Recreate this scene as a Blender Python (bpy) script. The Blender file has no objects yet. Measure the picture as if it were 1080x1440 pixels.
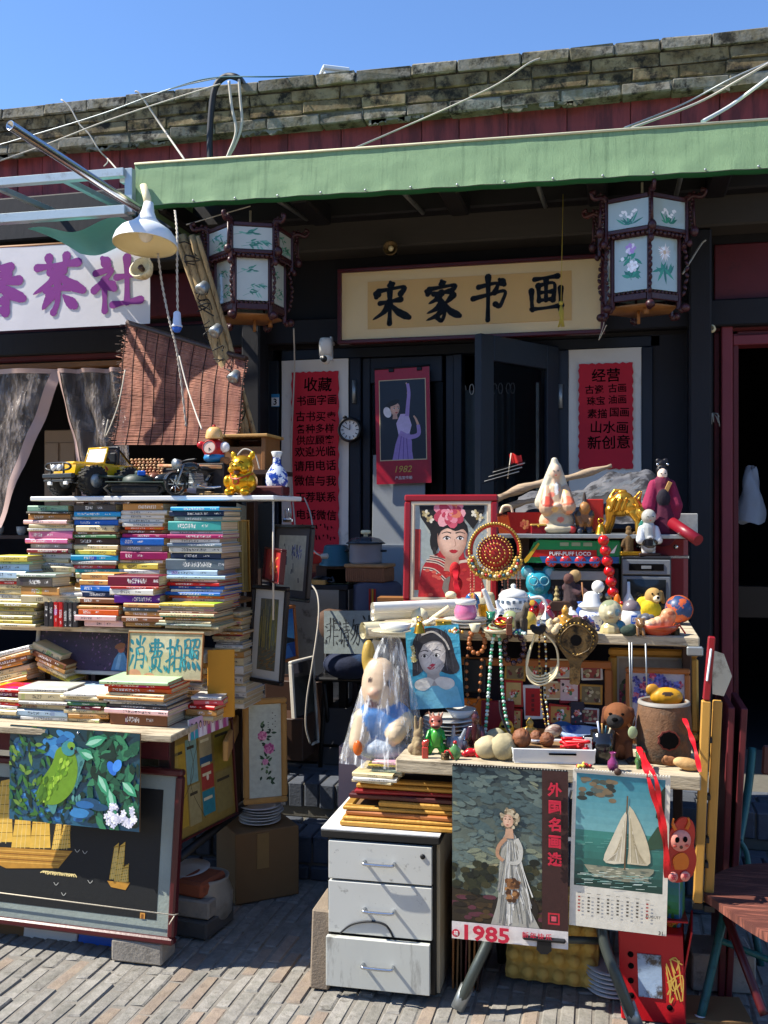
import bpy,math,random
from math import sin,cos,hypot,atan2
import numpy as np
from mathutils import Vector,Matrix,Euler,noise

R=math.radians
rng=random.Random(7)

# ------------------------------------------------------------------ camera, sky, sun, exposure
F,H,CX,HY,YAW=1400.0,1.55,540.0,725.0,R(13.4)
SY,CY=sin(YAW),cos(YAW)
CAM=Vector((0,0,H))
scene=bpy.context.scene
col=scene.collection
cam_d=bpy.data.cameras.new('camera')
cam=bpy.data.objects.new('camera',cam_d)
col.objects.link(cam)
cam.location=CAM
cam.rotation_euler=(R(90),0,YAW)
cam_d.sensor_fit='VERTICAL'
cam_d.sensor_height=24.0
cam_d.lens=24.0*F/1440.0
cam_d.shift_y=5/1440.0
cam_d.clip_end=2000
scene.camera=cam

SUN=Vector((-1.0,-0.26,1.2)).normalized()  # towards the sun
elev=math.asin(SUN.z)
azim=atan2(SUN.x,SUN.y)
world=bpy.data.worlds.new('World')
scene.world=world
world.use_nodes=True
wn=world.node_tree
bg=wn.nodes['Background']
sky=wn.nodes.new('ShaderNodeTexSky')
sky.sky_type='NISHITA'
sky.sun_disc=False
sky.sun_elevation=elev
sky.sun_rotation=azim
sky.altitude=1500
sky.air_density=1.0
sky.dust_density=0.0
sky.ozone_density=8.0
wn.links.new(sky.outputs[0],bg.inputs['Color'])
bg.inputs['Strength'].default_value=0.084
sun_d=bpy.data.lights.new('sun','SUN')
sun_d.energy=3.0
sun_d.angle=R(0.5)
sun_d.color=(1.0,0.94,0.83)
sun=bpy.data.objects.new('sun',sun_d)
col.objects.link(sun)
sun.rotation_euler=SUN.to_track_quat('Z','Y').to_euler()
sun.location=(0,-3,8)
vs=scene.view_settings
vs.view_transform='Standard'
vs.look='None'
vs.exposure=1.66
vs.gamma=1.0
vs.use_curve_mapping=False
scene.cycles.use_denoising=True
scene.cycles.max_bounces=6
scene.cycles.transparent_max_bounces=12

# ------------------------------------------------------------------ pixel helpers (a pixel is only a direction)
def ray(px,py):
 u=(px-CX)/F;v=(HY-py)/F
 return Vector((-SY+u*CY,CY+u*SY,v))
def PY(px,py,Y):
 d=ray(px,py);return CAM+d*(Y/d.y)
def PX(px,py,X):
 d=ray(px,py);return CAM+d*(X/d.x)
def PZ(px,py,z):
 d=ray(px,py);return CAM+d*((z-H)/d.z)
def mpp(px,Y):
 return(Y/ray(px,0).y)/F
def proj(p):
 x,y,z=p[0],p[1],p[2]-H
 dep=-x*SY+y*CY
 return(CX+F*(x*CY+y*SY)/dep,HY-F*z/dep)

# ------------------------------------------------------------------ colour + materials
def lin(c):
 c=c/255.0
 return c/12.92 if c<=0.04045 else((c+0.055)/1.055)**2.4
def hx(h):
 h=h.lstrip('#')
 return tuple(lin(int(h[i:i+2],16))for i in(0,2,4))
MATS={}
def _new(name):
 m=bpy.data.materials.new(name);m.use_nodes=True
 nt=m.node_tree
 return m,nt,nt.nodes['Principled BSDF']
def N(nt,t,**k):
 n=nt.nodes.new(t)
 for a,b in k.items():setattr(n,a,b)
 return n
def mathn(nt,op,a,b=None,clamp=False):
 n=N(nt,'ShaderNodeMath',operation=op);n.use_clamp=clamp
 for i,x in enumerate((a,b)):
  if x is None:continue
  if isinstance(x,(int,float)):n.inputs[i].default_value=x
  else:nt.links.new(x,n.inputs[i])
 return n.outputs[0]
def mixc(nt,fac,a,b,mode='MIX'):
 n=N(nt,'ShaderNodeMix',data_type='RGBA',blend_type=mode)
 for s,x in((0,fac),(6,a),(7,b)):
  if isinstance(x,(int,float)):n.inputs[s].default_value=x
  elif isinstance(x,tuple):n.inputs[s].default_value=(*x[:3],1)
  else:nt.links.new(x,n.inputs[s])
 return n.outputs[2]
def noisef(nt,vec,scale,detail=4,rough=.6):
 n=N(nt,'ShaderNodeTexNoise');n.inputs['Scale'].default_value=scale
 n.inputs['Detail'].default_value=detail;n.inputs['Roughness'].default_value=rough
 nt.links.new(vec,n.inputs['Vector'])
 return n
def ramp(nt,fac,lo,hi):
 n=N(nt,'ShaderNodeMapRange');n.inputs[1].default_value=lo;n.inputs[2].default_value=hi
 nt.links.new(fac,n.inputs[0]);return n.outputs[0]
def mat(name,c='#888888',rough=.6,metal=0,var=.25,vscale=6,bump=.15,bscale=80,c2=None,lo=.45,hi=.6,mscale=5,
  stretch=(1,1,1),rnd=0,attr=None,spec=.5,coat=0,alpha=1,trans=0,dirt=None,dscale=9,dlo=.55,dhi=.75,sub=0,ior=1.45):
 """painted / weathered solid: base colour x noise, optional second colour in patches, dirt spots, fine relief"""
 if name in MATS:return MATS[name]
 m,nt,b=_new(name)
 L=nt.links.new
 tc=N(nt,'ShaderNodeTexCoord');mp=N(nt,'ShaderNodeMapping')
 L(tc.outputs['Object'],mp.inputs['Vector']);mp.inputs['Scale'].default_value=stretch
 vec=mp.outputs['Vector']
 oi=N(nt,'ShaderNodeObjectInfo')
 va=N(nt,'ShaderNodeVectorMath',operation='ADD');L(vec,va.inputs[0])
 vr=N(nt,'ShaderNodeVectorMath',operation='SCALE');vr.inputs[0].default_value=(37,19,23);L(oi.outputs['Random'],vr.inputs['Scale'])
 L(vr.outputs[0],va.inputs[1]);vec=va.outputs[0]
 if attr=='obj':base=oi.outputs['Color']
 elif attr:
  a=N(nt,'ShaderNodeVertexColor',layer_name='Col');base=a.outputs['Color']
 else:
  rg=N(nt,'ShaderNodeRGB');rg.outputs[0].default_value=(*hx(c),1);base=rg.outputs[0]
 if c2:
  n2=noisef(nt,vec,mscale,5,.65)
  base=mixc(nt,ramp(nt,n2.outputs[0],lo,hi),base,hx(c2))
 n1=noisef(nt,vec,vscale,6,.65)
 f=mathn(nt,'ADD',mathn(nt,'MULTIPLY',mathn(nt,'SUBTRACT',n1.outputs[0],.5),2.2*var),1.0)
 if rnd:
  f=mathn(nt,'MULTIPLY',f,mathn(nt,'ADD',mathn(nt,'MULTIPLY',mathn(nt,'SUBTRACT',oi.outputs['Random'],.5),2*rnd),1))
 cm=N(nt,'ShaderNodeCombineColor');[L(f,cm.inputs[i])for i in range(3)]
 base=mixc(nt,1.0,base,cm.outputs[0],'MULTIPLY')
 if dirt:
  n3=noisef(nt,vec,dscale,8,.72)
  base=mixc(nt,ramp(nt,n3.outputs[0],dlo,dhi),base,hx(dirt))
 L(base,b.inputs['Base Color'])
 b.inputs['Roughness'].default_value=rough;b.inputs['Metallic'].default_value=metal
 b.inputs['Specular IOR Level'].default_value=spec
 b.inputs['Coat Weight'].default_value=coat;b.inputs['Coat Roughness'].default_value=.1
 b.inputs['Alpha'].default_value=alpha;b.inputs['Transmission Weight'].default_value=trans
 b.inputs['IOR'].default_value=ior
 if sub:b.inputs['Subsurface Weight'].default_value=sub;b.inputs['Subsurface Scale'].default_value=.01
 if bump:
  n4=noisef(nt,vec,bscale,5,.6)
  bp=N(nt,'ShaderNodeBump');bp.inputs['Strength'].default_value=bump;bp.inputs['Distance'].default_value=.004
  L(n4.outputs[0],bp.inputs['Height']);L(bp.outputs[0],b.inputs['Normal'])
 MATS[name]=m
 return m
def amat(name,rough=.5,**k):
 k.setdefault('var',.1);k.setdefault('bump',.05)
 return mat(name,rough=rough,attr='Col',**k)

# ------------------------------------------------------------------ mesh collector
def rotm(rx=0,ry=0,rz=0):return Euler((R(rx),R(ry),R(rz))).to_matrix()
class MB:
 def __init__(s,k=1.0):
  s.v=[];s.f=[];s.c=[];s.sm=[];s.col=(1,1,1);s.uv={};s.k=k
 def setc(s,h):s.col=hx(h)if isinstance(h,str)else h;return s
 def add(s,vs,fs,smooth=False):
  o=len(s.v);s.v+=[tuple(p)for p in vs]
  for f in fs:
   s.f.append(tuple(i+o for i in f));s.c.append(s.col);s.sm.append(smooth)
  return s
 def box(s,c,size,rot=None,bev=0):
  hxx,hy,hz=size[0]/2,size[1]/2,size[2]/2
  c=Vector(c)
  if bev<=0:
   vs=[Vector((x*hxx,y*hy,z*hz))for x in(-1,1)for y in(-1,1)for z in(-1,1)]
   fs=[(0,1,3,2),(4,6,7,5),(0,4,5,1),(2,3,7,6),(0,2,6,4),(1,5,7,3)]
  else:
   b=min(bev,hxx*.9,hy*.9,hz*.9)
   vs=[];idx={}
   for x in(-1,1):
    for y in(-1,1):
     for z in(-1,1):
      for a in range(3):
       p=[x*(hxx-b),y*(hy-b),z*(hz-b)]
       p[a]=(x*hxx,y*hy,z*hz)[a]
       idx[(x,y,z,a)]=len(vs);vs.append(Vector(p))
   g=lambda x,y,z,a:idx[(x,y,z,a)]
   fs=[]
   for q in(-1,1):
    fs.append([g(q,-1,-1,0),g(q,1,-1,0),g(q,1,1,0),g(q,-1,1,0)][::q])
    fs.append([g(-1,q,-1,1),g(-1,q,1,1),g(1,q,1,1),g(1,q,-1,1)][::q])
    fs.append([g(-1,-1,q,2),g(1,-1,q,2),g(1,1,q,2),g(-1,1,q,2)][::q])
    for w in(-1,1):
     fs.append([g(-1,q,w,1),g(1,q,w,1),g(1,q,w,2),g(-1,q,w,2)][::-q*w])
     fs.append([g(q,-1,w,0),g(q,1,w,0),g(q,1,w,2),g(q,-1,w,2)][::q*w])
     fs.append([g(q,w,-1,0),g(q,w,1,0),g(q,w,1,1),g(q,w,-1,1)][::-q*w])
   for x in(-1,1):
    for y in(-1,1):
     for z in(-1,1):
      fs.append([g(x,y,z,0),g(x,y,z,1),g(x,y,z,2)][::x*y*z])
  if rot is not None:vs=[rot@p for p in vs]
  return s.add([p+c for p in vs],fs)
 def tube(s,pts,r,n=8,caps=True,closed=False,flat=1.0):
  pts=[Vector(p)for p in pts];k=len(pts)
  rr=[r]*k if isinstance(r,(int,float))else list(r)
  vs=[];up=None
  for i,p in enumerate(pts):
   if closed:d=pts[(i+1)%k]-pts[i-1]
   else:d=pts[min(i+1,k-1)]-pts[max(i-1,0)]
   d=d.normalized()if d.length>1e-9 else Vector((0,0,1))
   if up is None:
    up=Vector((0,0,1))if abs(d.z)<.9 else Vector((0,1,0))
   a=d.cross(up)
   if a.length<1e-6:a=d.orthogonal()
   a.normalize();bb=a.cross(d).normalized();up=bb
   for j in range(n):
    t=2*math.pi*j/n
    vs.append(p+(a*cos(t)+bb*sin(t)*flat)*rr[i])
  fs=[]
  for i in range(k if closed else k-1):
   o,q=i*n,((i+1)%k)*n
   for j in range(n):fs.append((o+j,o+(j+1)%n,q+(j+1)%n,q+j))
  s.add(vs,fs,True)
  if caps and not closed:
   o=len(s.v)-len(vs)
   s.f.append(tuple(o+j for j in range(n))[::-1]);s.c.append(s.col);s.sm.append(False)
   s.f.append(tuple(o+(k-1)*n+j for j in range(n)));s.c.append(s.col);s.sm.append(False)
  return s
 def lathe(s,prof,c=(0,0,0),n=20,rot=None,sx=1,sy=1,smooth=True,a0=0,a1=2*math.pi):
  c=Vector(c);vs=[];fs=[]
  full=abs(a1-a0-2*math.pi)<1e-6
  m=n if full else n+1
  for(r,z)in prof:
   for j in range(m):
    t=a0+(a1-a0)*j/n
    p=Vector((r*cos(t)*sx,r*sin(t)*sy,z))
    if rot is not None:p=rot@p
    vs.append(p+c)
  for i in range(len(prof)-1):
   for j in range(n):
    k=(j+1)%m
    fs.append((i*m+j,i*m+k,(i+1)*m+k,(i+1)*m+j))
  s.add(vs,fs,smooth)
  return s
 def ell(s,c,r,rot=None,nu=12,nv=8):
  if isinstance(r,(int,float)):r=(r,r,r)
  c=Vector(c);vs=[];fs=[]
  for i in range(nv+1):
   ph=math.pi*i/nv
   rr=max(sin(ph),1e-4)
   for j in range(nu):
    t=2*math.pi*j/nu
    p=Vector((r[0]*rr*cos(t),r[1]*rr*sin(t),-r[2]*cos(ph)))
    if rot is not None:p=rot@p
    vs.append(p+c)
  for i in range(nv):
   for j in range(nu):
    fs.append((i*nu+j,i*nu+(j+1)%nu,(i+1)*nu+(j+1)%nu,(i+1)*nu+j))
  return s.add(vs,fs,True)
 def prism(s,pts,y0,y1,M=None,smooth=False):
  """polygon in the XZ plane (counter-clockwise seen from -Y) extruded y0..y1"""
  n=len(pts)
  vs=[Vector((p[0],y0,p[1]))for p in pts]+[Vector((p[0],y1,p[1]))for p in pts]
  if M is not None:vs=[M@p for p in vs]
  fs=[tuple(range(n)),tuple(range(2*n-1,n-1,-1))]
  fs+=[(i,i+n,(i+1)%n+n,(i+1)%n)for i in range(n)]
  return s.add(vs,fs,smooth)
 def grid(s,nx,ny,fn,smooth=True):
  vs=[fn(i/nx,j/ny)for j in range(ny+1)for i in range(nx+1)]
  w=nx+1
  fs=[(j*w+i,j*w+i+1,(j+1)*w+i+1,(j+1)*w+i)for j in range(ny)for i in range(nx)]
  return s.add(vs,fs,smooth)
 def mesh(s,name,off=None):
  me=bpy.data.meshes.new(name)
  vs=s.v if off is None else[(p[0]-off[0],p[1]-off[1],p[2]-off[2])for p in s.v]
  if s.k!=1.0:vs=[(p[0]*s.k,p[1]*s.k,p[2]*s.k)for p in vs]
  me.from_pydata(vs,[],s.f)
  me.polygons.foreach_set('use_smooth',s.sm)
  if len(set(s.c))>1 or s.c and s.c[0]!=(1,1,1):
   a=me.color_attributes.new('Col','FLOAT_COLOR','CORNER')
   arr=[]
   for f,c in zip(s.f,s.c):arr+=[c[0],c[1],c[2],1.0]*len(f)
   a.data.foreach_set('color',arr)
  if s.uv:
   u=me.uv_layers.new(name='UVMap')
   k=0
   flat=[]
   for i,f in enumerate(s.f):
    q=s.uv.get(i)
    for j in range(len(f)):flat+=list(q[j])if q else[-5.0,-5.0]
   u.data.foreach_set('uv',flat)
  me.update()
  return me
 def mk(s,name,m,parent=None,loc=None,rot=None,world=False):
  """world=True: vertices are in world space; shift them under the parent"""
  off=None
  if world:off=parent.location if parent else None
  if world and parent is None and loc is not None:off=loc
  me=s.mesh(name,off)
  return obj(name,me,m,parent,loc,rot)
def obj(name,me,m,parent=None,loc=None,rot=None):
 o=bpy.data.objects.new(name,me)
 if m is not None:
  if isinstance(m,str):m=MATS[m]
  if len(me.materials)==0:me.materials.append(m)
  elif me.materials[0]!=m:
   o.material_slots[0].link='OBJECT';o.material_slots[0].material=m
 col.objects.link(o)
 if parent:o.parent=parent
 if loc is not None:o.location=loc
 if rot is not None:o.rotation_euler=rot
 return o
def tag(o,label=None,cat=None,group=None,kind=None):
 if label:o['label']=label
 if cat:o['category']=cat
 if group:o['group']=group
 if kind:o['kind']=kind
 return o
def thing(name,label,cat,loc=(0,0,0),rot=(0,0,0),group=None):
 o=bpy.data.objects.new(name,None);col.objects.link(o)
 o.empty_display_size=.05
 o.location=loc;o.rotation_euler=rot
 return tag(o,label,cat,group)
def struct(name,mb,m):
 return tag(mb.mk(name,m),kind='structure')
def copy_tree(o,parent=None,**props):
 c=o.copy();col.objects.link(c);c.parent=parent
 for k,v in props.items():c[k]=v
 for ch in[x for x in bpy.data.objects if x.parent==o]:copy_tree(ch,c)
 return c

# ------------------------------------------------------------------ text
TX={}
def text_mesh(body,size=1.0,off=0.0,ex=.0004,shear=0,space=1.0,line=1.0,wob=0):
 key=(body,round(size,5),off,ex,shear,space,line,wob)
 if key in TX:return TX[key]
 cu=bpy.data.curves.new('lettering','FONT')
 cu.body=body;cu.size=size;cu.offset=off*size;cu.extrude=ex
 cu.align_x='CENTER';cu.align_y='CENTER';cu.resolution_u=2
 cu.shear=shear;cu.space_character=space;cu.space_line=line
 ob=bpy.data.objects.new('lettering',cu)
 col.objects.link(ob)
 dg=bpy.context.evaluated_depsgraph_get()
 me=bpy.data.meshes.new_from_object(ob.evaluated_get(dg))
 bpy.data.objects.remove(ob);bpy.data.curves.remove(cu)
 n=len(me.vertices)
 co=np.zeros(n*3);me.vertices.foreach_get('co',co);co=co.reshape(-1,3)
 out=np.stack([co[:,0],-co[:,2],co[:,1]],1)
 if n:  # centre on the ink
  out[:,0]-=(out[:,0].min()+out[:,0].max())/2
  out[:,2]-=(out[:,2].min()+out[:,2].max())/2
 if wob:
  for p in out:
   v=noise.noise_vector(Vector((p[0],0,p[2]))*(5/size)+Vector((len(body)*3.1,0,0)))
   p[0]+=v.x*wob*size;p[2]+=v.z*wob*size
 me.vertices.foreach_set('co',out.reshape(-1).astype(np.float32))
 me.materials.clear();me.update()
 TX[key]=me
 return me
def text(body,parent,x,z,size,m,y=-.002,off=0.0,rot=0,sx=1,name='lettering',**k):
 o=obj(name,text_mesh(body,size,off,**k),m,parent,(x,y,z),(0,R(rot),0))
 o.scale.x=sx
 return o

# ------------------------------------------------------------------ canvas: flat printed / painted pictures as coloured polygons
def clip01(pts):
 for ax,lim,sg in((0,0,1),(0,1,-1),(1,0,1),(1,1,-1)):
  out=[]
  for i,p in enumerate(pts):
   q=pts[i-1]
   ip,iq=sg*(p[ax]-lim)>=0,sg*(q[ax]-lim)>=0
   if ip!=iq:
    t=(lim-q[ax])/(p[ax]-q[ax]);out.append((q[0]+(p[0]-q[0])*t,q[1]+(p[1]-q[1])*t))
   if ip:out.append(p)
  pts=out
  if not pts:break
 return pts
class Canvas:
 """picture of w x h metres; coordinates 0..1 (x right, y up); later shapes lie a hair in front"""
 def __init__(s,w,h,bgc='#ffffff',seed=1):
  s.w,s.h=w,h;s.mb=MB();s.k=0;s.r=random.Random(seed)
  if bgc:s.poly([(0,0),(1,0),(1,1),(0,1)],bgc)
 def _p(s,x,y):return((x-.5)*s.w,-s.k*1.6e-5,y*s.h)
 def poly(s,pts,c):
  pts=clip01(pts)
  if len(pts)<3:return s
  s.k+=1;s.mb.setc(c)
  a=sum(p[0]*q[1]-q[0]*p[1]for p,q in zip(pts,pts[1:]+pts[:1]))
  if a<0:pts=pts[::-1]
  s.mb.add([s._p(*p)for p in pts],[tuple(range(len(pts)))]);return s
 def rect(s,x0,y0,x1,y1,c):return s.poly([(x0,y0),(x1,y0),(x1,y1),(x0,y1)],c)
 def grad(s,x0,y0,x1,y1,c0,c1,n=10):
  a,b=hx(c0),hx(c1)
  s.k+=1
  for i in range(n):
   t=(i+.5)/n;s.mb.setc(tuple(a[j]+(b[j]-a[j])*t for j in range(3)))
   ya=y0+(y1-y0)*i/n;yb=y0+(y1-y0)*(i+1)/n
   s.mb.add([s._p(x0,ya),s._p(x1,ya),s._p(x1,yb),s._p(x0,yb)],[(0,1,2,3)])
  return s
 def ell(s,x,y,rx,ry,c,rot=0,n=16,a0=0,a1=360):
  """rx, ry as fractions of the picture's width"""
  ar=s.w/s.h;cr,sr=cos(R(rot)),sin(R(rot));pts=[]
  for i in range(n):
   t=R(a0+(a1-a0)*i/(n if a1-a0==360 else n-1))
   ex,ey=rx*cos(t),ry*sin(t)
   pts.append((x+ex*cr-ey*sr,y+(ex*sr+ey*cr)*ar))
  return s.poly(pts,c)
 def stroke(s,pts,wd,c,taper=(1,1)):
  """wd: fraction of the width, number or list"""
  ar=s.w/s.h;k=len(pts);s.k+=1;s.mb.setc(c)
  ws=list(wd)if isinstance(wd,(list,tuple))else[wd*(taper[0]+(taper[1]-taper[0])*i/max(k-1,1))for i in range(k)]
  L,Rr=[],[]
  for i,(x,y)in enumerate(pts):
   a=pts[max(i-1,0)];b=pts[min(i+1,k-1)]
   dx,dy=b[0]-a[0],(b[1]-a[1])/ar
   l=hypot(dx,dy)or 1;nx,ny=-dy/l,dx/l
   L.append((x+nx*ws[i]/2,y+ny*ws[i]/2*ar));Rr.append((x-nx*ws[i]/2,y-ny*ws[i]/2*ar))
  if all(-.001<q<1.001 for p in L+Rr for q in p):
   q_=lambda p,i:(lambda v:(v[0],v[1]-i*4e-6,v[2]))(s._p(*p))
   vs=[q_(p,i)for i,p in enumerate(L)]+[q_(p,i)for i,p in enumerate(Rr)]
   s.mb.add(vs,[(i,k+i,k+i+1,i+1)for i in range(k-1)])
  else:
   for i in range(k-1):
    q=clip01([L[i],Rr[i],Rr[i+1],L[i+1]])
    if len(q)>2:s.mb.add([s._p(*p)for p in q],[tuple(range(len(q)))])
  return s
 def curve(s,pts,wd,c,taper=(1,1),n=10):
  return s.stroke(spline(pts,n),wd,c,taper)
 def leaf(s,x,y,l,w,ang,c):
  a=R(ang);ar=s.w/s.h
  f=lambda t,q:(x+(cos(a)*t-sin(a)*q),y+(sin(a)*t+cos(a)*q)*ar)
  return s.poly([f(0,0),f(l*.3,-w*.45),f(l*.65,-w*.4),f(l,0),f(l*.65,w*.4),f(l*.3,w*.45)],c)
 def flower(s,x,y,r,cols,n=3,petals=7):
  for k in range(n):
   rr=r*(1-k/n)
   for i in range(petals):
    a=360*i/petals+k*23+s.r.uniform(-8,8)
    ar=s.w/s.h
    s.ell(x+cos(R(a))*rr*.55,y+sin(R(a))*rr*.55*ar,rr*.5,rr*.36,s.r.choice(cols),a,10)
  return s
 def specks(s,x0,y0,x1,y1,n,r,cols,el=1,rot=None):
  for _ in range(n):
   s.ell(s.r.uniform(x0,x1),s.r.uniform(y0,y1),s.r.uniform(.5,1)*r,s.r.uniform(.5,1)*r*el,s.r.choice(cols),
                  s.r.uniform(0,180)if rot is None else rot,7)
   if _%3:s.k-=1
  return s
 def mk(s,parent,m='print',name='picture',y=0,x=0,z=0):
  return s.mb.mk(name,m,parent,(x,y,z))
def spline(pts,n=8):
 """Catmull-Rom through the points (any dimension)"""
 if len(pts)<3:return list(pts)
 P=[pts[0]]+list(pts)+[pts[-1]];out=[]
 for i in range(1,len(P)-2):
  for k in range(n):
   t=k/n;t2,t3=t*t,t*t*t
   out.append(tuple(.5*(2*b+(c-a)*t+(2*a-5*b+4*c-d)*t2+(3*b-a-3*c+d)*t3)
                             for a,b,c,d in zip(P[i-1],P[i],P[i+1],P[i+2])))
 out.append(tuple(pts[-1]))
 return out

# ------------------------------------------------------------------ fused bodies: ellipsoids and limbs melted into one skin
class Blob:
 def __init__(s,k=1.0):s.mb=MB();s.prims=[];s.k=k
 def e(s,c,r,colr,rot=None):
  if isinstance(r,(int,float)):r=(r,r,r)
  s.mb.ell(c,r,rot,14,10)
  s.prims.append(('e',Vector(c),Vector(r),rot.inverted()if rot else None,hx(colr)));return s
 def limb(s,a,b,ra,rb,colr):
  a,b=Vector(a),Vector(b)
  s.mb.tube([a-(b-a).normalized()*ra*.0,a.lerp(b,.5),b],[ra,(ra+rb)/2,rb],10)
  s.mb.ell(a,ra,None,10,6);s.mb.ell(b,rb,None,10,6)
  s.prims.append(('l',a,b,(ra,rb),hx(colr)));return s
 def dab(s,c,r,colr):
  """colour only: a painted patch"""
  if isinstance(r,(int,float)):r=(r,r,r)
  s.prims.append(('d',Vector(c),Vector(r),None,hx(colr)));return s
 def mesh(s,name,vox,smooth=4):
  me=s.mb.mesh(name)
  ob=bpy.data.objects.new(name,me);col.objects.link(ob)
  r=ob.modifiers.new('r','REMESH');r.mode='VOXEL';r.voxel_size=vox;r.use_smooth_shade=True
  if smooth:
   q=ob.modifiers.new('s','SMOOTH');q.factor=.5;q.iterations=smooth
  dg=bpy.context.evaluated_depsgraph_get()
  out=bpy.data.meshes.new_from_object(ob.evaluated_get(dg))
  bpy.data.objects.remove(ob);bpy.data.meshes.remove(me)
  n=len(out.vertices);co=np.zeros(n*3);out.vertices.foreach_get('co',co);co=co.reshape(-1,3)
  best=np.full(n,1e9);cc=np.zeros((n,4));cc[:,3]=1
  for p in s.prims:
   if p[0]in 'ed':
    q=co-np.array(p[1])
    if p[3]is not None:q=q@np.array(p[3]).T
    rr=np.array(p[2])
    d=(np.sqrt(((q/rr)**2).sum(1))-1)*rr.min()
    if p[0]=='d':d=np.where(d<0,-1e3-len(s.prims),1e9)
   else:
    a,b=np.array(p[1]),np.array(p[2]);ab=b-a
    t=np.clip(((co-a)@ab)/max(ab@ab,1e-12),0,1)
    d=np.sqrt(((co-a-t[:,None]*ab)**2).sum(1))-(p[3][0]+(p[3][1]-p[3][0])*t)
   if p[0]=='d':k=d<0
   else:k=(d<best)&(best>-500)
   best[k]=d[k];cc[k,:3]=p[4]
  a=out.color_attributes.new('Col','FLOAT_COLOR','POINT')
  a.data.foreach_set('color',cc.reshape(-1).astype(np.float32))
  out.name=name
  if s.k!=1.0:out.transform(Matrix.Scale(s.k,4))
  return out
 def mk(s,name,m,parent=None,vox=.004,smooth=3,loc=None,rot=None):
  return obj(name,s.mesh(name,vox,smooth),m,parent,loc,rot)
# ------------------------------------------------------------------ shared materials
mat('ground','#6f675a',.95,var=.4,vscale=9,bump=.5,bscale=120)
mat('paver','#85817a',.9,var=.5,vscale=26,bump=.9,bscale=70,rnd=.16,c2='#7a776f',mscale=14,dirt='#4c463c',dscale=30,dlo=.56,dhi=.72)
mat('paver_red','#87796c',.9,var=.4,vscale=22,bump=.7,bscale=90,rnd=.15,c2='#8a7c6c',mscale=14,dirt='#5a4e42',dscale=30)
mat('step_brick','#4a4f58',.9,var=.35,vscale=15,bump=.6,bscale=80,rnd=.25,dirt='#34373d',dscale=14)
mat('mortar','#5d5a52',.95,var=.3,vscale=30,bump=.4)
mat('parapet_brick','#7d7054',.95,var=.5,vscale=12,bump=1,bscale=40,rnd=.25,c2='#67573a',mscale=9,lo=.42,hi=.58,dirt='#1f1c15',dscale=11,dlo=.46,dhi=.6)
mat('parapet_mortar','#5a5443',.95,var=.4,vscale=14,bump=.6,bscale=60,dirt='#23211c',dscale=8)
mat('cap_stone','#837f74',.95,var=.45,vscale=12,bump=1,bscale=40,rnd=.2,c2='#6e6650',mscale=9,lo=.42,hi=.6,dirt='#26231c',dscale=12,dlo=.48,dhi=.62)
mat('fascia','#8a383a',.7,var=.35,vscale=3,stretch=(5,1,.7),bump=.3,bscale=30,c2='#5e262a',mscale=3,dirt='#80706a',dscale=9,dlo=.67,dhi=.75)
mat('fascia_dark','#571d23',.7,var=.35,vscale=5,bump=.3,bscale=30,dirt='#2a1013',dscale=4)
mat('black_wood','#131116',.65,var=.4,vscale=5,stretch=(1,1,.25),bump=.3,bscale=40,dirt='#3a3634',dscale=18,dlo=.68,dhi=.75)
mat('grey_wood','#3b3733',.8,var=.35,vscale=6,stretch=(.2,1,1),bump=.3,bscale=40,dirt='#8d7a5c',dscale=7,dlo=.72,dhi=.76)
mat('navy','#141c27',.5,var=.25,vscale=5,bump=.15,bscale=50,dirt='#4a545e',dscale=22,dlo=.7,dhi=.76)
mat('maroon','#5b1a20',.55,var=.3,vscale=4,bump=.2,bscale=40,dirt='#2a1012',dscale=6)
mat('maroon_pale','#7b3038',.55,var=.2,vscale=4,bump=.2,bscale=40)
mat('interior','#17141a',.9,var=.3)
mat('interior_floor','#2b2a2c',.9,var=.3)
mat('glass_dark','#07090d',.25,var=0,bump=0,alpha=.6,spec=.2)
def clear_glass(name,tint=1.0,refl=.6):
 m,nt,b=_new(name);nt.nodes.remove(b);L_=nt.links.new
 fr=N(nt,'ShaderNodeFresnel');fr.inputs[0].default_value=1.35
 tr=N(nt,'ShaderNodeBsdfTransparent');tr.inputs[0].default_value=(tint,tint,tint,1)
 gl=N(nt,'ShaderNodeBsdfGlossy');gl.inputs['Roughness'].default_value=.03
 mx=N(nt,'ShaderNodeMixShader');L_(mathn(nt,'MULTIPLY',fr.outputs[0],refl),mx.inputs[0])
 L_(tr.outputs[0],mx.inputs[1]);L_(gl.outputs[0],mx.inputs[2])
 L_(mx.outputs[0],nt.nodes['Material Output'].inputs[0]);MATS[name]=m
clear_glass('glass_clear',refl=.3)
clear_glass('glass_faint',refl=.12)
mat('plaster','#a9a49a',.9,var=.3,vscale=6,bump=.4,bscale=30,dirt='#4d4a45',dscale=8,dlo=.55,dhi=.7)
mat('white_paper','#d8d3c8',.85,var=.12,vscale=5,bump=.25,bscale=9,dirt='#a09a8a',dscale=6,dlo=.62,dhi=.8)
mat('paper','#e6e1d4',.85,var=.1,bump=.1)
mat('red_paper','#c0182c',.7,var=.2,vscale=7,bump=.25,bscale=14)
mat('ink','#0a090a',.9,var=.1,bump=0,spec=.1)
mat('ink_soft','#2a2a2c',.9,spec=.1,var=.1,bump=0)
mat('purple_ink','#7c1f7e',.6,var=.1,bump=0)
mat('gold_ink','#c9a14a',.4,var=.1,bump=0)
mat('white_ink','#efece4',.6,var=.05,bump=0)
mat('red_ink','#c11f3a',.6,var=.05,bump=0)
mat('steel','#c6c9cc',.22,metal=1,var=.08,bump=.03)
mat('steel_dull','#9ea3a3',.45,metal=.8,var=.2,bump=.1,dirt='#5a564e',dscale=14)
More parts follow.
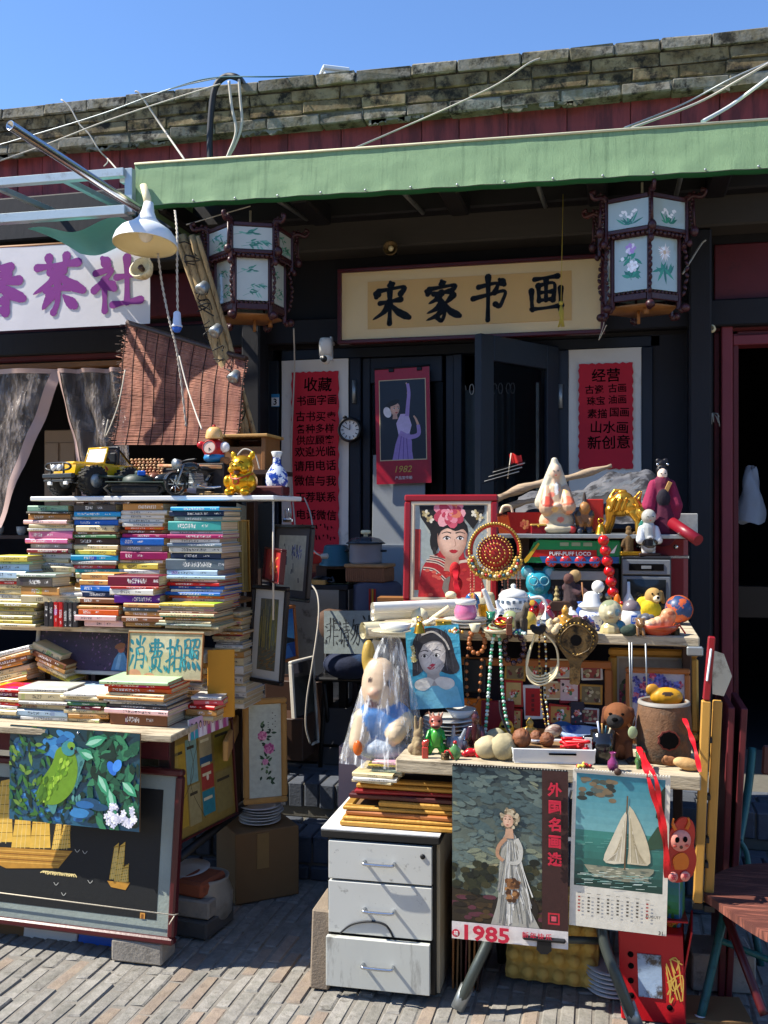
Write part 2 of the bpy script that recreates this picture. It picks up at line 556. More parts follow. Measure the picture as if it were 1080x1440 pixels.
mat('black_metal','#1b1b1d',.45,metal=.3,var=.2,bump=.1)
mat('black_plastic','#141416',.4,var=.2,bump=.05)
mat('white_plastic','#e3e2dc',.35,var=.08,bump=.03)
mat('white_enamel','#dfe1e0',.3,var=.08,bump=.02,dirt='#b9ad93',dscale=8,dlo=.66,dhi=.8)
mat('cream_enamel','#e6d9ae',.4,var=.1,bump=.03)
mat('cable_black','#202227',.6,var=.2)
mat('cable_white','#b8b0a2',.6,var=.2)
mat('cable_teal','#2f5d6b',.6,var=.2)
mat('rope','#cfc4ad',.9,var=.2,bump=.5,bscale=200)
mat('wood_light','#b88a4a',.6,var=.3,vscale=6,stretch=(6,6,1),bump=.2)
mat('wood_mid','#8a5a2c',.6,var=.3,vscale=6,stretch=(1,6,6),bump=.2)
mat('wood_dark','#3a2418',.55,var=.3,vscale=6,stretch=(1,6,6),bump=.2)
mat('wood_worn','#b5a78c',.85,var=.4,vscale=8,stretch=(.5,3,3),bump=.5,bscale=60,dirt='#6b5e48',dscale=12,dlo=.5,dhi=.66)
mat('rosewood','#38171c',.4,var=.35,vscale=10,bump=.3,bscale=80,dirt='#5a2a2a',dscale=10)
mat('frame_black','#17110f',.4,var=.25,vscale=8,bump=.1)
mat('frame_maroon','#4a1518',.35,var=.25,vscale=8,bump=.1)
mat('frame_red','#8a1720',.35,var=.15,vscale=8,bump=.05)
mat('frame_gold','#b98a3c',.45,metal=.35,var=.3,vscale=12,bump=.3,bscale=90)
mat('frame_wood','#a9652f',.5,var=.25,vscale=9,stretch=(1,1,1),bump=.1)
mat('frame_white','#c9c3b6',.6,var=.2,vscale=8,bump=.1)
mat('gold','#c8962e',.25,metal=.9,var=.2,vscale=14,bump=.1)
mat('bronze','#6f5a3a',.45,metal=.7,var=.45,vscale=26,bump=.8,bscale=60,dirt='#2c261d',dscale=30,dlo=.45,dhi=.6)
mat('cardboard','#7a5c3a',.85,var=.2,vscale=4,bump=.15)
mat('stone','#8c857a',.95,var=.3,vscale=14,bump=.6,bscale=90,rnd=.15,dirt='#5e584e',dscale=22)
mat('brick_red','#8c4b31',.95,var=.35,vscale=18,bump=.8,bscale=80,dirt='#3d2a22',dscale=18)
amat('print',.6,var=.3,vscale=45,bump=.15,bscale=90)
amat('print_gloss',.35,var=.26,vscale=45,bump=.06)
amat('oil_paint',.5,var=.35,vscale=40,bump=.5,bscale=70)
amat('ceramic',.15,var=.1,vscale=14,bump=.03,coat=.4)
amat('painted',.45,var=.18,vscale=20,bump=.12)
amat('plastic',.3,var=.1,vscale=14,bump=.03)
amat('goldpaint',.28,var=.2,vscale=16,metal=.75,bump=.1)
amat('cloth',.85,var=.25,vscale=16,bump=.35,bscale=120)
amat('rough',.9,var=.35,vscale=20,bump=.6)
# ------------------------------------------------------------------ ground, pavers, steps
g=MB()
g.grid(2,2,lambda u,v:((u-.5)*240,(v-.5)*240,0),False)
ground=struct('ground',g,'ground')
lane=MB();lane.box((0,-2.0,-.03),(60,8.3,.072))
def lane_mat():
 m,nt,bs=_new('lane');L_=nt.links.new
 tc=N(nt,'ShaderNodeTexCoord');mp=N(nt,'ShaderNodeMapping');L_(tc.outputs['Object'],mp.inputs[0]);mp.inputs['Rotation'].default_value=(0,0,R(90))
 br=N(nt,'ShaderNodeTexBrick');br.inputs['Scale'].default_value=1;br.inputs['Brick Width'].default_value=.235;br.inputs['Row Height'].default_value=.062;br.inputs['Mortar Size'].default_value=.004
 br.inputs['Color1'].default_value=(*hx('#b5a68c'),1);br.inputs['Color2'].default_value=(*hx('#9c8f7a'),1);br.inputs['Mortar'].default_value=(*hx('#5c564c'),1)
 L_(mp.outputs[0],br.inputs['Vector']);L_(br.outputs[0],bs.inputs['Base Color']);bs.inputs['Roughness'].default_value=.9;MATS['lane']=m
lane_mat()
struct('lane',lane,'lane')
def paver_mesh(w,l,h,k):
 m=MB();r=random.Random(k)
 m.box((0,0,h/2-.02),(w,l,h+.04),None,.005)
 j=lambda p:(p[0]+r.uniform(-.0025,.0025),p[1]+r.uniform(-.004,.004),p[2]+r.uniform(-.002,.002))
 m.v=[j(p)for p in m.v]
 return m.mesh('paver')
PW,PL=.053,.222
pmesh=[paver_mesh(PW-.005,PL-.006,.008,k)for k in range(6)]
hidden=MB()
struct('joint_sand',MB().box((-.6,3.1,-.02),(4.4,1.9,.049)),mat('sand','#77726a',.95,var=.4,vscale=40,bump=.4))
cand=[]
ncol=0
x=-2.6
while x<1.5:
 y=2.3+rng.uniform(0,PL)
 while y<4.0:
  a=proj((x,y,0))
  vis=-20<a[0]<1100 and a[1]<1475
  # hidden behind the stalls: keep out of the individual set
  if vis and((a[0]<225 and a[1]<1300)or(470<a[0]<620 and a[1]<1385)or(a[0]<240 and a[1]<1290)):vis=False
  cand.append((0 if vis else 1,y,x));y+=PL
 x+=PW;ncol+=1
cand.sort()
for i,(h_,y,x)in enumerate(cand):
 if h_==0 and i<300:
  o=obj('brick',rng.choice(pmesh),'paver' if rng.random()<.86 else 'paver_red',ground,(x+rng.uniform(-.002,.002),y,rng.uniform(-.002,.003)),(R(rng.uniform(-.7,.7)),R(rng.uniform(-1.2,1.2)),R(rng.uniform(-1,1))))
  if o.material_slots[0].material is None:pass
 else:
  hidden.box((x,y,-.004+rng.uniform(0,.004)),(PW-.005,PL-.006,.03),None,.004)
tag(hidden.mk('paving','paver',ground),kind='stuff')

# steps up to the shop platform, faced with grey bricks
ST1,ST2,ZS1,ZS2=4.04,4.39,.187,.316
core=MB()
core.box((-.8,(ST1+5.6)/2+.01,ZS1/2-.02),(9.0,5.6-ST1,ZS1-.03))
core.box((-.8,(ST2+5.6)/2+.01,(ZS1+ZS2)/2-.02),(9.0,5.6-ST2,ZS2-ZS1+.02))
steps=struct('steps',core,'mortar')
sb=MB();sb.box((0,0,0),(.068,.17,.115),None,.006);sol=sb.mesh('brick')
sb=MB();sb.box((0,0,0),(.235,.115,.056),None,.006);fl=sb.mesh('brick')
sb=MB();sb.box((0,0,0),(.235,.075,.05),None,.006);tr=sb.mesh('brick')
for lvl,(yf,zt)in enumerate(((ST1,ZS1),(ST2,ZS2))):
 X0,X1=(-1.75,-.55)
 for seg in((-2.0,1.7),):
  x=seg[0]
  while x<seg[1]:
   obj('brick',sol,'step_brick',steps,(x,yf+.085+rng.uniform(-.004,.004),zt-.0575+rng.uniform(-.003,.003)),(0,R(rng.uniform(-1,1)),R(rng.uniform(-1,1))));x+=.076
  x=seg[0]
  while x<seg[1]:
   if lvl==0:obj('brick',fl,'step_brick',steps,(x+.1,yf+.045,.034),(0,0,R(rng.uniform(-.6,.6))))
   for k in range(2):
    if lvl==1 or k==0:obj('brick',tr,'step_brick',steps,(x+.1*k,yf+.21+.085*k,zt-.023+rng.uniform(-.003,.002)),(0,0,R(rng.uniform(-.8,.8))))
   x+=.245

# ------------------------------------------------------------------ shop building
YW=5.5
bld=thing('shop_building','long low shop row with grey brick parapet above a dark red fascia','building',(-.9,YW,0))
def bpart(mb,name,m):return mb.mk(name,m,bld,world=True)
def slab(x0,x1,y0,y1,z0,z1,name,m,bev=0):
 b=MB();b.box(((x0+x1)/2,(y0+y1)/2,(z0+z1)/2),(x1-x0,y1-y0,z1-z0),None,bev)
 return bpart(b,name,m)
XL,XR=-8.5,6.0
def wx(px,Y=YW):return PY(px,700,Y).x
def wz(py,px=640,Y=YW):return PY(px,py,Y).z
zl=wz(486,560)  # lintel underside
xs0,xs1=wx(384),wx(915)  # shop opening
xd0,xd1=wx(1036),wx(1190)  # neighbour's red door opening
xt0,xt1=wx(-420),wx(362)  # teahouse opening
# wall pieces between the openings
slab(xt1,xs0-.002,YW,YW+.15,0,zl,'wall','black_wood')
slab(xs1+.002,wx(1003),YW,YW+.15,0,zl,'wall','black_wood')
slab(XL,XR,YW+.004,YW+.154,zl+.002,3.45,'wall','black_wood')
slab(xd1,XR,YW,YW+.15,0,zl,'wall','maroon')
# rooms behind
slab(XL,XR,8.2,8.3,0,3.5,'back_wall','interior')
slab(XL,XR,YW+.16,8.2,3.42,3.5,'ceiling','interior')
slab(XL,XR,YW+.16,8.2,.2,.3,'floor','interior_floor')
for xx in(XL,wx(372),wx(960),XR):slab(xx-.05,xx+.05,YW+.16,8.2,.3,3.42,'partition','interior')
# eaves: layered beams under the awning
slab(XL,XR,5.28,5.48,wz(345,600,5.3),wz(302,600,5.3),'beam','grey_wood',.01)
slab(XL,XR,5.18,5.5,wz(298,600,5.2),3.42,'beam','black_wood',.01)
slab(XL,XR,5.42,5.5,zl+.02,zl+.16,'lintel','black_wood',.008)
for px in(352,985):
 x=wx(px,5.3)
 slab(x-.055,x+.055,5.3,5.46,.3,wz(345,600,5.3)-.002,'post','black_wood',.01)
for px in(250,440,640,840,1010):  # short rafters reaching out under the eaves
 x=wx(px,5.0)
 slab(x-.05,x+.05,4.75,5.175,3.12,3.22,'rafter','black_wood',.01)
# red painted fascia of upright boards
x=XL
while x<XR:
 w=rng.uniform(.16,.34)
 slab(x,x+w-.003,5.28+rng.uniform(0,.006),5.42,3.22,3.70,'fascia_board','fascia',.003)
 x+=w
slab(XL,XR,5.34,5.6,3.2,3.69,'fascia_backing','fascia_dark')
slab(XL,XR,5.38,8.3,3.70,3.9,'roof','parapet_mortar')
# parapet: four courses of weathered grey bricks, each brick its own piece
par=slab(XL,XR,5.2,5.7,3.69,3.945,'parapet','parapet_mortar')
zc=3.678
def pbrick(w,d,h,k):
 m=MB();r=random.Random(k)
 m.box((0,0,0),(w,d,h),None,.006)
 m.v=[(p[0]+r.uniform(-.005,.005),p[1]+r.uniform(-.006,.006),p[2]+r.uniform(-.003,.003))for p in m.v]
 return m.mesh('brick')
for c,(hh,yy,mm)in enumerate(((.064,5.192,'cap_stone'),(.066,5.188,'parapet_brick'),(.070,5.184,'parapet_brick'),(.066,5.165,'cap_stone'))):
 pool=[(w,pbrick(w,.20,hh-.005,k+c*10))for k,w in enumerate((.24,.27,.30,.33,.22))]
 x=-5.6+rng.uniform(0,.3)
 while x<2.2:
  w,me=rng.choice(pool)
  obj('brick',me,mm,par,Vector((x+w/2,yy+.1+rng.uniform(-.004,.004),zc+hh/2+rng.uniform(-.003,.003)))-bld.location-par.location,(R(rng.uniform(-.8,.8)),R(rng.uniform(-.5,.5)),R(rng.uniform(-.6,.6))))
  x+=w+.005
 zc+=hh
# crumbling mortar flakes hanging under the brickwork
for k in range(26):
 x=rng.uniform(-5,1.8);w=rng.uniform(.05,.2)
 b=MB();n=7
 top=[(x-w/2+w*i/n,3.685)for i in range(n+1)]
 bot=[(x-w/2+w*i/n,3.68-rng.uniform(.006,.03))for i in range(n+1)]
 b.prism(bot+top[::-1],5.2,5.215);bpart(b,'mortar_flake','cap_stone')

# white box on the roof behind the parapet
p=PY(462,104,7.0)
rb=thing('rooftop_box','small white metal box on the roof behind the parapet','roof box',(p.x,7.1,3.9))
b=MB();b.box((0,0,.45),(.17,.26,.9),rotm(0,0,28),.008);b.mk('casing','white_enamel',rb)
b=MB();b.box((0,0,.91),(.2,.3,.03),rotm(0,0,28),.006);b.mk('lid','white_enamel',rb)

# --- shop front: navy timber frames
def rail(x0,x1,z0,z1,y0,y1,root,name,m,bev=.004):
 b=MB();b.box(((x0+x1)/2,(y0+y1)/2,(z0+z1)/2),(x1-x0,y1-y0,z1-z0),None,bev)
 return b.mk(name,m,root,world=True)
ZF=ZS2
fr=bpart(MB().box((wx(650),YW+.05,zl-.03),(xs1-xs0,.1,.06),None,.004),'door_frame','navy')
for px,w in((386,.06),(500,.07),(644,.05),(792,.06),(910,.06)):
 slab(wx(px)-w/2,wx(px)+w/2,YW-.02,YW+.1,ZF,zl-.062,'door_post','navy',.005)
# fixed panels left and right (paper is pasted on these)
slab(wx(389)+.025,wx(497)-.02,YW+.02,YW+.06,ZF,zl-.06,'panel','plaster')
slab(wx(795)+.02,wx(907)-.02,YW+.02,YW+.06,ZF,zl-.06,'panel','navy')
# shut left leaf
dl=bpart(MB().box(((wx(503)+wx(642))/2,YW+.03,(ZF+.5)/2+.15),(wx(642)-wx(503)-.06,.04,.9),None,.005),'door_leaf','navy')
for(a,b_,c,d)in((505,521,ZF,zl-.065),(622,641,ZF,zl-.065)):
 slab(wx(a)+.02,wx(b_),YW-.005,YW+.05,c,d,'door_stile','navy',.004)
slab(wx(521),wx(622),YW-.005,YW+.05,zl-.21,zl-.065,'door_rail','navy',.004)
slab(wx(521),wx(622),YW+.015,YW+.03,1.2,zl-.21,'window_pane','glass_dark')
hg=MB();hg.tube([(wx(500),YW-.03,2.19),(wx(500),YW-.03,2.32)],.013,8);bpart(hg,'hinge','steel_dull')
# open right leaf, swung outwards on its right hinge
xh=wx(790)
leaf=thing('open_door','navy glazed shop door swung open beneath the framed sign','door',(xh-.03,YW-.03,ZF))
leaf.rotation_euler=(0,0,R(55))
LW,LH=.62,zl-ZF-.05
for x0,x1,z0,z1,nm in((-LW,-LW+.1,0,LH,'stile'),(-.1,0,0,LH,'stile'),(-LW+.1,-.1,LH-.13,LH,'rail'),(-LW+.1,-.1,0,.75,'panel')):
 MB().box(((x0+x1)/2,0,(z0+z1)/2),(x1-x0-.001,.045,z1-z0),None,.004).mk(nm,'navy',leaf)
MB().box((-LW/2,0,(LH-.13+.75)/2),(LW-.2,.006,LH-.88)).mk('window_pane','glass_dark',leaf)
MB().tube([(.012,-.02,LH-.33),(.012,-.02,LH-.2)],.014,8).mk('hinge','steel_dull',leaf)
MB().box((-.125,.02,LH*.5+.3),(.012,.02,LH-1.0)).mk('curtain_rail','steel_dull',leaf)
# plastic strip curtains hanging in the doorway
mat('strip','#59666b',.35,var=.2,bump=.1,alpha=.8,dirt='#93999a',dscale=18,dlo=.68,dhi=.72)
for i,(pa,pb)in enumerate(((647,669),(692,708),(712,724))):
 b=MB();x0,x1=wx(pa,5.62),wx(pb,5.62)
 b.grid(6,12,lambda u,v:(x0+(x1-x0)*u,5.62+.012*sin(u*7+v*2),ZF+.05+(zl-.3-ZF)*v))
 cur=tag(b.mk('strip_curtain','strip',None,(x0,5.62,ZF),world=True),['wide grey plastic door strip in the gap beside the open door','grey plastic door strip seen through the open door glass','narrow grey plastic strip at the edge of the doorway'][i],'curtain','plastic strips of the shop doorway')
 for k in range(2):
  h_=MB();xx=x0+(x1-x0)*(.25+.5*k)
  pts=[(xx+.012*cos(t),5.615,zl-.245+.03*sin(t))for t in[i_*math.pi*2/10 for i_ in range(10)]]
  h_.tube(pts,.003,5,closed=True);o=h_.mk('hook','white_plastic',cur,world=True)
# neighbour's red door on the right
slab(wx(1004),XR,YW-.012,YW+.1,zl+.004,wz(345,1000)+.0,'wall_panel','maroon',.006)
slab(wx(1004),wx(1012),YW-.006,YW+.12,ZF,zl,'door_post','fascia_dark',.004)
slab(wx(1013),wx(1029),YW-.05,YW+.1,ZF,wz(452,1020),'door_post','maroon_pale',.006)
slab(wx(1030),wx(1038),YW-.02,YW+.1,ZF,wz(470,1030),'door_post','maroon',.004)
slab(wx(1030),xd1,YW-.03,YW+.1,wz(486,1050),wz(472,1050),'door_head','maroon_pale',.004)
slab(xd0,xd1,YW+.0,YW+.1,wz(472,1050)+.002,zl+.003,'door_head','maroon',.004)
# teahouse front on the left: dark red beams above its opening
slab(XL,wx(372),YW-.04,YW-.002,wz(508,100),wz(462,100),'beam','fascia_dark',.01)
slab(XL,wx(372),YW-.05,YW-.003,wz(455,100),wz(395,100),'beam','fascia_dark',.01)
slab(XL,wx(372),YW-.08,YW-.003,wz(350,100),wz(318,100),'beam','fascia_dark',.01)
slab(XL,wx(372),YW-.06,YW-.003,wz(519,100),wz(511,100),'curtain_rail','wood_mid',.003)
# teahouse interior bits: cupboard, picture, shelf with cups
cb=MB();p=PY(62,640,6.6);q=PY(108,640,6.6);zt=PY(60,605,6.6).z
teac=thing('cupboard','pale wooden cupboard inside the teahouse behind the plastic curtain','cupboard',((p.x+q.x)/2,6.8,.3))
MB().box((0,.0,(zt-.3)/2),(q.x-p.x,.4,zt-.3),None,.006).mk('carcass',mat('beige_wood','#a58a70',.7,var=.15),teac)
for k in(-1,1):
 MB().box((k*(q.x-p.x)/4,-.206,(zt-.3)*.6),((q.x-p.x)/2-.02,.012,(zt-.3)*.7),None,.004).mk('door','beige_wood',teac)
p0,p1=PY(0,800,6.2),PY(55,800,6.2)
sh=thing('tea_shelf','dark shelf of tea cups seen past the curtain hem','shelf',((p0.x+p1.x)/2,6.3,.3))
wS=1.2
for z in(.5,.8,1.1):MB().box((0,0,z),(wS,.3,.025)).mk('board','wood_dark',sh)
for sx in(-1,1):MB().box((sx*wS/2,0,.55),(.03,.3,1.1)).mk('side','wood_dark',sh)
cup=MB().lathe([(.02,0),(.032,.02),(.036,.06),(.033,.06),(.028,.02),(0,.012)],n=12).mesh('tea_cup')
mat('cupwhite','#b8b3a8',.2)
ci=0
for z in(.5125,.8125,1.1125):
 for k in range(7):
  tag(obj('tea_cup',cup,'cupwhite',None,Vector((sh.location.x-.5+k*.165,6.24+rng.uniform(-.04,.04),.3+z))),'small white tea cup on the dark teahouse shelf','cup','tea cups on the teahouse shelf')

# ------------------------------------------------------------------ green awning
YA=4.5
zb_l,zt_l=PY(190,292,YA).z,PY(190,231,YA).z
zb_r,zt_r=PY(1080,239,YA).z,PY(1080,168,YA).z
xa0,xa1=PY(190,260,YA).x,PY(1180,240,YA).x
mat('awning','#7a986e',.75,var=.12,vscale=5,stretch=(6,1,.4),bump=.6,bscale=130,dirt='#5c7a56',dscale=6,dlo=.52,dhi=.72)
mat('awning_shaded','#14572f',.7,var=.15,bump=.2,bscale=120)  # shade on the valance's turned-under edge, put into its green
aw=thing('awning','pale green canvas awning with a straight valance over the shop front','awning',(xa0,YA,zb_l))
def val(u,v):
 x=xa0+(xa1-xa0)*u
 zb=zb_l+(zb_r-zb_l)*(u/.9);zt=zt_l+(zt_r-zt_l)*(u/.9)
 z=zb+(zt-zb)*v
 z+=(1-v)*.0006*cos(u*2*math.pi*15)
 n=noise.noise((x*2.2,z*5,0))*.004+noise.noise((x*6,z*14,4))*.003+noise.noise((x*16,z*30,9))*.0012
 fold=(1-v)**4*.006*(1-abs(sin(u*math.pi*15)))
 return(x,YA+n*(1-v**6)-fold*1.2-.03*(1-v),z)
MB().grid(260,14,val).mk('valance','awning',aw,world=True)
def hem(u,v):
 p=val(u,0);return(p[0],p[1]+.004+v*.05,p[2]-.002-.012*sin(v*3.1))
MB().grid(120,3,hem).mk('hem','awning_shaded',aw,world=True)
def top(u,v):
 p=val(u,1);return(p[0],YA+.002+v*(5.27-YA),p[2]+.1*v-.03*sin(v*3.14)+(0 if 0<v<1 else 0))
MB().grid(40,8,top).mk('roof_sheet','awning',aw,world=True)
b=MB();b.tube([(xa0,YA-.004,zt_l),((xa0+xa1)/2,YA-.004,val(.5,1)[2]),(xa1,YA-.004,val(1,1)[2])],.006,6);b.mk('piping',mat('piping','#c9c3a2',.8),aw,world=True)
b=MB();b.tube([(xa0,YA+.04,zb_l+.03),(xa1,YA+.04,val(1,0)[2]+.03)],.016,8);b.mk('front_bar','steel_dull',aw,world=True)
for k in range(6):
 x=xa0+.02+(xa1-xa0)*k/5.0
 z0=val(k/5,0)[2]+.05
 MB().tube([(x,YA+.05,z0),(x,5.2,z0+.06)],.012,6).mk('arm','steel_dull',aw,world=True)
MB().grid(3,6,lambda u,v:(xa0,YA+.004+u*.76,zb_l+.02+(zt_l-zb_l-.02)*v)).mk('end_flap','awning',aw,world=True)
gr=MB()
for k in range(15):
 p=val((k+.5)/15,.04);gr.ell((p[0],p[1]-.004,p[2]),(.006,.003,.006),None,6,4)
tag(gr.mk('eyelets','steel_dull',aw,world=True),kind='stuff')

# the neighbour's bare awning frame on the left, with a scrap of teal sheet
YB=4.42
nf=thing('steel_canopy','bare square-tube awning frame of the teahouse with teal sheet','canopy',(PY(60,300,YB).x,YB,2.9))
def bar(a,b_,r,m,name,root,Y0=None,n=4):
 MB().tube([a,b_],r,n).mk(name,m,root,world=True)
def sqbar(pa,pb,w,m,name,root):
 a,b_=Vector(pa),Vector(pb);d=(b_-a)
 q=d.to_track_quat('X','Z').to_matrix()
 MB().box((a+b_)/2,(d.length,w,w),q,.002).mk(name,m,root,world=True)
mat('galv','#aeb7b6',.4,metal=.6,var=.15,vscale=5,dirt='#7d7a70',dscale=8)
sqbar(PY(-60,262,YB),PY(176,243,YB),.04,'galv','rail',nf)
sqbar(PY(-60,313,YB),PY(178,296,YB),.045,'galv','rail',nf)
sqbar(PY(183,238,YB+.02),PY(183,300,YB+.02),.04,'galv','post',nf)
for px in(-30,90,172):
 sqbar(PY(px,252,YB+.03),Vector(PY(px,252,YB+.03))+Vector((0,.85,.05)),.03,'galv','arm',nf)
mat('teal_sheet','#4fb0aa',.6,var=.2,vscale=4,bump=.2)
a,b_=PY(70,285,4.5),PY(172,268,4.5)
MB().grid(16,6,lambda u,v:(a.x-.1+(b_.x-a.x+.1)*u,4.46+.5*v,2.995+.02*u+.07*v*u+.015*sin(u*9+v*3)-.03*sin(u*3.1))).mk('sheet','teal_sheet',nf,world=True)
mat('grey_sheet','#8c9a90',.6,var=.3,vscale=6,bump=.3)

# the row of houses across the lane, behind the camera: it closes off the low sky and shows in the glass
op=thing('facing_building','pale plastered house row facing the shop across the lane','building',(0,-6.5,0))
MB().box((0,0,1.6),(40,.3,3.2)).mk('wall',mat('op_wall','#b5ada0',.9,var=.3,vscale=3),op)
for k in range(9):
 MB().box((-16+k*4,.16,1.2),(1.2,.04,2.2),None,.01).mk('door','maroon',op)
 MB().box((-14+k*4,.16,1.6),(1.5,.04,1.2),None,.01).mk('window','glass_dark',op)
MB().prism([(.3,3.2),(.45,3.24),(-3,4.6),(-3,4.4)],-20,20,Matrix.Rotation(R(90),3,'Z')).mk('roof',mat('op_roof','#3f4143',.9,var=.3),op)
# ------------------------------------------------------------------ brush characters
GL={
'宋':'d .5 .98 .54 .87|d .2 .8 .15 .65|h .2 .78 .5 .82 .86 .85 .76 .7|h .24 .5 .76 .57|v .49 .76 .49 .4 .48 .03|p .47 .5 .34 .3 .06 .13|n .5 .5 .68 .3 .97 .15',
'家':'d .5 .99 .54 .89|d .18 .82 .14 .68|h .18 .8 .5 .84 .86 .87 .76 .74|h .3 .68 .7 .73|p .5 .7 .38 .56 .16 .45|v .4 .58 .56 .42 .58 .2 .5 .03 .4 .1|p .5 .46 .36 .32 .12 .22|p .54 .32 .38 .16 .1 .05|p .8 .63 .68 .51 .58 .44|n .6 .46 .72 .26 .97 .13',
'书':'h .2 .77 .66 .84 .6 .62|h .06 .5 .4 .57 .85 .65 .8 .42 .72 .3 .62 .35|v .44 1 .44 .5 .43 -.02|d .72 .93 .84 .81',
'画':'h .2 .91 .8 .97|v .3 .74 .32 .34|h .3 .74 .71 .79 .68 .36|h .32 .56 .68 .58|v .5 .9 .5 .36|h .32 .36 .68 .39|v .12 .62 .13 .3 .15 .12|h .13 .14 .5 .16 .9 .21|v .88 .66 .88 .1',
'春':'h .22 .88 .77 .91|h .28 .74 .72 .77|h .1 .6 .92 .64|p .48 1 .4 .6 .06 .3|n .55 .62 .7 .44 1 .28|v .34 .42 .34 .02|h .34 .42 .68 .44 .68 .02|h .34 .24 .66 .25|h .34 .06 .68 .07',
'茶':'h .1 .83 .9 .89|v .33 1 .35 .73|v .68 1.02 .63 .75|p .5 .75 .36 .55 .02 .35|n .5 .75 .68 .55 1 .38|h .27 .41 .75 .45|v .5 .58 .5 .2 .42 .0|p .36 .3 .28 .18 .2 .06|n .62 .3 .72 .2 .84 .1',
'社':'d .2 1 .33 .86|h .06 .71 .4 .77 .26 .58 .03 .38|v .25 .56 .25 -.03|d .33 .52 .45 .4|h .5 .61 .95 .66|v .72 .98 .72 .12|h .42 .08 1 .15',
'消':'d .03 .9 .17 .77|d 0 .64 .14 .53|p .2 .4 .1 .2 .02 .06|v .6 1 .6 .68|d .38 .92 .49 .75|p .86 .94 .78 .84 .7 .74|v .4 .62 .4 .3 .33 .02|h .4 .62 .83 .65 .82 .06 .72 .1|h .42 .46 .8 .47|h .42 .28 .8 .29',
'费':'h .2 .88 .78 .9 .76 .77 .24 .76 .2 .64 .82 .65 .76 .5|p .42 1 .42 .6 .22 .44|v .6 1 .6 .5|v .28 .44 .3 .16|h .28 .44 .72 .46 .72 .18|p .5 .38 .46 .16 .12 .0|n .56 .18 .7 .1 .88 .02',
'拍':'h .06 .74 .4 .79|v .24 1 .24 .04 .12 .12|h .04 .34 .42 .5|p .68 1 .64 .88 .56 .78|v .52 .76 .54 .06|h .52 .76 .9 .79 .9 .06|h .54 .46 .88 .47|h .54 .12 .9 .13',
'照':'v .08 .9 .1 .42|h .08 .9 .38 .93 .38 .42|h .1 .68 .36 .69|h .1 .46 .38 .47|h .5 .92 .92 .95 .88 .72 .78 .72|p .68 .92 .62 .74 .46 .62|v .54 .58 .56 .36|h .54 .58 .86 .61 .84 .38|h .56 .4 .84 .41|p .12 .28 .08 .16 .02 .04|d .32 .26 .37 .06|d .58 .26 .67 .06|n .82 .28 .9 .16 1 .04',
'非':'p .38 1 .36 .4 .2 .0|v .62 1 .62 -.02|h .06 .77 .36 .81|h .1 .53 .36 .57|h .03 .26 .36 .35|h .64 .8 .95 .82|h .64 .56 .93 .57|h .64 .32 .98 .33',
'请':'d .08 .96 .21 .82|h .02 .61 .25 .65 .22 .12 .36 .25|h .43 .86 .93 .89|h .47 .74 .89 .76|h .38 .59 1 .63|v .68 1 .68 .62|v .5 .5 .48 .0|h .5 .5 .87 .52 .86 .04 .76 .08|h .5 .36 .86 .37|h .5 .22 .86 .23',
'勿':'p .36 .98 .26 .7 .03 .48|h .28 .74 .88 .79 .83 .3 .7 .04 .58 .12|p .52 .74 .38 .44 .06 .18|p .7 .75 .56 .36 .22 .03',
'进':'d .08 .94 .23 .79|h .04 .57 .27 .61 .24 .26 .04 .12|n .08 .2 .4 .06 1 .05|h .41 .7 .92 .73|h .35 .46 .98 .49|p .54 .93 .52 .46 .38 .2|v .78 .96 .78 .16',
}
def brush(cv,ch,x,y,sx,sy,c,w=.1,seed=0):
 """x,y lower-left corner and sx,sy size in canvas units"""
 r=random.Random(ord(ch)+seed)
 for st in GL[ch].split('|'):
  t=st.split();kind=t[0];v=[float(q)for q in t[1:]]
  pts=[(x+v[i]*sx,y+v[i+1]*sy)for i in range(0,len(v),2)]
  pts=spline(pts,6)if len(pts)>2 else[(pts[0][0]+(pts[1][0]-pts[0][0])*k/6,pts[0][1]+(pts[1][1]-pts[0][1])*k/6)for k in range(7)]
  n=len(pts);ws=[]
  for i in range(n):
   q=i/(n-1)
   if kind=='h':k=.95-.45*sin(math.pi*q)+.15*q
   elif kind=='v':k=1.15-.35*sin(math.pi*q)-.25*q
   elif kind=='p':k=1.2*(1-q)**.7+.12
   elif kind=='n':k=.35+1.25*sin(math.pi*min(1,q*.86))*q**.6
   else:k=.3+1.2*sin(math.pi*min(1,q*.75+.08))
   ws.append(max(k,.08)*w*sx*r.uniform(.93,1.07))
  cv.stroke(pts,ws,c)
  k0=cv.k
  for(p,wd)in((pts[0],ws[0]),(pts[-1],ws[-1])):
   cv.ell(p[0],p[1],wd*.52,wd*.5,c,30,8)
  cv.k=k0+1

# ------------------------------------------------------------------ shop sign
def wall_thing(name,label,cat,px,py,Y,group=None):
 p=PY(px,py,Y);t=thing(name,label,cat,p,(0,0,0),group)
 t['Y']=Y;return t
def L(t,px,py):
 """pixel on the thing's facing plane -> its local x,z"""
 p=PY(px,py,t['Y']);return p.x-t.location.x,p.z-t.location.z
YSN=5.27
sg=wall_thing('shop_sign','wide framed calligraphy sign on cream silk above the doors','sign',657,474,YSN)
w=PY(840,420,YSN).x-PY(473,420,YSN).x;h=L(sg,657,371)[1]
mat('silk','#cfa763',.55,var=.12,vscale=4,bump=.15,bscale=12)
mat('silk_pale','#dcc391',.5,var=.1,vscale=4,bump=.1,bscale=12)
MB().box((0,.02,h/2),(w,.03,h)).mk('backing','silk_pale',sg)
MB().box((0,.003,h/2),(w*.78,.006,h*.66)).mk('silk','silk',sg)
b=MB()
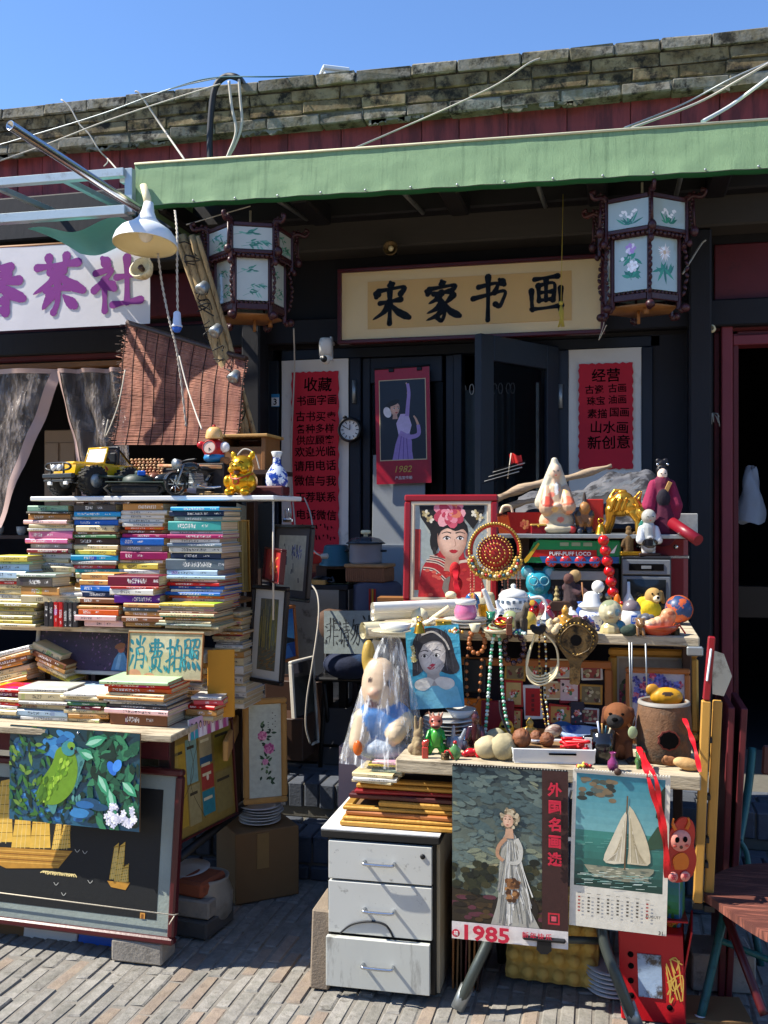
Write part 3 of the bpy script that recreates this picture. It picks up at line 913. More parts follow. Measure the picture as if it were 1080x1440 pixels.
for q in(0,1):b.box((0,.012,h*q),(w+.03,.05,.022),None,.004);b.box(((q-.5)*(w+.008),.012,h/2),(.022,.046,h),None,.004)
b.mk('frame','frame_maroon',sg)
cv=Canvas(w,h,None)
for ch,(a,b_,c,d)in{'宋':(521,577,458,394),'家':(594,648,454,393),'书':(662,718,450,388),'画':(741,795,443,386)}.items():
 x0,z0=L(sg,a,c);x1,z1=L(sg,b_,d)
 brush(cv,ch,x0/w+.5,z0/h,(x1-x0)/w,(z1-z0)/h,'#0b0a0b',.15)
cv.mk(sg,'ink','lettering',-.001)
MB().box((0,-.022,h/2),(w-.01,.003,h-.01)).mk('glass','glass_faint',sg)

# ------------------------------------------------------------------ paper notices beside the doors
def wavy(x0,x1,z0,z1,amp,n=16):
 pts=[]
 for i in range(n):t=i/n;pts.append((x0+(x1-x0)*t,z0+amp*sin(i*2.5)))
 for i in range(n*2):t=i/n/2;pts.append((x1+amp*sin(i*2.2),z0+(z1-z0)*t))
 for i in range(n):t=i/n;pts.append((x1+(x0-x1)*t,z1+amp*sin(i*2.7)))
 for i in range(n*2):t=i/n/2;pts.append((x0+amp*sin(i*2.2),z1+(z0-z1)*t))
 return pts
def notice(label,white,red,rows,Y):
 cxp=(white[0]+white[1])/2
 t=wall_thing('notice_scroll',label,'notice',cxp,white[3],Y)
 x0,z0=L(t,white[0],white[3]);x1,z1=L(t,white[1],white[2])
 MB().grid(6,20,lambda u,v:(x0+(x1-x0)*u,.004*sin(v*9+u*3),z0+(z1-z0)*v)).mk('backing_paper','white_paper',t)
 a0,c0=L(t,red[0],red[3]);a1,c1=L(t,red[1],red[2])
 MB().prism(wavy(a0,a1,c0,c1,.004),-.012,-.010).mk('red_sheet','red_paper',t)
 for(s,px,py,sz)in rows:
  x,z=L(t,px,py)
  if s=='~':
   cv=Canvas(.2,.04,None,5)
   for k in range(9):cv.curve([(k/9+cv.r.uniform(0,.05),cv.r.uniform(.1,.9))for _ in range(3)],.03,'#141012',n=4)
   cv.mk(t,'ink','brush_marks',-.0135,x,z-.02)
  else:
   text(s,t,x,z,sz*1.0*mpp(px,Y),'ink',-.0135,off=.012,rot=rng.uniform(-2,2),wob=.016)
 return t
notice('tall red handwritten notice on white paper beside the round clock',(396,490,504,800),(411,477,522,790),
       [('收藏',448,541,21),('书画字画',446,563,15),('古书买卖',445,586,15),('各种多样',444,603,14),('供应顾客',444,619,14),('欢迎光临',444,635,15),('请用电话',444,655,15.5),('微信与我',444,676,15.5),('王荐联系',445,699,15),('电话微信',446,724,15),('~',448,741,10),('~',452,756,10)],YW-.03)
notice('short red handwritten notice on white paper on the right door panel',(797,911,488,720),(814,890,510,660),
       [('经营',852,528,20),('古瓷',836,548,13),('古画',868,546,13),('珠宝',838,564,13),('油画',868,562,13),('素描',840,582,14),('国画',871,580,14),('山水画',857,601,18),('新创意',856,622,20)],YW-.01)

# ------------------------------------------------------------------ figures for pictures
def lady(cv,x,y,s,skin,hair,lips='#b03038',look=.15,eye='#241a1a',shade='#caa08c',fringe=True):
 """simple head: x,y centre of the face, s = half face width in canvas widths"""
 ar=cv.w/cv.h
 Y=lambda v:y+v*s*ar
 X=lambda v:x+v*s
 cv.poly([(X(-.4),Y(-.8)),(X(.4),Y(-.8)),(X(.55),Y(-2.1)),(X(-.55),Y(-2.1))],shade)
 out_=[(-1,.4),(-.98,-.2),(-.75,-.85),(-.3,-1.3),(.1,-1.38),(.5,-1.15),(.85,-.6),(1,.1),(.98,.7),(.5,1.3),(-.5,1.3),(-1,.4)]
 A_,B_,C_=hx(shade),hx(skin),tuple(min(1,q*1.22)for q in hx(skin))
 for i in range(7):
  q=i/6;f_=1-.085*i;cc=tuple(A_[j]+(B_[j]-A_[j])*min(1,q*1.6)+(C_[j]-B_[j])*max(0,q-.6)for j in range(3))
  cv.poly([(X(a*f_-.16*q),Y(b*f_+.12*q))for a,b in spline(out_,4)],cc)
 for q in(-1,1):
  ex=X(q*.45+look)
  cv.ell(ex,Y(.12),.25*s,.11*s,'#f2ece6',q*-4)
  cv.ell(ex+look*s*.2,Y(.12),.11*s,.12*s,eye)
  cv.ell(ex+look*s*.2+.03*s,Y(.16),.03*s,.03*s,'#ffffff',0,6)
  cv.curve([(ex-.27*s,Y(.1)),(ex,Y(.27)),(ex+.27*s,Y(.12))],.06*s,eye,n=5)
  cv.curve([(ex-.3*s*q,Y(.46)),(ex,Y(.54)),(ex+.34*s*q,Y(.44))],.09*s,hair,(1,.4),5)
 cv.curve([(X(look*1.4+.05),Y(.05)),(X(look*1.8+.1),Y(-.35)),(X(look*1.6),Y(-.42))],.05*s,shade,n=5)
 cv.poly([(X(a+look*1.3),Y(b))for a,b in((-.32,-.74),(-.1,-.64),(0,-.67),(.1,-.64),(.32,-.74),(.12,-.9),(-.12,-.9))],lips)
def framed(name,label,cat,w,h,fw,loc,rot,fm,cv=None,mw=0,mm=None,pm='print',glass=True,fd=.022,group=None,back=True):
 """framed picture; origin at bottom centre, faces -Y; cv is a canvas the size of the opening"""
 t=thing(name,label,cat,loc,rot,group)
 b=MB()
 for q in(0,1):
  z=fw/2 if q==0 else h-fw/2
  b.box((0,fd/2,z),(w,fd,fw),None,min(fw,fd)*.25)
  b.box(((q-.5)*(w-fw),fd/2+.0005,h/2),(fw,fd,h-2*fw),None,min(fw,fd)*.25)
 b.mk('frame',fm,t)
 if back:MB().box((0,fd-.003,h/2),(w-fw,.004,h-fw)).mk('back_board','cardboard',t)
 if mm:MB().box((0,fd*.55,h/2),(w-2*fw+.002,.002,h-2*fw+.002)).mk('mat_board',mm,t)
 if cv:cv.mk(t,pm,'picture',fd*.55-.002,0,fw+mw)
 if glass:MB().box((0,fd*.25,h/2),(w-2*fw+.004,.0015,h-2*fw+.004)).mk('glass','glass_clear',t)
 return t

# 1982 calendar hanging on the left door leaf
YC=5.40
ca=wall_thing('wall_calendar','red calendar of a dancer in purple hanging on the navy door','calendar',568,680,YC)
w=PY(606,600,YC).x-PY(529,600,YC).x;h=L(ca,568,516)[1]
cv=Canvas(w,h,'#a5142c',3)
cv.rect(.07,.2,.93,.9,'#c9b58c');cv.rect(.085,.208,.915,.893,'#1d222c')
cv.poly([(.3,.208),(.36,.34),(.42,.42),(.62,.44),(.66,.36),(.66,.28),(.68,.208)],'#9a80c0')
for k in range(7):cv.stroke([(.36+k*.045,.208),(.45+k*.022,.42)],.012,'#5d3f8c' if k%2 else '#9a7cc4')
cv.poly([(.42,.42),(.38,.52),(.46,.6),(.6,.6),(.66,.5),(.62,.43)],'#cdbbe0')
cv.curve([(.58,.58),(.6,.68),(.62,.78),(.6,.86)],.075,'#a88cc8',(1,.7));cv.curve([(.605,.77),(.61,.83),(.57,.868)],.045,'#d9a98c',(1,.5))
cv.curve([(.44,.44),(.62,.4),(.78,.42),(.78,.5)],.09,'#a88cc8',(1,.7));cv.curve([(.78,.5),(.74,.55),(.7,.58)],.045,'#d9a98c',(1,.6))
cv.ell(.31,.66,.13,.1,'#14110f');cv.ell(.22,.62,.07,.1,'#e8e2e4',20)
lady(cv,.36,.645,.085,'#dcae94','#1a1210',look=.25)
cv.ell(.33,.70,.12,.05,'#14110f',20)
cv.mk(ca,'print_gloss','picture',0)
MB().box((0,.004,h/2),(w,.004,h)).mk('sheets','white_paper',ca)
MB().tube([(-w/2-.005,0,h),(w/2+.005,0,h+.004)],.006,6).mk('binding_bar','black_metal',ca)
MB().tube([(-.01,.01,h),(0,.012,h+.07)],.0015,5).mk('string','cable_black',ca)
text('1982',ca,0,h*.125,.052,'gold_ink',-.004,off=.005,shear=.25)
text('产品宣传册',ca,0,h*.05,.02,'white_ink',-.004)
for q in(-.06,.1):
 MB().box((q,-.004,h-.012),(.03,.01,.02),None,.003).mk('clip','black_metal',ca)
ca.rotation_euler=(R(-2),R(-1.5),0)
# white board under the calendar, leaning on the door
p=PY(560,780,5.42)
mat('grey_white','#8f9396',.6,var=.1,dirt='#55585c',dscale=30,dlo=.66,dhi=.7)
bd=tag(MB().box((0,0,.28),(.3,.015,.56),None,.002).mk('white_board','grey_white',None,(p.x,5.42,p.z),(R(-3),0,0)),'white marked board leaning on the door under the dancer calendar','board')
p=PY(560,868,5.36)
tag(MB().box((0,0,.2),(.34,.02,.4),None,.002).mk('grey_sheet',mat('grey_panel','#8b9196',.6,var=.15),None,(p.x,5.38,p.z),(R(-5),0,0)),'grey panel standing below the white marked board','panel')

# round wall clock
YK=5.44
ck=wall_thing('wall_clock','small round black wall clock with white dial beside the red notice','clock',494,605,YK)
r=17.5*mpp(494,YK)
rx90=rotm(90)
MB().lathe([(r*.78,.028),(r*.8,.045),(r*.9,.05),(r,.035),(r,0),(0,0)],n=32,rot=rx90).mk('case','black_plastic',ck)
MB().lathe([(0,.03),(r*.82,.03)],n=32,rot=rx90).mk('dial','white_plastic',ck)
b=MB()
for k in range(12):
 a=R(30*k);b.box((sin(a)*r*.62,-.0315,cos(a)*r*.62),(r*.06,.001,r*.2),rotm(0,30*k))
b.mk('numerals','ink',ck)
for a,l,wd,nm in((2,.42,.06,'hour_hand'),(-62,.6,.045,'minute_hand')):
 MB().box((sin(R(a))*r*l/2,-.034,cos(R(a))*r*l/2),(r*wd,.0015,r*l),rotm(0,a)).mk(nm,'ink',ck)
MB().box((-r*.45,-.02,r*1.02),(r*.3,.03,r*.25),rotm(0,-25),.006).mk('bracket','black_plastic',ck)

# security camera under the lintel
sc=wall_thing('security_camera','white dome security camera mounted over the red notice','camera',458,512,5.3)
s=mpp(458,5.3)
MB().lathe([(0,12*s),(9*s,12*s),(9.5*s,30*s),(8*s,36*s),(0,36*s)],n=20).mk('body','white_plastic',sc)
MB().ell((0,0,8*s),(8.2*s,8.2*s,8.2*s),None,18,12).mk('head','white_plastic',sc)
MB().lathe([(4.6*s,0),(4.6*s,.012),(0,.013)],c=(0,-7.4*s,6*s),n=18,rot=rotm(90)).mk('lens','black_plastic',sc)
MB().box((0,.07,34*s),(7*s,.14,5*s),None,.004).mk('bracket','white_plastic',sc)
MB().box((7*s,.02,22*s),(3*s,.03,34*s),None,.003).mk('antenna','white_plastic',sc)
# round spotlight on the beam
fl_=wall_thing('spotlight','small round dusty spotlight on the beam above the sign','lamp',551,351,5.2)
s=mpp(551,5.2)
MB().lathe([(0,-.02),(5*s,-.02),(10.5*s,.03),(10.5*s,.04),(9*s,.04),(4*s,0),(0,.0)],n=20,rot=rx90).mk('shell','bronze',fl_)
MB().ell((0,-.02,0),4*s).mk('bulb','cream_enamel',fl_)
MB().box((0,.05,0),(4*s,.1,4*s)).mk('bracket','black_metal',fl_)
# house number plate
np_=wall_thing('number_plate','small blue and white house number plate on the door post','plate',387,572,5.46)
s=mpp(387,5.46)
MB().box((0,.004,9*s),(12*s,.006,18*s),None,.001).mk('plate',mat('plate_blue','#2f7fae',.4),np_)
MB().box((0,.0005,7*s),(11*s,.002,12*s)).mk('field','white_plastic',np_)
text('3',np_,0,7*s,12*s,'ink',-.002,off=.02)
# hooks and lights on the red post
p=PY(1000,463,5.44);tag(MB().ell((0,0,0),(.025,.02,.02),None,10,6).lathe([(.012,0),(.02,.03),(.012,.035)],rot=rx90,n=10).mk('porch_light','cream_enamel',None,p),'tiny pale bulb fitting on the red door post','bulb')
p=PY(1003,586,5.44)
b=MB()
for k in range(14):
 a=rng.uniform(0,6.3);b.tube([(0,0,.02),(cos(a)*.02,-.02,.0+rng.uniform(-.02,.02)),(cos(a)*.03,-.02,-.06*rng.random())],.0025,4)
tag(b.mk('dried_sprig',mat('drygrass','#9a9a92',.9),None,p),'dried grey sprig tied to the red door post','sprig')
# hanging clear bag in the dark doorway
p=PY(1056,735,5.7)
mat('bag_clear','#9aa2ac',.3,var=.2,bump=.5,bscale=20,alpha=.75)
b=MB();b.grid(12,14,lambda u,v:(.07*(1-.75*v**2)*cos(u*6.283)+.01*sin(u*19+v*8),.045*(1-.7*v)*sin(u*6.283),.3*v+.012*sin(u*13)))
tag(b.mk('hanging_bag','bag_clear',None,p),'crumpled grey plastic bag hanging in the dark doorway','bag')
bn=wall_thing('box_in_doorway','dark printed carton standing inside the dark red doorway','carton',1070,862,5.9)
MB().box((0,.1,.06),(.25,.2,.18),None,.004).mk('carton','frame_black',bn)

# ------------------------------------------------------------------ teahouse banner
YT=5.02
tb=wall_thing('cloth_banner','white cloth banner with purple characters hanging over the teahouse','banner',60,464,YT)
bx0=PY(-130,400,YT).x-tb.location.x;bx1=PY(211,400,YT).x-tb.location.x
w=bx1-bx0;h=L(tb,60,343)[1]
mat('banner_cloth','#d6d2d4',.85,var=.08,vscale=3,bump=.3,bscale=18)
zl0,zl1=L(tb,0,466)[1],L(tb,210,455)[1]
zu0,zu1=L(tb,0,346)[1],L(tb,210,336)[1]
def bsurf(u,v):
 return(bx0+w*u,.0016*noise.noise((u*6,v*2,0)),(zl0+(zl1-zl0)*u)*(1-v)+(zu0+(zu1-zu0)*u)*v)
MB().grid(60,10,bsurf).mk('cloth','banner_cloth',tb)
cv=Canvas(4,2,None)
for ch,(a,b_,c,d)in{'春':(-44,33,444,368),'茶':(46,117,441,360),'社':(131,198,436,360)}.items():
 x0,z0=L(tb,a,c);x1,z1=L(tb,b_,d)
 brush(cv,ch,x0/4+.5,z0/2,(x1-x0)/4,(z1-z0)/2,'#7c1f7e',.155)
o=cv.mk(tb,'purple_ink','lettering',-.0035)
MB().tube([(bx0,.01,zu0),(bx1,.01,zu1)],.012,8).mk('hanging_rod','wood_mid',tb)

# ------------------------------------------------------------------ palace lanterns
mat('frost','#a9b8b4',.35,var=.08,vscale=4,bump=.02)
def lantern_glass(w,h,kind,seed):
 cv=Canvas(w,h,'#a3b3ae' if kind<3 else '#b3b8ae',seed);r=cv.r
 g1=['#1f7d5c','#2c9069','#186a50']
 if kind==0:  # peonies
  for(x,y)in((.5,.78),(.55,.45)):
   for k in range(8):cv.leaf(x+r.uniform(-.15,.15),y-.12+r.uniform(-.1,.05),r.uniform(.2,.34),.1,r.uniform(0,360),r.choice(g1))
  cv.curve([(.5,.75),(.45,.5),(.52,.2)],.02,'#1f7d5c')
  for k in range(6):cv.leaf(.5,.25,.3,.11,20+k*28,r.choice(g1))
  cv.flower(.5,.8,.17,['#d9c6e6','#efe6f2','#b98fd0'],2);cv.flower(.56,.46,.18,['#f4f1ee','#ffffff','#e3dcd8'],3)
  cv.ell(.25,.62,.06,.06,'#f4f1ee')
 elif kind==1:  # chrysanthemum
  for k in range(9):cv.leaf(.5+r.uniform(-.1,.2),.3,r.uniform(.3,.5),.1,r.uniform(30,160),r.choice(g1))
  for k in range(4):cv.leaf(.5,.42,.5,.1,200+k*40,r.choice(g1))
  for k in range(22):cv.leaf(.52,.72,r.uniform(.2,.3),.05,k*16.4,r.choice(['#f1e6dc','#e2cfc4','#ffffff']))
  cv.ell(.52,.72,.06,.06,'#d9b98c')
 elif kind==2:  # orchids
  for k in range(12):cv.leaf(.5+r.uniform(-.1,.1),.12,r.uniform(.15,.35),.05,r.uniform(0,180),r.choice(g1))
  for k in range(9):cv.ell(.32+k*.045,.5+.12*sin(k),.03,.05,'#f5f3f0',r.uniform(0,90))
 else:  # bamboo
  for(x,y)in((.3,.72),(.62,.36),(.5,.2)):
   cv.curve([(x-.3,y-.1),(x,y),(x+.25,y+.06)],.012,'#5b8f74')
   for k in range(9):cv.leaf(x+r.uniform(-.2,.22),y+r.uniform(-.05,.05),r.uniform(.14,.26),.05,r.uniform(-60,40),r.choice(['#3d8064','#6fa48c','#2c6a50']))
 return cv
def lantern(name,label,px,pytop,pybot,Y,yaw,kinds,broken=False):
 p=PY(px,pybot,Y);s=mpp(px,Y);Ht=(pybot-pytop)*s
 t=thing(name,label,'lantern',p,(0,0,R(yaw)),'palace lanterns under the awning')
 Ru,Rl=.208,.172
 zu0,zu1=Ht*.70,Ht
 zl0,zl1=.045,Ht*.665
 frame=MB()
 cor=lambda r,k:(r*cos(R(60*k)),r*sin(R(60*k)))
 for k in range(6):
  for(r_,z0,z1,th)in((Ru,zu0-.05,zu1+.02,.018),(Rl,zl0-.05,zl1+.02,.018)):
   x,y=cor(r_,k);frame.box((x,y,(z0+z1)/2),(th,th,z1-z0),rotm(0,0,60*k),.003)
   x,y=cor(r_+.012,k);frame.ell((x,y,z0),(.014,.014,.018),None,8,6);frame.ell((x,y,z1),(.012,.012,.014),None,8,6)
  for(r_,z,hh)in((Ru,zu0,.018),(Ru,zu1,.02),(Rl,zl0,.03),(Rl,zl1,.018)):
   a,b_=Vector((*cor(r_,k),z)),Vector((*cor(r_,k+1),z));d=b_-a
   frame.box((a+b_)/2,(d.length-.018,.014,hh),d.to_track_quat('X','Z').to_matrix(),.003)
 frame.mk('frame','rosewood',t)
 # carved aprons and scroll brackets
 carve=MB()
 for k in range(6):
  a,b_=Vector((*cor(Ru,k),0)),Vector((*cor(Ru,k+1),0))
  for i in range(9):
   q=a.lerp(b_,(i+.5)/9);carve.ell((q.x,q.y,zu0-.014-.006*abs(sin(i*1.7))),(.012,.006,.01),rotm(0,0,60*k+120),6,4)
  a,b_=Vector((*cor(Rl,k),0)),Vector((*cor(Rl,k+1),0))
  for i in range(8):
   q=a.lerp(b_,(i+.5)/8);carve.ell((q.x,q.y,zl0+.02),(.01,.006,.008),rotm(0,0,60*k+120),6,4)
  for i in range(9):
   rr=Rl+.022+.016*sin(i/8*math.pi)
   x,y=cor(rr,k);carve.ell((x,y,zl0+.02+(zl1-zl0-.06)*i/8),(.009,.009,.014),rotm(0,30*(-1)**i,60*k),6,4)
   rr=Ru+.02+.006*sin(i)
   x,y=cor(rr,k);carve.ell((x,y,zu0+(zu1-zu0)*i/8),(.009,.009,.009),None,6,4)
 carve.mk('carving','rosewood',t)
 for k in range(6):  # scroll finials at the top corners
  x,y=cor(Ru+.03,k);fb=MB()
  fb.tube(spline([(cor(Ru,k)[0],cor(Ru,k)[1],zu1),(x,y,zu1+.015),(*cor(Ru+.07,k),zu1+.005),(*cor(Ru+.085,k),zu1+.03),(*cor(Ru+.065,k),zu1+.04)],4),[.012]*8+[.009]*9,6)
  for i in range(5):fb.ell((*cor(Ru+.02+i*.012,k),zu1+.022+.01*sin(i*2)),.008,None,6,4)
  fb.tube([(*cor(Ru+.03,k),zu1),(*cor(Ru+.035,k),zu0+.02)],.006,5)
  fb.ell((*cor(Ru+.035,k),zu0),(.02,.02,.024),None,8,6)
  fb.mk('scroll_bracket','rosewood',t)
  MB().ell((*cor(Rl+.03,k),.0),(.022,.022,.02),None,8,6).mk('corner_knob','rosewood',t)
 for k in range(6):
  for(r_,z0,z1,kd)in((Ru,zu0+.012,zu1-.012,kinds[0]),(Rl,zl0+.03,zl1-.01,kinds[1+k%2])):
   a,b_=Vector((*cor(r_,k),z0)),Vector((*cor(r_,k+1),z0));d=b_-a
   wd=d.length-.02
   if broken and k==broken and r_==Ru:continue
   c_=lantern_glass(wd,z1-z0,kd,k*7+int(px))
   o=c_.mb.mk('glass_panel','ceramic',t,(a+b_)/2)
   o.rotation_euler=(0,0,R(60*k+30+90))
   MB().box((0,.004,(z1-z0)/2),(wd,.003,z1-z0)).mk('pane','frost',o)
 if broken:  # one top panel hangs loose, swung outwards
  k=broken;a,b_=Vector((*cor(Ru,k),zu1)),Vector((*cor(Ru,k+1),zu1))
  c_=lantern_glass((b_-a).length-.01,.2,3,99)
  o=c_.mb.mk('loose_panel','ceramic',t,(a+b_)/2);o.rotation_euler=(R(180+52),0,R(60*k+120))
  MB().box((0,.004,.1),(.2,.004,.2)).mk('pane','frost',o)
 b=MB();b.tube([(0,0,zu1),(0,0,zu1+.12)],.006,6)
 for k in range(6):b.tube([(*cor(Ru-.01,k),zu1),(0,0,zu1+.03)],.005,5)
 b.mk('hanger','rope',t)
 b=MB();b.lathe([(0,zl0-.04),(Rl-.01,zl0-.038),(Rl-.01,zl0-.03),(0,zl0-.03)],n=6);b.mk('base_board','wood_mid',t)
 b=MB();b.tube([(.02,-.02,zl0-.04),(.02,-.02,zl0-.1)],.008,6);b.tube([(.1,.0,zl0-.04),(.1,.0,zl0-.07)],.012,6);b.mk('tassel_stub','wood_mid',t)
 if not broken:
  b=MB();b.tube(spline([(-.02,-.16,-.05),(-.14,-.18,-.1),(-.2,-.15,-.02),(-.21,-.14,.04)],5),.002,4);b.mk('loose_wire','rope',t)
lantern('palace_lantern','six-sided carved lantern with peony and chrysanthemum glass panels',903,293,440,4.78,-81,(2,1,0))
lantern('palace_lantern','broken carved lantern with bamboo glass panels and a loose flap',352,330,452,4.72,25,(3,3,3),broken=2)
# yellow tassel hanging before the sign
p=PY(789,440,5.1)
b=MB();b.ell((0,0,.05),.012,None,8,6)
for k in range(10):b.tube([(0,0,.045),(rng.uniform(-.012,.012),rng.uniform(-.01,.01),0),(rng.uniform(-.016,.016),rng.uniform(-.01,.01),-.07)],.0028,4)
b.tube([(0,0,.05),(.01,0,.6)],.0015,4)
tag(b.mk('tassel',mat('yellow_silk','#c7b24a',.6),None,p),'thin yellow silk tassel hanging before the shop sign','tassel')

# ------------------------------------------------------------------ street lamp on a steel pole
lp=PY(204,345,4.2)
lm=thing('dome_lamp','white enamel dome lamp on a shiny steel pole by the awning','lamp',lp,(R(-8),R(1),0))
r=45*mpp(204,4.2)
mat('lamp_white','#e4e6e6',.3,var=.06,bump=.02,dirt='#cfc6ac',dscale=7,dlo=.66,dhi=.8)
dome=[(r,0),(r*.985,r*.1),(r*.93,r*.28),(r*.8,r*.46),(r*.6,r*.6),(r*.38,r*.68),(r*.25,r*.7)]
MB().lathe(dome,n=40).mk('shade','lamp_white',lm)
MB().lathe([(q*.985,z-.003)for q,z in dome[::-1]]+[(r*.985,0.0),(r,0)],n=40).mk('shade_lining','cream_enamel',lm)
MB().lathe([(r*.42,r*.68),(r*.44,r*.72),(r*.3,r*.86),(r*.2,r*1.1),(r*.15,r*1.4),(0,r*1.42)],n=30).mk('collar','lamp_white',lm)
MB().tube([(0,0,r*1.3),(-.012,-.0,r*1.6),(-.035,-.0,r*2.0)],[.017,.019,.016],12).mk('stem','cream_enamel',lm)
MB().ell((0,0,.06),(.035,.035,.045),None,16,10).mk('bulb','white_plastic',lm)
b=MB();a=PY(14,176,3.5);e=PY(193,292,4.3);d=(e-a).normalized()
b.lathe([(.02,0),(.02,(e-a).length)],c=a,n=16,rot=d.to_track_quat('Z','Y').to_matrix());b.lathe([(.017,(e-a).length),(.017,0),(.02,0)],c=a,n=16,rot=d.to_track_quat('Z','Y').to_matrix())
tag(b.mk('steel_pole','steel',None,a,world=True),'polished hollow steel pole jutting out beside the dome lamp','pole')
p=PY(198,376,4.25)
sp=thing('bowl_lamp','small dirty bowl lamp tilted below the big dome lamp','lamp',p,(R(62),R(-14),0))
r=17.5*mpp(198,4.25)
MB().lathe([(0,-r),(r*.6,-r*.85),(r*.95,-r*.3),(r,.1*r),(r*.9,.1*r),(r*.8,-.2*r),(r*.5,-.5*r),(0,-.6*r)],n=24).mk('bowl',mat('old_bowl','#d8cda6',.5,var=.25,vscale=20,dirt='#8f7a45',dscale=30,dlo=.5,dhi=.7),sp)
MB().lathe([(.012,-.02),(.014,.005),(.008,.008),(0,.006)],n=12).mk('socket','wood_dark',sp)
# twisted cords with a bulb holder
def twisted(pts,r,turns):
 pts=spline(pts,14);n=len(pts);b=MB()
 for ph in(0,math.pi):
  q=[]
  for i,p_ in enumerate(pts):
   a_=turns*2*math.pi*i/n+ph
   q.append(Vector(p_)+Vector((cos(a_),sin(a_),0))*r)
  b.tube(q,r*.9,5)
 return b
c1=[PY(246,296,4.45),PY(249,330,4.35),PY(249,380,4.3),PY(250,440,4.3)]
tag(twisted(c1,.0035,10).mk('twisted_cord','cable_white',None,c1[-1],world=True),'twisted white flex carrying the blue bulb holder','cord')
bh=thing('bulb_holder','white and blue plastic bulb holder hanging on twisted flex','bulb holder',PY(249,464,4.3))
s=mpp(249,4.3)
MB().lathe([(0,26*s),(3*s,26*s),(5*s,24*s),(6*s,8*s),(7.5*s,6*s),(7.5*s,4*s),(0,4*s)],n=16).mk('socket',mat('pale_blue','#c9d3e6',.35),bh)
MB().lathe([(6.5*s,4*s),(6.5*s,1*s),(4*s,-3*s),(0,-4*s)],n=16).mk('cap',mat('bright_blue','#1d5fc4',.35),bh)
c2=[PY(222,356,4.28),PY(228,400,4.3),PY(238,450,4.3),PY(247,485,4.32),PY(254,530,4.35),PY(262,600,4.4)]
tag(twisted(c2,.0035,16).mk('twisted_cord','cable_white',None,c2[-1],world=True),'twisted white flex running down from the dome lamp over the blind','cord')
c3=[PY(252,500,4.33),PY(262,540,4.25),PY(275,580,4.1),PY(284,604,4.0)]
tag(MB().tube(spline(c3,5),.004,6).mk('slanting_flex','cable_white',None,c3[-1],world=True),'plain white cord slanting from the twisted flex towards the red clock','cord')
c4=[PY(152,590,4.3),PY(148,615,4.3),PY(166,570,4.35),PY(176,520,4.4)]
tag(MB().tube(spline(c4,6),.003,5).mk('loose_string','rope',None,c4[0],world=True),'loose pale string looped at the frayed edge of the blind','string')

# ------------------------------------------------------------------ roof cables
def cable(name,label,pts,Y,r,m,n=7):
 q=[PY(a[0],a[1],a[2]if len(a)>2 else Y)for a in pts]
 return tag(MB().tube(spline([tuple(v)for v in q],n),r,8 if r>.008 else 5).mk(name,m,None,q[0],world=True),label,'cable')
cable('black_hose','thick black cable hose arching over the parapet',[(296,235),(295,190),(299,140),(306,117),(320,107),(335,110),(342,118,5.3)],5.08,.018,'cable_black')
cable('white_cable','pale cable dropping from the black hose in a wide bend',[(336,112),(338,140),(340,175),(330,205),(318,225)],5.06,.008,'cable_white')
cable('white_cable','pale cable dropping straight from the black hose',[(322,114),(326,150),(332,185),(322,215),(316,228)],5.05,.008,'cable_white')
cable('thin_wire','pale kinked wire over the parapet above the bare canopy rail',[(86,140),(98,150),(112,175),(125,188),(140,212),(152,224),(166,240,4.5)],5.08,.0045,'cable_white',3)
cable('thin_wire','short pale wire end beside the canopy corner',[(152,224),(151,229),(146,234)],5.04,.0035,'cable_white',3)
cable('thin_wire','straight pale wire running down the parapet to the awning corner',[(190,129),(198,134),(230,182),(262,228,4.8)],5.08,.006,'cable_white',4)
cable('power_line','sagging grey wire drawn along the parapet, upper of two',[(-40,215),(60,186),(150,158),(240,125),(310,109)],5.0,.004,'steel_dull')
cable('power_line','sagging pale wire drawn along the parapet, lower of two',[(-40,240),(60,205),(150,170),(240,140),(310,118)],5.02,.004,'cable_white')
cable('power_line','dark teal wire leading off above the parapet to the hose',[(240,125),(280,113),(320,108),(380,108),(440,106,5.6)],5.0,.004,'cable_teal')
cable('thin_wire','long pale wire slanting from the awning over the middle parapet',[(490,212,4.6),(560,182),(640,147),(700,118),(745,88),(770,80,5.3)],5.06,.0045,'cable_white')
cable('thin_wire','lower grey wire rising towards the parapet over the carved lantern',[(878,180,4.6),(960,147),(1030,110),(1090,84)],5.05,.005,'steel_dull')
cable('thin_wire','pale wire rising beside the grey wire over the carved lantern',[(888,180,4.6),(980,145),(1040,112),(1100,78)],5.04,.006,'cable_white')
cable('white_cable','white cable rising steeply from the awning past the fascia',[(988,171,4.6),(1025,150),(1060,125),(1100,95)],5.04,.009,'white_plastic')
cable('white_cable','white cord crossing the maroon wall beside the carved lantern',[(960,385,5.0),(985,345,5.2),(992,338,5.25)],5.2,.005,'cable_white')
cable('thin_wire','thin white wire stretched below the awning by the broken lantern',[(262,316,4.6),(310,302,4.6),(352,290,4.55)],4.6,.003,'cable_white')
cable('lead_wire','pale lead hanging down the white paper notice',[(413,462,5.3),(414,520,5.42),(410,620,5.42),(411,690,5.42),(417,760,5.3)],5.42,.005,'cable_white')

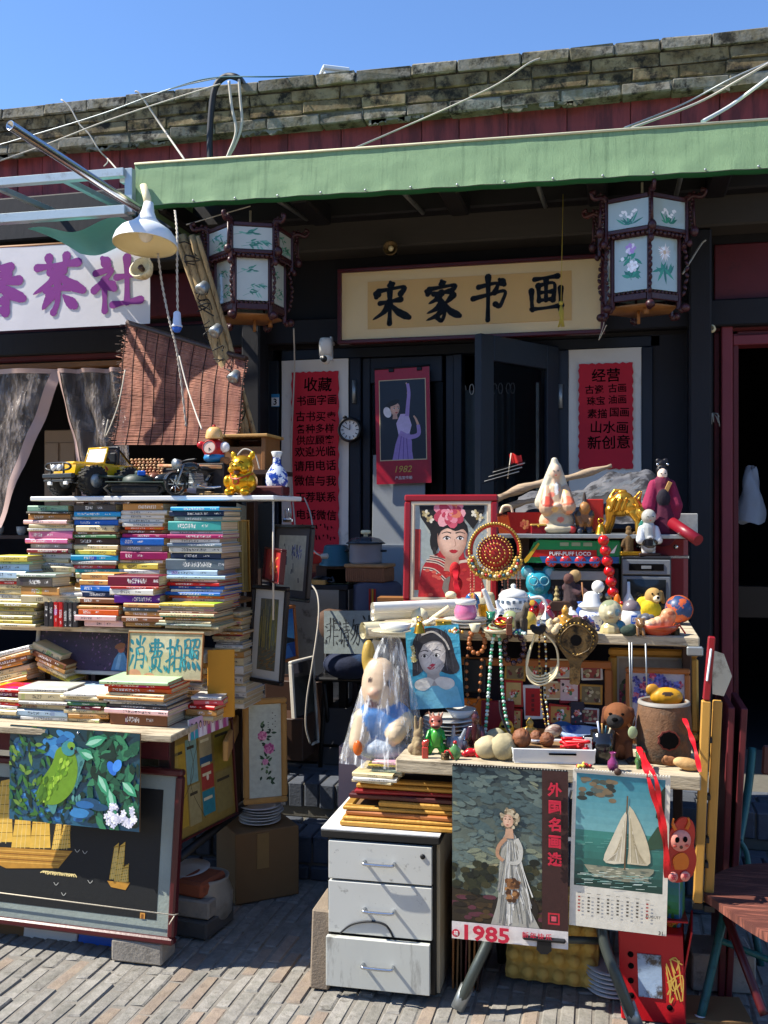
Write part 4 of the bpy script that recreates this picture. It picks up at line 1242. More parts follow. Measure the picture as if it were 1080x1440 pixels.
# ------------------------------------------------------------------ leaning timber pole with clamps
pl=thing('timber_pole','weathered timber pole bundle slanting down behind the bamboo blind','pole',PY(345,610,4.55))
mat('old_timber','#a58c62',.85,var=.4,vscale=9,stretch=(4,4,1),bump=.5,dirt='#3f3426',dscale=14,dlo=.52,dhi=.66)
for k,(o1,o2,rr)in enumerate(((0,0,.026),(14,5,.02),(-9,-6,.012),(22,14,.012))):
 a=PY(256+o1,332,4.6-.02*k);m_=PY(297+(o1+o2)/2,455,4.58);e=PY(344+o2,612,4.55)
 MB().tube(spline([tuple(a),tuple(m_),tuple(e)],6),[rr*rng.uniform(.8,1.1)for _ in range(13)],7).mk('stick','old_timber',pl,world=True)
for(px,py)in((304,465),(330,530),(285,405)):
 c_=PY(px,py,4.5);MB().lathe([(.018,-.03),(.024,-.028),(.03,.02),(.026,.026),(.01,.026),(0,.02)],c=c_,n=14,rot=rotm(140,25,0)).mk('spot_lamp','steel_dull',pl,world=True)
b=MB()
for k in range(16):
 t0=rng.random();c_=PY(260+80*t0,345+250*t0,4.52)
 b.tube(spline([tuple(c_+Vector((rng.uniform(-.05,.05),rng.uniform(-.03,.03),rng.uniform(-.03,.03))))for _ in range(4)],4),.003,4)
b.mk('binding_wire','black_metal',pl,world=True)['kind']='stuff'

# ------------------------------------------------------------------ bamboo blind
bl=thing('bamboo_blind','reddish split-bamboo blind hung askew over the toys','blind',PY(250,622,4.5))
mat('bamboo','#a8715a',.7,var=.5,vscale=14,stretch=(3,3,1),bump=.3,c2='#6e3a30',mscale=3,lo=.4,hi=.65)
TLc,TRc,BRc,BLc=PY(178,455,4.85),PY(344,505,4.5),PY(334,626,4.42),PY(160,626,4.72)
def blind(u,v):
 p=(TLc*(1-u)+TRc*u)*v+(BLc*(1-u)+BRc*u)*(1-v)
 return p+Vector((0,.015*sin(u*5+v*3)+.01*sin(v*7),0))
b=MB();ns=96
for i in range(ns):
 v=(i+.5)/ns;u0=rng.uniform(-.03,.02)*(1 if rng.random()>.2 else 2.5);u1=1+rng.uniform(-.02,.02)
 pts=[blind(u0+(u1-u0)*k/8,v)+Vector((0,0,rng.uniform(-.0012,.0012)))for k in range(9)]
 b.tube(pts,rng.uniform(.0019,.003),4,caps=False)
tag(b.mk('slats','bamboo',bl,world=True),kind='stuff')
b=MB()
for k in range(11):
 u=k/10
 b.tube([blind(u,v/12)+Vector((0,-.004,0))for v in range(13)],.0022,4);b.tube([blind(u,v/12)+Vector((0,.004,0))for v in range(13)],.0022,4)
b.mk('binding_cords','wood_dark',bl,world=True)
b=MB();b.tube([blind(u/10,1.01)for u in range(11)],.014,8);b.mk('top_batten','wood_dark',bl,world=True)
b=MB()
for k in range(70):
 v=rng.random();p=blind(-.01,v);b.tube([p,p+Vector((-rng.uniform(.01,.05),rng.uniform(-.02,.02),rng.uniform(-.02,.01)))],.0015,4)
tag(b.mk('frayed_ends','wood_dark',bl,world=True),kind='stuff')

# ------------------------------------------------------------------ clear plastic curtains of the teahouse
def plastic_mat():
 m,nt,bs=_new('clear_plastic');L_=nt.links.new
 tc=N(nt,'ShaderNodeTexCoord');mp=N(nt,'ShaderNodeMapping');L_(tc.outputs['Object'],mp.inputs[0]);mp.inputs['Scale'].default_value=(3,1,1.2)
 n1=noisef(nt,mp.outputs[0],6,6,.6);n2=N(nt,'ShaderNodeTexVoronoi');n2.inputs['Scale'].default_value=14;L_(mp.outputs[0],n2.inputs['Vector'])
 h_=mathn(nt,'ADD',n1.outputs[0],mathn(nt,'MULTIPLY',n2.outputs[0],.35))
 bp=N(nt,'ShaderNodeBump');bp.inputs['Strength'].default_value=.7;bp.inputs['Distance'].default_value=.05
 L_(h_,bp.inputs['Height']);L_(bp.outputs[0],bs.inputs['Normal'])
 bs.inputs['Base Color'].default_value=(.62,.52,.46,1);bs.inputs['Roughness'].default_value=.16
 bs.inputs['Specular IOR Level'].default_value=1.0
 L_(mathn(nt,'ADD',.14,mathn(nt,'MULTIPLY',ramp(nt,n1.outputs[0],.42,.75),.4)),bs.inputs['Alpha'])
 MATS['clear_plastic']=m
plastic_mat()
mat('hem','#b79a8f',.5,var=.15)
YP=5.36
for i,(poly,lab)in enumerate((([(-160,522),(80,522),(0,742),(-160,742)],'clear plastic curtain gathered to one side of the teahouse doorway'),([(84,522),(182,520),(186,720),(122,720)],'clear plastic curtain beside the bamboo blind'))):
 c_=[PY(a,b_,YP)for a,b_ in poly]
 t=thing('plastic_curtain',lab,'curtain',c_[2])
 t.location=((c_[2]+c_[3])/2)
 def surf(u,v,c_=c_,i=i):
  p=(c_[0]*(1-u)+c_[1]*u)*v+(c_[3]*(1-u)+c_[2]*u)*(1-v)
  return p+Vector((0,.03*sin(u*16+v*4)*(1-.3*v)+.03*noise.noise((u*7,v*5,i)),0))
 MB().grid(40,24,surf).mk('sheet','clear_plastic',t,world=True)
 u_=1 if i==0 else 0
 hm=MB();hm.grid(3,20,lambda u,v:surf(u_+(u-.5)*.06,v)+Vector((0,-.006,0)));hm.mk('hem_tape','hem',t,world=True)
 hm=MB();hm.grid(20,2,lambda u,v:surf(u,.985+v*.03)+Vector((0,-.004,0)));hm.mk('header','hem',t,world=True)
# ------------------------------------------------------------------ book maker
def cover_mat():
 m,nt,b=_new('book_cover');L_=nt.links.new
 oi=N(nt,'ShaderNodeObjectInfo');uv=N(nt,'ShaderNodeUVMap');sep=N(nt,'ShaderNodeSeparateXYZ');L_(uv.outputs[0],sep.inputs[0])
 u,v=sep.outputs[0],sep.outputs[1];rd=oi.outputs['Random'];base=oi.outputs['Color']
 def rnd(k):return mathn(nt,'FRACT',mathn(nt,'MULTIPLY',rd,k))
 def between(x,a,b_):
  return mathn(nt,'MULTIPLY',mathn(nt,'GREATER_THAN',x,a),mathn(nt,'LESS_THAN',x,b_))
 cmb=N(nt,'ShaderNodeCombineXYZ');L_(mathn(nt,'MULTIPLY',u,70),cmb.inputs[0]);L_(mathn(nt,'MULTIPLY',v,5),cmb.inputs[1]);L_(mathn(nt,'MULTIPLY',rd,400),cmb.inputs[2])
 n1=N(nt,'ShaderNodeTexNoise');n1.inputs['Scale'].default_value=1.0;n1.inputs['Detail'].default_value=1;L_(cmb.outputs[0],n1.inputs['Vector'])
 a=mathn(nt,'ADD',mathn(nt,'MULTIPLY',rnd(13.7),.35),.06)
 e=mathn(nt,'ADD',a,mathn(nt,'ADD',mathn(nt,'MULTIPLY',rnd(31.3),.35),.14))
 glyph=mathn(nt,'MULTIPLY',mathn(nt,'GREATER_THAN',n1.outputs[0],.5),mathn(nt,'GREATER_THAN',mathn(nt,'FRACT',mathn(nt,'MULTIPLY',u,19)),.2))
 tm=mathn(nt,'MULTIPLY',mathn(nt,'MULTIPLY',glyph,between(u,a,e)),between(v,.28,.74))
 tm2=mathn(nt,'MULTIPLY',mathn(nt,'MULTIPLY',glyph,between(u,mathn(nt,'ADD',e,.12),mathn(nt,'ADD',e,.24))),between(v,.4,.66))
 band=mathn(nt,'MULTIPLY',between(u,mathn(nt,'MULTIPLY',rnd(7.1),.9),mathn(nt,'ADD',mathn(nt,'MULTIPLY',rnd(7.1),.9),mathn(nt,'MULTIPLY',rnd(3.3),.25))),mathn(nt,'GREATER_THAN',rnd(17.9),.45))
 lum=N(nt,'ShaderNodeRGBToBW');L_(base,lum.inputs[0])
 dark=mathn(nt,'LESS_THAN',lum.outputs[0],.3)
 tcol=mixc(nt,dark,(.03,.03,.04),(.85,.83,.78))
 hs=N(nt,'ShaderNodeHueSaturation');L_(base,hs.inputs['Color']);L_(mathn(nt,'ADD',.3,mathn(nt,'MULTIPLY',rnd(5.7),.4)),hs.inputs['Hue']);hs.inputs['Value'].default_value=.75;hs.inputs['Saturation'].default_value=1.3
 c=mixc(nt,mathn(nt,'MULTIPLY',mathn(nt,'MULTIPLY',band,between(u,0,1)),.8),base,hs.outputs[0])
 c=mixc(nt,mathn(nt,'MAXIMUM',tm,tm2),c,tcol)
 # front cover: pale title field and soft blotches
 tc=N(nt,'ShaderNodeTexCoord')
 n2=noisef(nt,tc.outputs['Object'],14,4,.6)
 topm=between(u,1.9,3.1)
 art=mathn(nt,'MULTIPLY',mathn(nt,'MULTIPLY',topm,ramp(nt,n2.outputs[0],.5,.6)),mathn(nt,'GREATER_THAN',rnd(23.1),.5))
 c=mixc(nt,mathn(nt,'MULTIPLY',art,.6),c,hs.outputs[0])
 n3=noisef(nt,tc.outputs['Object'],35,6,.7)
 f=mathn(nt,'ADD',.72,mathn(nt,'MULTIPLY',n3.outputs[0],.5));cc=N(nt,'ShaderNodeCombineColor');[L_(f,cc.inputs[i])for i in range(3)]
 c=mixc(nt,1.0,c,cc.outputs[0],'MULTIPLY')
 L_(c,b.inputs['Base Color']);b.inputs['Roughness'].default_value=.42
 MATS['book_cover']=m
cover_mat()
def page_mat():
 m,nt,b=_new('pages');L_=nt.links.new
 tc=N(nt,'ShaderNodeTexCoord');mp=N(nt,'ShaderNodeMapping');L_(tc.outputs['Object'],mp.inputs[0]);mp.inputs['Scale'].default_value=(3,3,900)
 n=noisef(nt,mp.outputs[0],1.0,3,.6);oi=N(nt,'ShaderNodeObjectInfo')
 c=mixc(nt,ramp(nt,n.outputs[0],.35,.65),hx('#9c7f50'),hx('#d6bf90'))
 c=mixc(nt,oi.outputs['Random'],c,mixc(nt,ramp(nt,n.outputs[0],.35,.65),hx('#b3a383'),hx('#e4dcc6')))
 L_(c,b.inputs['Base Color']);b.inputs['Roughness'].default_value=.9
 MATS['pages']=m
page_mat()
BC={'sage':('#86a48c','sage green'),'ink':('#2a2628','black'),'tan':('#b5895a','tan'),'pinkw':('#d8b6b4','pale pink'),'cream':('#cdbf9c','cream'),
      'white':('#d6d4cc','white'),'pink':('#c8799a','pink'),'grey':('#8f8d88','grey'),'maroon':('#6a1c30','maroon'),'lemon':('#d3c06a','pale yellow'),
      'char':('#45403c','charcoal'),'sky':('#4f9bc8','sky blue'),'blue':('#1f64ae','blue'),'brown':('#6d4630','brown'),'brownd':('#41291f','dark brown'),
      'green':('#4d7a55','green'),'cyan':('#2d93b8','cyan'),'rose':('#c25c62','rose'),'teal':('#4f9a94','teal'),'orange':('#c8602a','orange'),
      'magenta':('#97285f','magenta'),'navy':('#1c2c48','navy'),'sagegrey':('#7d8a80','grey green'),'steel':('#6f8090','steel blue'),'slate':('#5b666e','slate grey'),
      'ice':('#a9bdcc','ice blue'),'red':('#b3232a','red'),'purple':('#5b2a86','purple'),'olive':('#9a8f5a','olive'),'mint':('#a9c49c','mint'),'yellow':('#d8ac1e','yellow')}
ORD='topmost second third fourth fifth sixth seventh eighth ninth tenth eleventh twelfth thirteenth fourteenth fifteenth sixteenth seventeenth eighteenth nineteenth twentieth'.split()+['%d%s'%(i,{1:'st',2:'nd',3:'rd'}.get(i%10,'th'))for i in range(21,40)]
def book_meshes(w,d,t):
 """cover: C-shaped wrap with its spine at -Y; pages: block inside. origin at the bottom centre"""
 c=min(.0022,t*.16);m=MB();hw,hd=w/2,d/2;r=min(t*.25,.004)
 prof=[(hd,0),(-hd+r,0),(-hd,r),(-hd,t-r),(-hd+r,t),(hd,t),(hd,t-c),(-hd+2*c,t-c),(-hd+2*c,c),(hd,c)]
 n=len(prof)
 vs=[(-hw,y,z)for y,z in prof]+[(hw,y,z)for y,z in prof]
 fs=[(i,i+n,(i+1)%n+n,(i+1)%n)[::-1]for i in range(n)]
 fs+=[tuple(range(n)),tuple(range(2*n-1,n-1,-1))]
 fs=[f[::-1]for f in fs]
 m.add(vs,fs)
 for i,f in enumerate(fs):
  if i==2:m.uv[i]=[((vs[q][0]+hw)/w,vs[q][2]/t)for q in f]
  if i==4:m.uv[i]=[((vs[q][0]+hw)/w+2,(vs[q][1]+hd)/d)for q in f]
 p=MB();g_=min(.003,w*.02)
 p.box((0,(2*c-g_)/2,t/2),(w-2*g_,d-2*c-g_,t-2*c+.0002))
 return m.mesh('book'),p.mesh('pages')
nbook=[0]
def book(w,d,t,cname,label,loc,rz=0,rev=False,tilt=(0,0),group=None):
 cm,pm=book_meshes(w,d,t)
 o=obj('book',cm,'book_cover',None,loc,(R(tilt[0]),R(tilt[1]),R(rz)+(math.pi if rev else 0)))
 c=hx(BC[cname][0]);k=rng.uniform(.85,1.1);l_=sum(c)/3;c=tuple(max(0,l_+(v_-l_)*1.25)for v_ in c)
 o.color=(min(c[0]*k,1),min(c[1]*k,1),min(c[2]*k,1),1)
 pg=obj('pages',pm,'pages',o)
 tag(o,label,'book',group or 'books on the stall');nbook[0]+=1
 return o
import re
def stack(spec,px0,px1,pybase,Y,where,depth=.15,jit=4.5,zbase=None,dx=.011,skew=0,tiltx=0,tilty=0,lean=0):
 toks=re.findall(r'(\^?)([a-z]+)([\d.]+)',spec)
 a,b_=PY(px0,pybase,Y),PY(px1,pybase,Y)
 z=a.z if zbase is None else zbase
 s=mpp((px0+px1)/2,Y);W=b_.x-a.x
 n=len(toks);tops=[]
 for i,(rv,cn,th)in enumerate(reversed(toks)):
  t=float(th)*s*.97;w=W*rng.uniform(.84,1.02);d=depth*rng.uniform(.85,1.08)
  x=(a.x+b_.x)/2+rng.uniform(-dx,dx)+(W-w)*rng.uniform(-.3,.3)+lean*i
  kind='thick' if t>.03 else('thin' if t<.013 else '')
  nm='magazine' if t<.009 else 'book'
  lab=' '.join(q for q in(kind,BC[cn][1],nm)if q)+', '+ORD[n-1-i]+(' in ' if n-1-i==0 else ' down in ')+where
  book(w,d,t,cn,lab,(x,Y+depth/2+rng.uniform(-.006,.008),z),rng.uniform(-jit,jit)+skew,rv=='^',(tiltx,tilty))
  z+=t
 return z

# ------------------------------------------------------------------ left stall furniture
ZT0=.80
tabl=thing('stall_table','long wooden trestle table under the piles of old books','table',(-2.35,3.6,0))
MB().box((0,-.035,ZT0-.012),(1.72,.87,.024),None,.003).mk('table_top','wood_worn',tabl)
for sx in(-1,1):
 for sy in(-1,1):MB().box((sx*.78,sy*.34,(ZT0-.024)/2),(.045,.045,ZT0-.024),None,.004).mk('leg','wood_dark',tabl)
MB().box((0,-.36,ZT0-.07),(1.6,.02,.08)).mk('apron','fascia_dark',tabl)
rack=thing('book_rack','stepped wooden rack of boards carrying the book stacks','rack',(-2.35,3.78,ZT0))
Z1=PY(120,880,3.5).z;Z2=PY(120,847,3.56).z;Z3=PY(200,704,3.6).z
xr0,xr1=-3.2,PY(332,850,3.6).x
def rk(x0,x1,y0,y1,z0,z1,nm,m,bev=.003):
 MB().box(((x0+x1)/2,(y0+y1)/2,(z0+z1)/2),(x1-x0,y1-y0,z1-z0),None,bev).mk(nm,m,rack,world=True)
rk(xr0,xr1-.05,3.47,4.0,Z1-.02,Z1,'shelf_board','wood_worn')
rk(xr0,xr1-.05,3.52,4.0,Z2-.012,Z2,'shelf_board','wood_mid')
for x in(xr0+.02,(xr0+xr1)/2,xr1-.08):
 rk(x-.02,x+.02,3.96,4.0,ZT0,Z3,'upright','wood_dark')
 rk(x-.02,x+.02,3.66,3.70,ZT0,Z1-.021,'upright','wood_dark')
x0,x1=PY(42,700,3.58).x,PY(385,700,3.58).x
tag(MB().box(((x0+x1)/2,3.58+.17,Z3+.009),(x1-x0,.34,.018),None,.003).mk('top_shelf','white_enamel',None,Vector(((x0+x1)/2,3.75,Z3)),world=True),'white painted shelf board carrying the toys above the books','shelf')
ZB=Z3+.018
# struts of the top shelf
p=PY(383,704,3.6)
MB().tube([(p.x-rack.location.x,-.17,Z3-ZT0),(p.x-rack.location.x,-.17,.35)],.004,6).mk('wire_strut','cable_white',rack)
# tall back stacks under the white shelf
stack('sage9 ink3 tan9 pinkw6 cream6 white4 pink11 pink7 grey8 maroon6 white8 cream6 white5 cream9 white6 cream8 lemon7 white7 tan8 cream8',38,101,847,3.6,'the stack under the yellow toy jeep',.16)
stack('char11 sky7 white5 blue8 cream9 brown4 green5 brownd10 cream7 lemon8 cyan8 grey6 rose6 teal6 cream8 white6 tan8 cream8 white7 tan6',102,166,847,3.6,'the stack under the toy tank',.16)
stack('tan10 white6 white6 white6 white6 orange4 brown6 magenta6 blue11 grey9 magenta12 white5 lemon9 white7 cream8 tan9 white8 tan9 cream7',167,231,847,3.6,'the stack under the toy sidecar',.16)
zz=stack('sky6 navy8 sagegrey7 teal14 white5 magenta6 white7 steel5 white9 navy9 slate16 ice8 ice5 pinkw5 red5 blue5 white4 blue5 orange4 pinkw5 blue5 orange5 cream5',233,314,861,3.52,'the broad stack beside the framed pictures',.2,zbase=PY(270,861,3.52).z)
# front tier
stack('lemon8 mint4 ice10 ice11 white4 red4 cream8 cream7 white7 cream6',-14,42,848,3.5,'the short stack beside the plastic curtain',.13)
stack('sagegrey5 char14 tan12 cream12',24,84,848,3.45,'the low stack topped by a printed cover',.11,jit=9)
stack('white6 cream9',74,116,848,3.46,'the low pair between short stacks',.1)
stack('tan9 tan8 blue9 navy9 brown8',108,162,848,3.46,'the short stack with two blue spines',.12,jit=6)
stack('maroon15 red4 white9 purple12',152,222,848,3.45,'the short stack above the purple dictionary',.12,jit=6)
# bottom row, one layer deep
stack('olive6 olive6 cream6 olive6 lemon6 cream5',-8,52,881,3.44,'the olive pile in the row under the shelf',.14,jit=1)
xx=PY(55,881,3.44).x
for i,cn in enumerate('ink ink red red ink ink ink'.split()):
 t=.0205
 book(.095,.14,t,cn,['black','black','red','red','black','black','black'][i]+' upright volume of the set, '+['first','second','third','fourth','fifth','sixth','last'][i]+' counted from the olive pile',(xx+.02+i*t,3.51,Z1+.0475),0,False,(0,90))
stack('tan5 orange9 pinkw8 pinkw9',107,169,881,3.44,'the orange pile in the row under the shelf',.14,jit=1)
stack('tan6 slate6 tan7 brown8 tan7',171,227,881,3.44,'the brown pile in the row under the shelf',.14,jit=2)
stack('lemon4 grey3 cream4 brown3 cream4 teal3 tan4 cream4 sagegrey3 cream4',223,306,883,3.42,'the magazine pile beside the brown books',.2,jit=4)
# corner stacks on the table
stack('cream4 white4 tan4 cream5 brown3 cream4 white4 tan4 rose3 cream5 white4 grey4 white5 cream4 tan9 cream12 white12 grey3 white11 cream4 white9 white8 cream7 white8',300,342,1001,3.62,'the corner stack by the autumn landscape',.22,jit=3,zbase=ZT0)
stack('white13 tan8 cream8 tan7 cream7 white6 white5 cream7 cream7 white7 cream6 grey6',226,294,990,3.5,'the stack behind the teal sign',.18,jit=6,zbase=ZT0)
stack('white5 rose8 red6 tan9 cream7',262,308,996,3.38,'the low stack beside the yellow folder',.16,jit=8,zbase=ZT0)
# front piles along the table edge
stack('mint5 red5 orange8 cream4 tan5 grey4 white4 char5 pinkw8 brown17',142,236,1028,3.24,'the wide pile below the teal sign',.2,jit=4,zbase=ZT0)
stack('white5 cream5 white4 green5 maroon5 cream6 tan7 cream6',86,146,1029,3.25,'the pile between wide pile and notebook',.17,jit=6,zbase=ZT0)
stack('white6 cream12 grey5 cream8 ice9 white6',22,92,1031,3.25,'the pile topped by the white notebook',.17,jit=7,zbase=ZT0)
stack('red5 maroon8 cream6 red5 white6 cream7 ice6',-18,28,1040,3.25,'the maroon pile behind the parrot picture',.16,jit=5,zbase=ZT0)
stack('grey6 char9 cream6 brown7 cream7',14,92,985,3.42,'the grey folder pile before the girl picture',.16,jit=5,zbase=ZT0)
stack('ice4 blue4 white4 maroon5 red6 cream7 tan7',84,140,988,3.42,'the pale blue pile before the girl picture',.14,jit=5,zbase=ZT0)
stack('cream7 white6 cream8',138,178,985,3.4,'the small cream pile beside the teal sign',.12,jit=8,zbase=ZT0)
stack('yellow5 orange4 lemon4 red5 green4 cream8 tan8',-10,50,1000,3.36,'the bright pile beside the white notebook',.14,jit=9,zbase=ZT0)
# two slipping piles leaning against the girl picture
stack('white7 tan6 brown8 tan6 cream8 cream8 tan7',-24,44,962,3.44,'the pile sliding off the picture frame',.13,jit=2,tilty=-14)
stack('cream12 brown8 tan7 cream7 lemon6',46,96,950,3.46,'the slanted pile in front of the girl picture',.13,jit=2,tilty=22,lean=-.005)
# yellow folder standing upright
p=PY(308,1000,3.44)
tag(MB().box((0,0,.125),(.1,.012,.25),None,.002).mk('folder',mat('yellow_card','#c98a1a',.6,var=.15),None,(p.x,3.46,ZT0),(R(-4),0,R(24))),'yellow card folder standing upright between book stacks','folder')
# drooping magazine pages under the wide pile
b=MB()
for k in range(3):
 a=PY(150,1030,3.22);e=PY(238,1026,3.22)
 b.grid(10,3,lambda u,v,k=k:(a.x+(e.x-a.x)*u,3.2+.15*v,ZT0-.004-.012*k*sin(u*3)-.02*sin(u*3.1)*(1-v)))
tag(b.mk('loose_pages','paper',None,PY(195,1032,3.22),world=True),'loose sagging sheets under the wide book pile','papers')

# ------------------------------------------------------------------ pictures and signs on the left stall
def quad(pn,pf,tn,same=True):
 """pn, pf = (px, pytop, pybottom) of left and right edge; tn = depth of the left edge -> loc, yaw, w, h"""
 a=CAM+ray(pn[0],pn[2])*tn;h_=(pn[2]-pn[1])/F*tn
 tf=h_*F/(pf[2]-pf[1])
 e=CAM+ray(pf[0],pf[2])*tf
 d=e-a
 return Vector(((a.x+e.x)/2,(a.y+e.y)/2,(a.z+e.z)/2)),atan2(d.y,d.x),hypot(d.x,d.y),h_
# girl in a flower field
a,e=PY(46,945,3.53),PY(246,948,3.53);w=e.x-a.x;h=PY(100,878,3.53).z-a.z
cv=Canvas(w-.03,h-.03,'#3d3048',4)
cv.grad(0,0,1,1,'#4a3a52','#2c2a3c',8)
cv.specks(0,0,.75,.9,130,.012,['#5c4468','#6e5078','#4a3558','#7d5a80','#362c44'],.6)
cv.specks(.6,0,1,1,60,.03,['#23263a','#2c3048','#1c2030'],.5)
cv.poly([(.55,.02),(.57,.3),(.6,.45),(.64,.45),(.67,.25),(.69,.02)],'#5b93bd');cv.poly([(.58,.05),(.6,.4),(.62,.4),(.61,.05)],'#86b6d6')
cv.ell(.615,.56,.028,.035,'#a5604a');cv.ell(.607,.6,.04,.02,'#8c5a3a',15)
gp=framed('framed_picture','white-framed picture of a girl in blue among purple flowers','picture',w,h,.015,((a.x+e.x)/2,3.53,a.z),(R(-8),0,0),'frame_white',cv)
# teal calligraphy sign "no photos without buying"
a,e=PY(176,955,3.36),PY(281,952,3.36);w=e.x-a.x;h=PY(228,890,3.36).z-a.z
cv=Canvas(w,h,'#b5ab84',6)
cv.rect(.36,.55,.62,.98,'#c4bb98')
cv.ell(.1,.05,.1,.08,'#c88a68');cv.ell(.3,.03,.08,.05,'#c88a68')
for ch,x in zip('消费拍照',(.03,.27,.51,.74)):brush(cv,ch,x,.13+(.06 if ch in '消照' else 0),.22,.68,'#1c7480',.13)
for k in range(26):
 x=cv.r.uniform(.02,.95);cv.leaf(x,cv.r.uniform(.05,.75),cv.r.uniform(.06,.11),.025,cv.r.uniform(50,130),cv.r.choice(['#2a8a94','#4aa5a8','#1c7480']))
framed('calligraphy_sign','cream sign with teal leafy characters standing on the wide book pile','sign',w,h,.005,((a.x+e.x)/2,3.37,a.z),(R(-7),0,R(2)),'wood_mid',cv,glass=False,fd=.01)
# parrots
a,e=PY(17,1152,3.15),PY(199,1163,3.12);w=(e-a).length;h=PY(100,1022,3.14).z-PY(100,1156,3.14).z
cv=Canvas(w,h,'#24505e',8);r=cv.r
cv.grad(0,0,1,1,'#28607a','#173840',8)
for(x,y,rr)in((.12,.75,.12),(.3,.8,.14),(.42,.9,.1),(.15,.25,.12),(.35,.1,.12),(.62,.18,.1),(.55,.12,.1),(.25,.12,.08)):[cv.ell(x+r.uniform(-.5,.5)*rr,y+r.uniform(-.5,.5)*rr,rr*.45,rr*.22,r.choice(['#2a6aa4','#3a84bc','#24588c','#4a90c4']),r.uniform(-40,40))for _ in range(5)]
for k in range(170):
 x,y=(r.uniform(0,.3),r.uniform(.3,1))if k%2 else(r.uniform(0,.5),r.uniform(0,.35))
 cv.leaf(x,y,r.uniform(.04,.11),.03,r.uniform(0,360),r.choice(['#1d4a38','#3f7434','#6f923e','#16382c','#2f6a40','#12302a','#24506a']))
for k in range(120):
 cv.leaf(r.uniform(.6,1),r.uniform(.05,1),r.uniform(.06,.18),.05,r.uniform(0,360),r.choice(['#15332e','#1f5540','#2a6a50','#123028','#37805a']))
cv.poly(spline([(.3,.2),(.36,.1),(.4,.25),(.5,.35),(.56,.55),(.6,.75),(.54,.82),(.44,.76),(.38,.55)],4),'#4d8a86')
for k in range(30):cv.leaf(r.uniform(.48,.58),r.uniform(.3,.7),.05,.025,-100+r.uniform(-15,15),r.choice(['#3d7a78','#5e9a94','#2f6668']))
cv.poly(spline([(.22,.28),(.3,.2),(.4,.22),(.5,.36),(.54,.56),(.52,.74),(.46,.82),(.38,.78),(.34,.62),(.26,.45)],4),'#6d982a')
for k in range(60):
 t_=r.random();cv.leaf(.27+.2*t_+r.uniform(-.03,.05),.3+.42*t_+r.uniform(-.06,.06),.05,.028,-110+r.uniform(-20,20),r.choice(['#8fbc34','#6a9a28','#a9cf4a','#5d8826']))
for k in range(18):cv.leaf(r.uniform(.24,.32),r.uniform(.3,.52),.07,.03,-110,r.choice(['#3f6a22','#4f7c28']))
cv.ell(.47,.8,.055,.05,'#3f8f94');cv.ell(.49,.83,.03,.025,'#7aa83c');cv.ell(.495,.8,.012,.012,'#101010');cv.poly([(.515,.8),(.545,.77),(.515,.74)],'#2c2c2c')
for(x,y,l,an)in((.6,.85,.17,20),(.7,.55,.16,-60),(.78,.42,.2,-75),(.88,.5,.14,-40),(.66,.72,.12,160)):
 cv.leaf(x,y,l,.08,an,'#3d9a72');cv.leaf(x,y,l*.8,.035,an,'#9ad0b4')
cv.ell(.8,.63,.03,.05,'#2f74d0',30);cv.ell(.84,.66,.03,.045,'#4a94e8',-30)
[cv.ell(.62+r.uniform(-.1,.1),.2+r.uniform(-.08,.08),.07,.025,r.choice(['#2a6aa4','#3a84bc','#1d4a6a']))for _ in range(9)]
for k in range(34):cv.flower(r.uniform(.76,.98),r.uniform(.03,.26),.022,['#e8e6f0','#cfd0e4','#ffffff'],1,5)
pp=thing('painting','glossy print of two green parrots pinned to the table front','painting',((a.x+e.x)/2,3.118,(a.z+e.z)/2-.003),(R(-1),0,atan2(e.y-a.y,e.x-a.x)))
cv.mk(pp,'print_gloss','picture',0)
MB().box((0,.004,h/2),(w,.005,h)).mk('board','cardboard',pp)
MB().ell((.02,-.004,h-.012),.005,None,8,5).mk('pin','steel',pp)
# gilded straw boats on black
w,h,fw=1.1,.585,.024
xrt=PY(243,1328,3.12).x
z0=.089
ow,oh=w-2*fw-.1,h-2*fw-.1
cv=Canvas(ow,oh,'#121415',9);r=cv.r
def X_(px):return 1-(226-px)*2.37e-3/ow
def Y_(py):return(1288-py)*2.45e-3/oh
def sail(x0,x1,yb,yt,lean=0):
 pts=[(X_(x0),Y_(yb)),(X_(x1),Y_(yb-3)),(X_((x0+x1)/2+lean+(x1-x0)*.28),Y_((yb+yt)/2)),(X_(x0+(x1-x0)*.78+lean),Y_(yt)),(X_(x0+(x1-x0)*.2+lean),Y_(yt+6))]
 cv.poly(pts,'#dcb048')
 n=7
 for i in range(1,n):
  q=i/n;yy=yb+(yt-yb)*q
  cv.stroke([(X_(x0+lean*q+(x1-x0)*.1*q),Y_(yy)),(X_(x1-(x1-x0)*.16*q+lean*q),Y_(yy-3))],.0022,'#7a5a1c')
 for i in range(3):cv.stroke([(X_(x0+(x1-x0)*(.25+.22*i)),Y_(yb)),(X_(x0+(x1-x0)*(.3+.18*i)+lean),Y_(yt+8))],.003,'#e2c476')
for args in((-62,-22,1205,1110,3),(-24,10,1210,1095,2),(8,44,1208,1085,0),(46,62,1207,1160,2),(58,78,1205,1162,2),(146,158,1240,1188,3),(154,168,1242,1186,4),(164,178,1243,1215,2)):sail(*args)
cv.poly([(X_(-70),Y_(1212)),(X_(82),Y_(1206)),(X_(60),Y_(1232)),(X_(-30),Y_(1240)),(X_(-66),Y_(1230))],'#b5822e')
for i in range(5):cv.stroke([(X_(-66+i),Y_(1216+4*i)),(X_(76-4*i),Y_(1211+4*i))],.003,'#7a4c18' if i%2 else '#d9a84e')
cv.poly([(X_(143),Y_(1242)),(X_(181),Y_(1241)),(X_(174),Y_(1252)),(X_(150),Y_(1250))],'#b5822e')
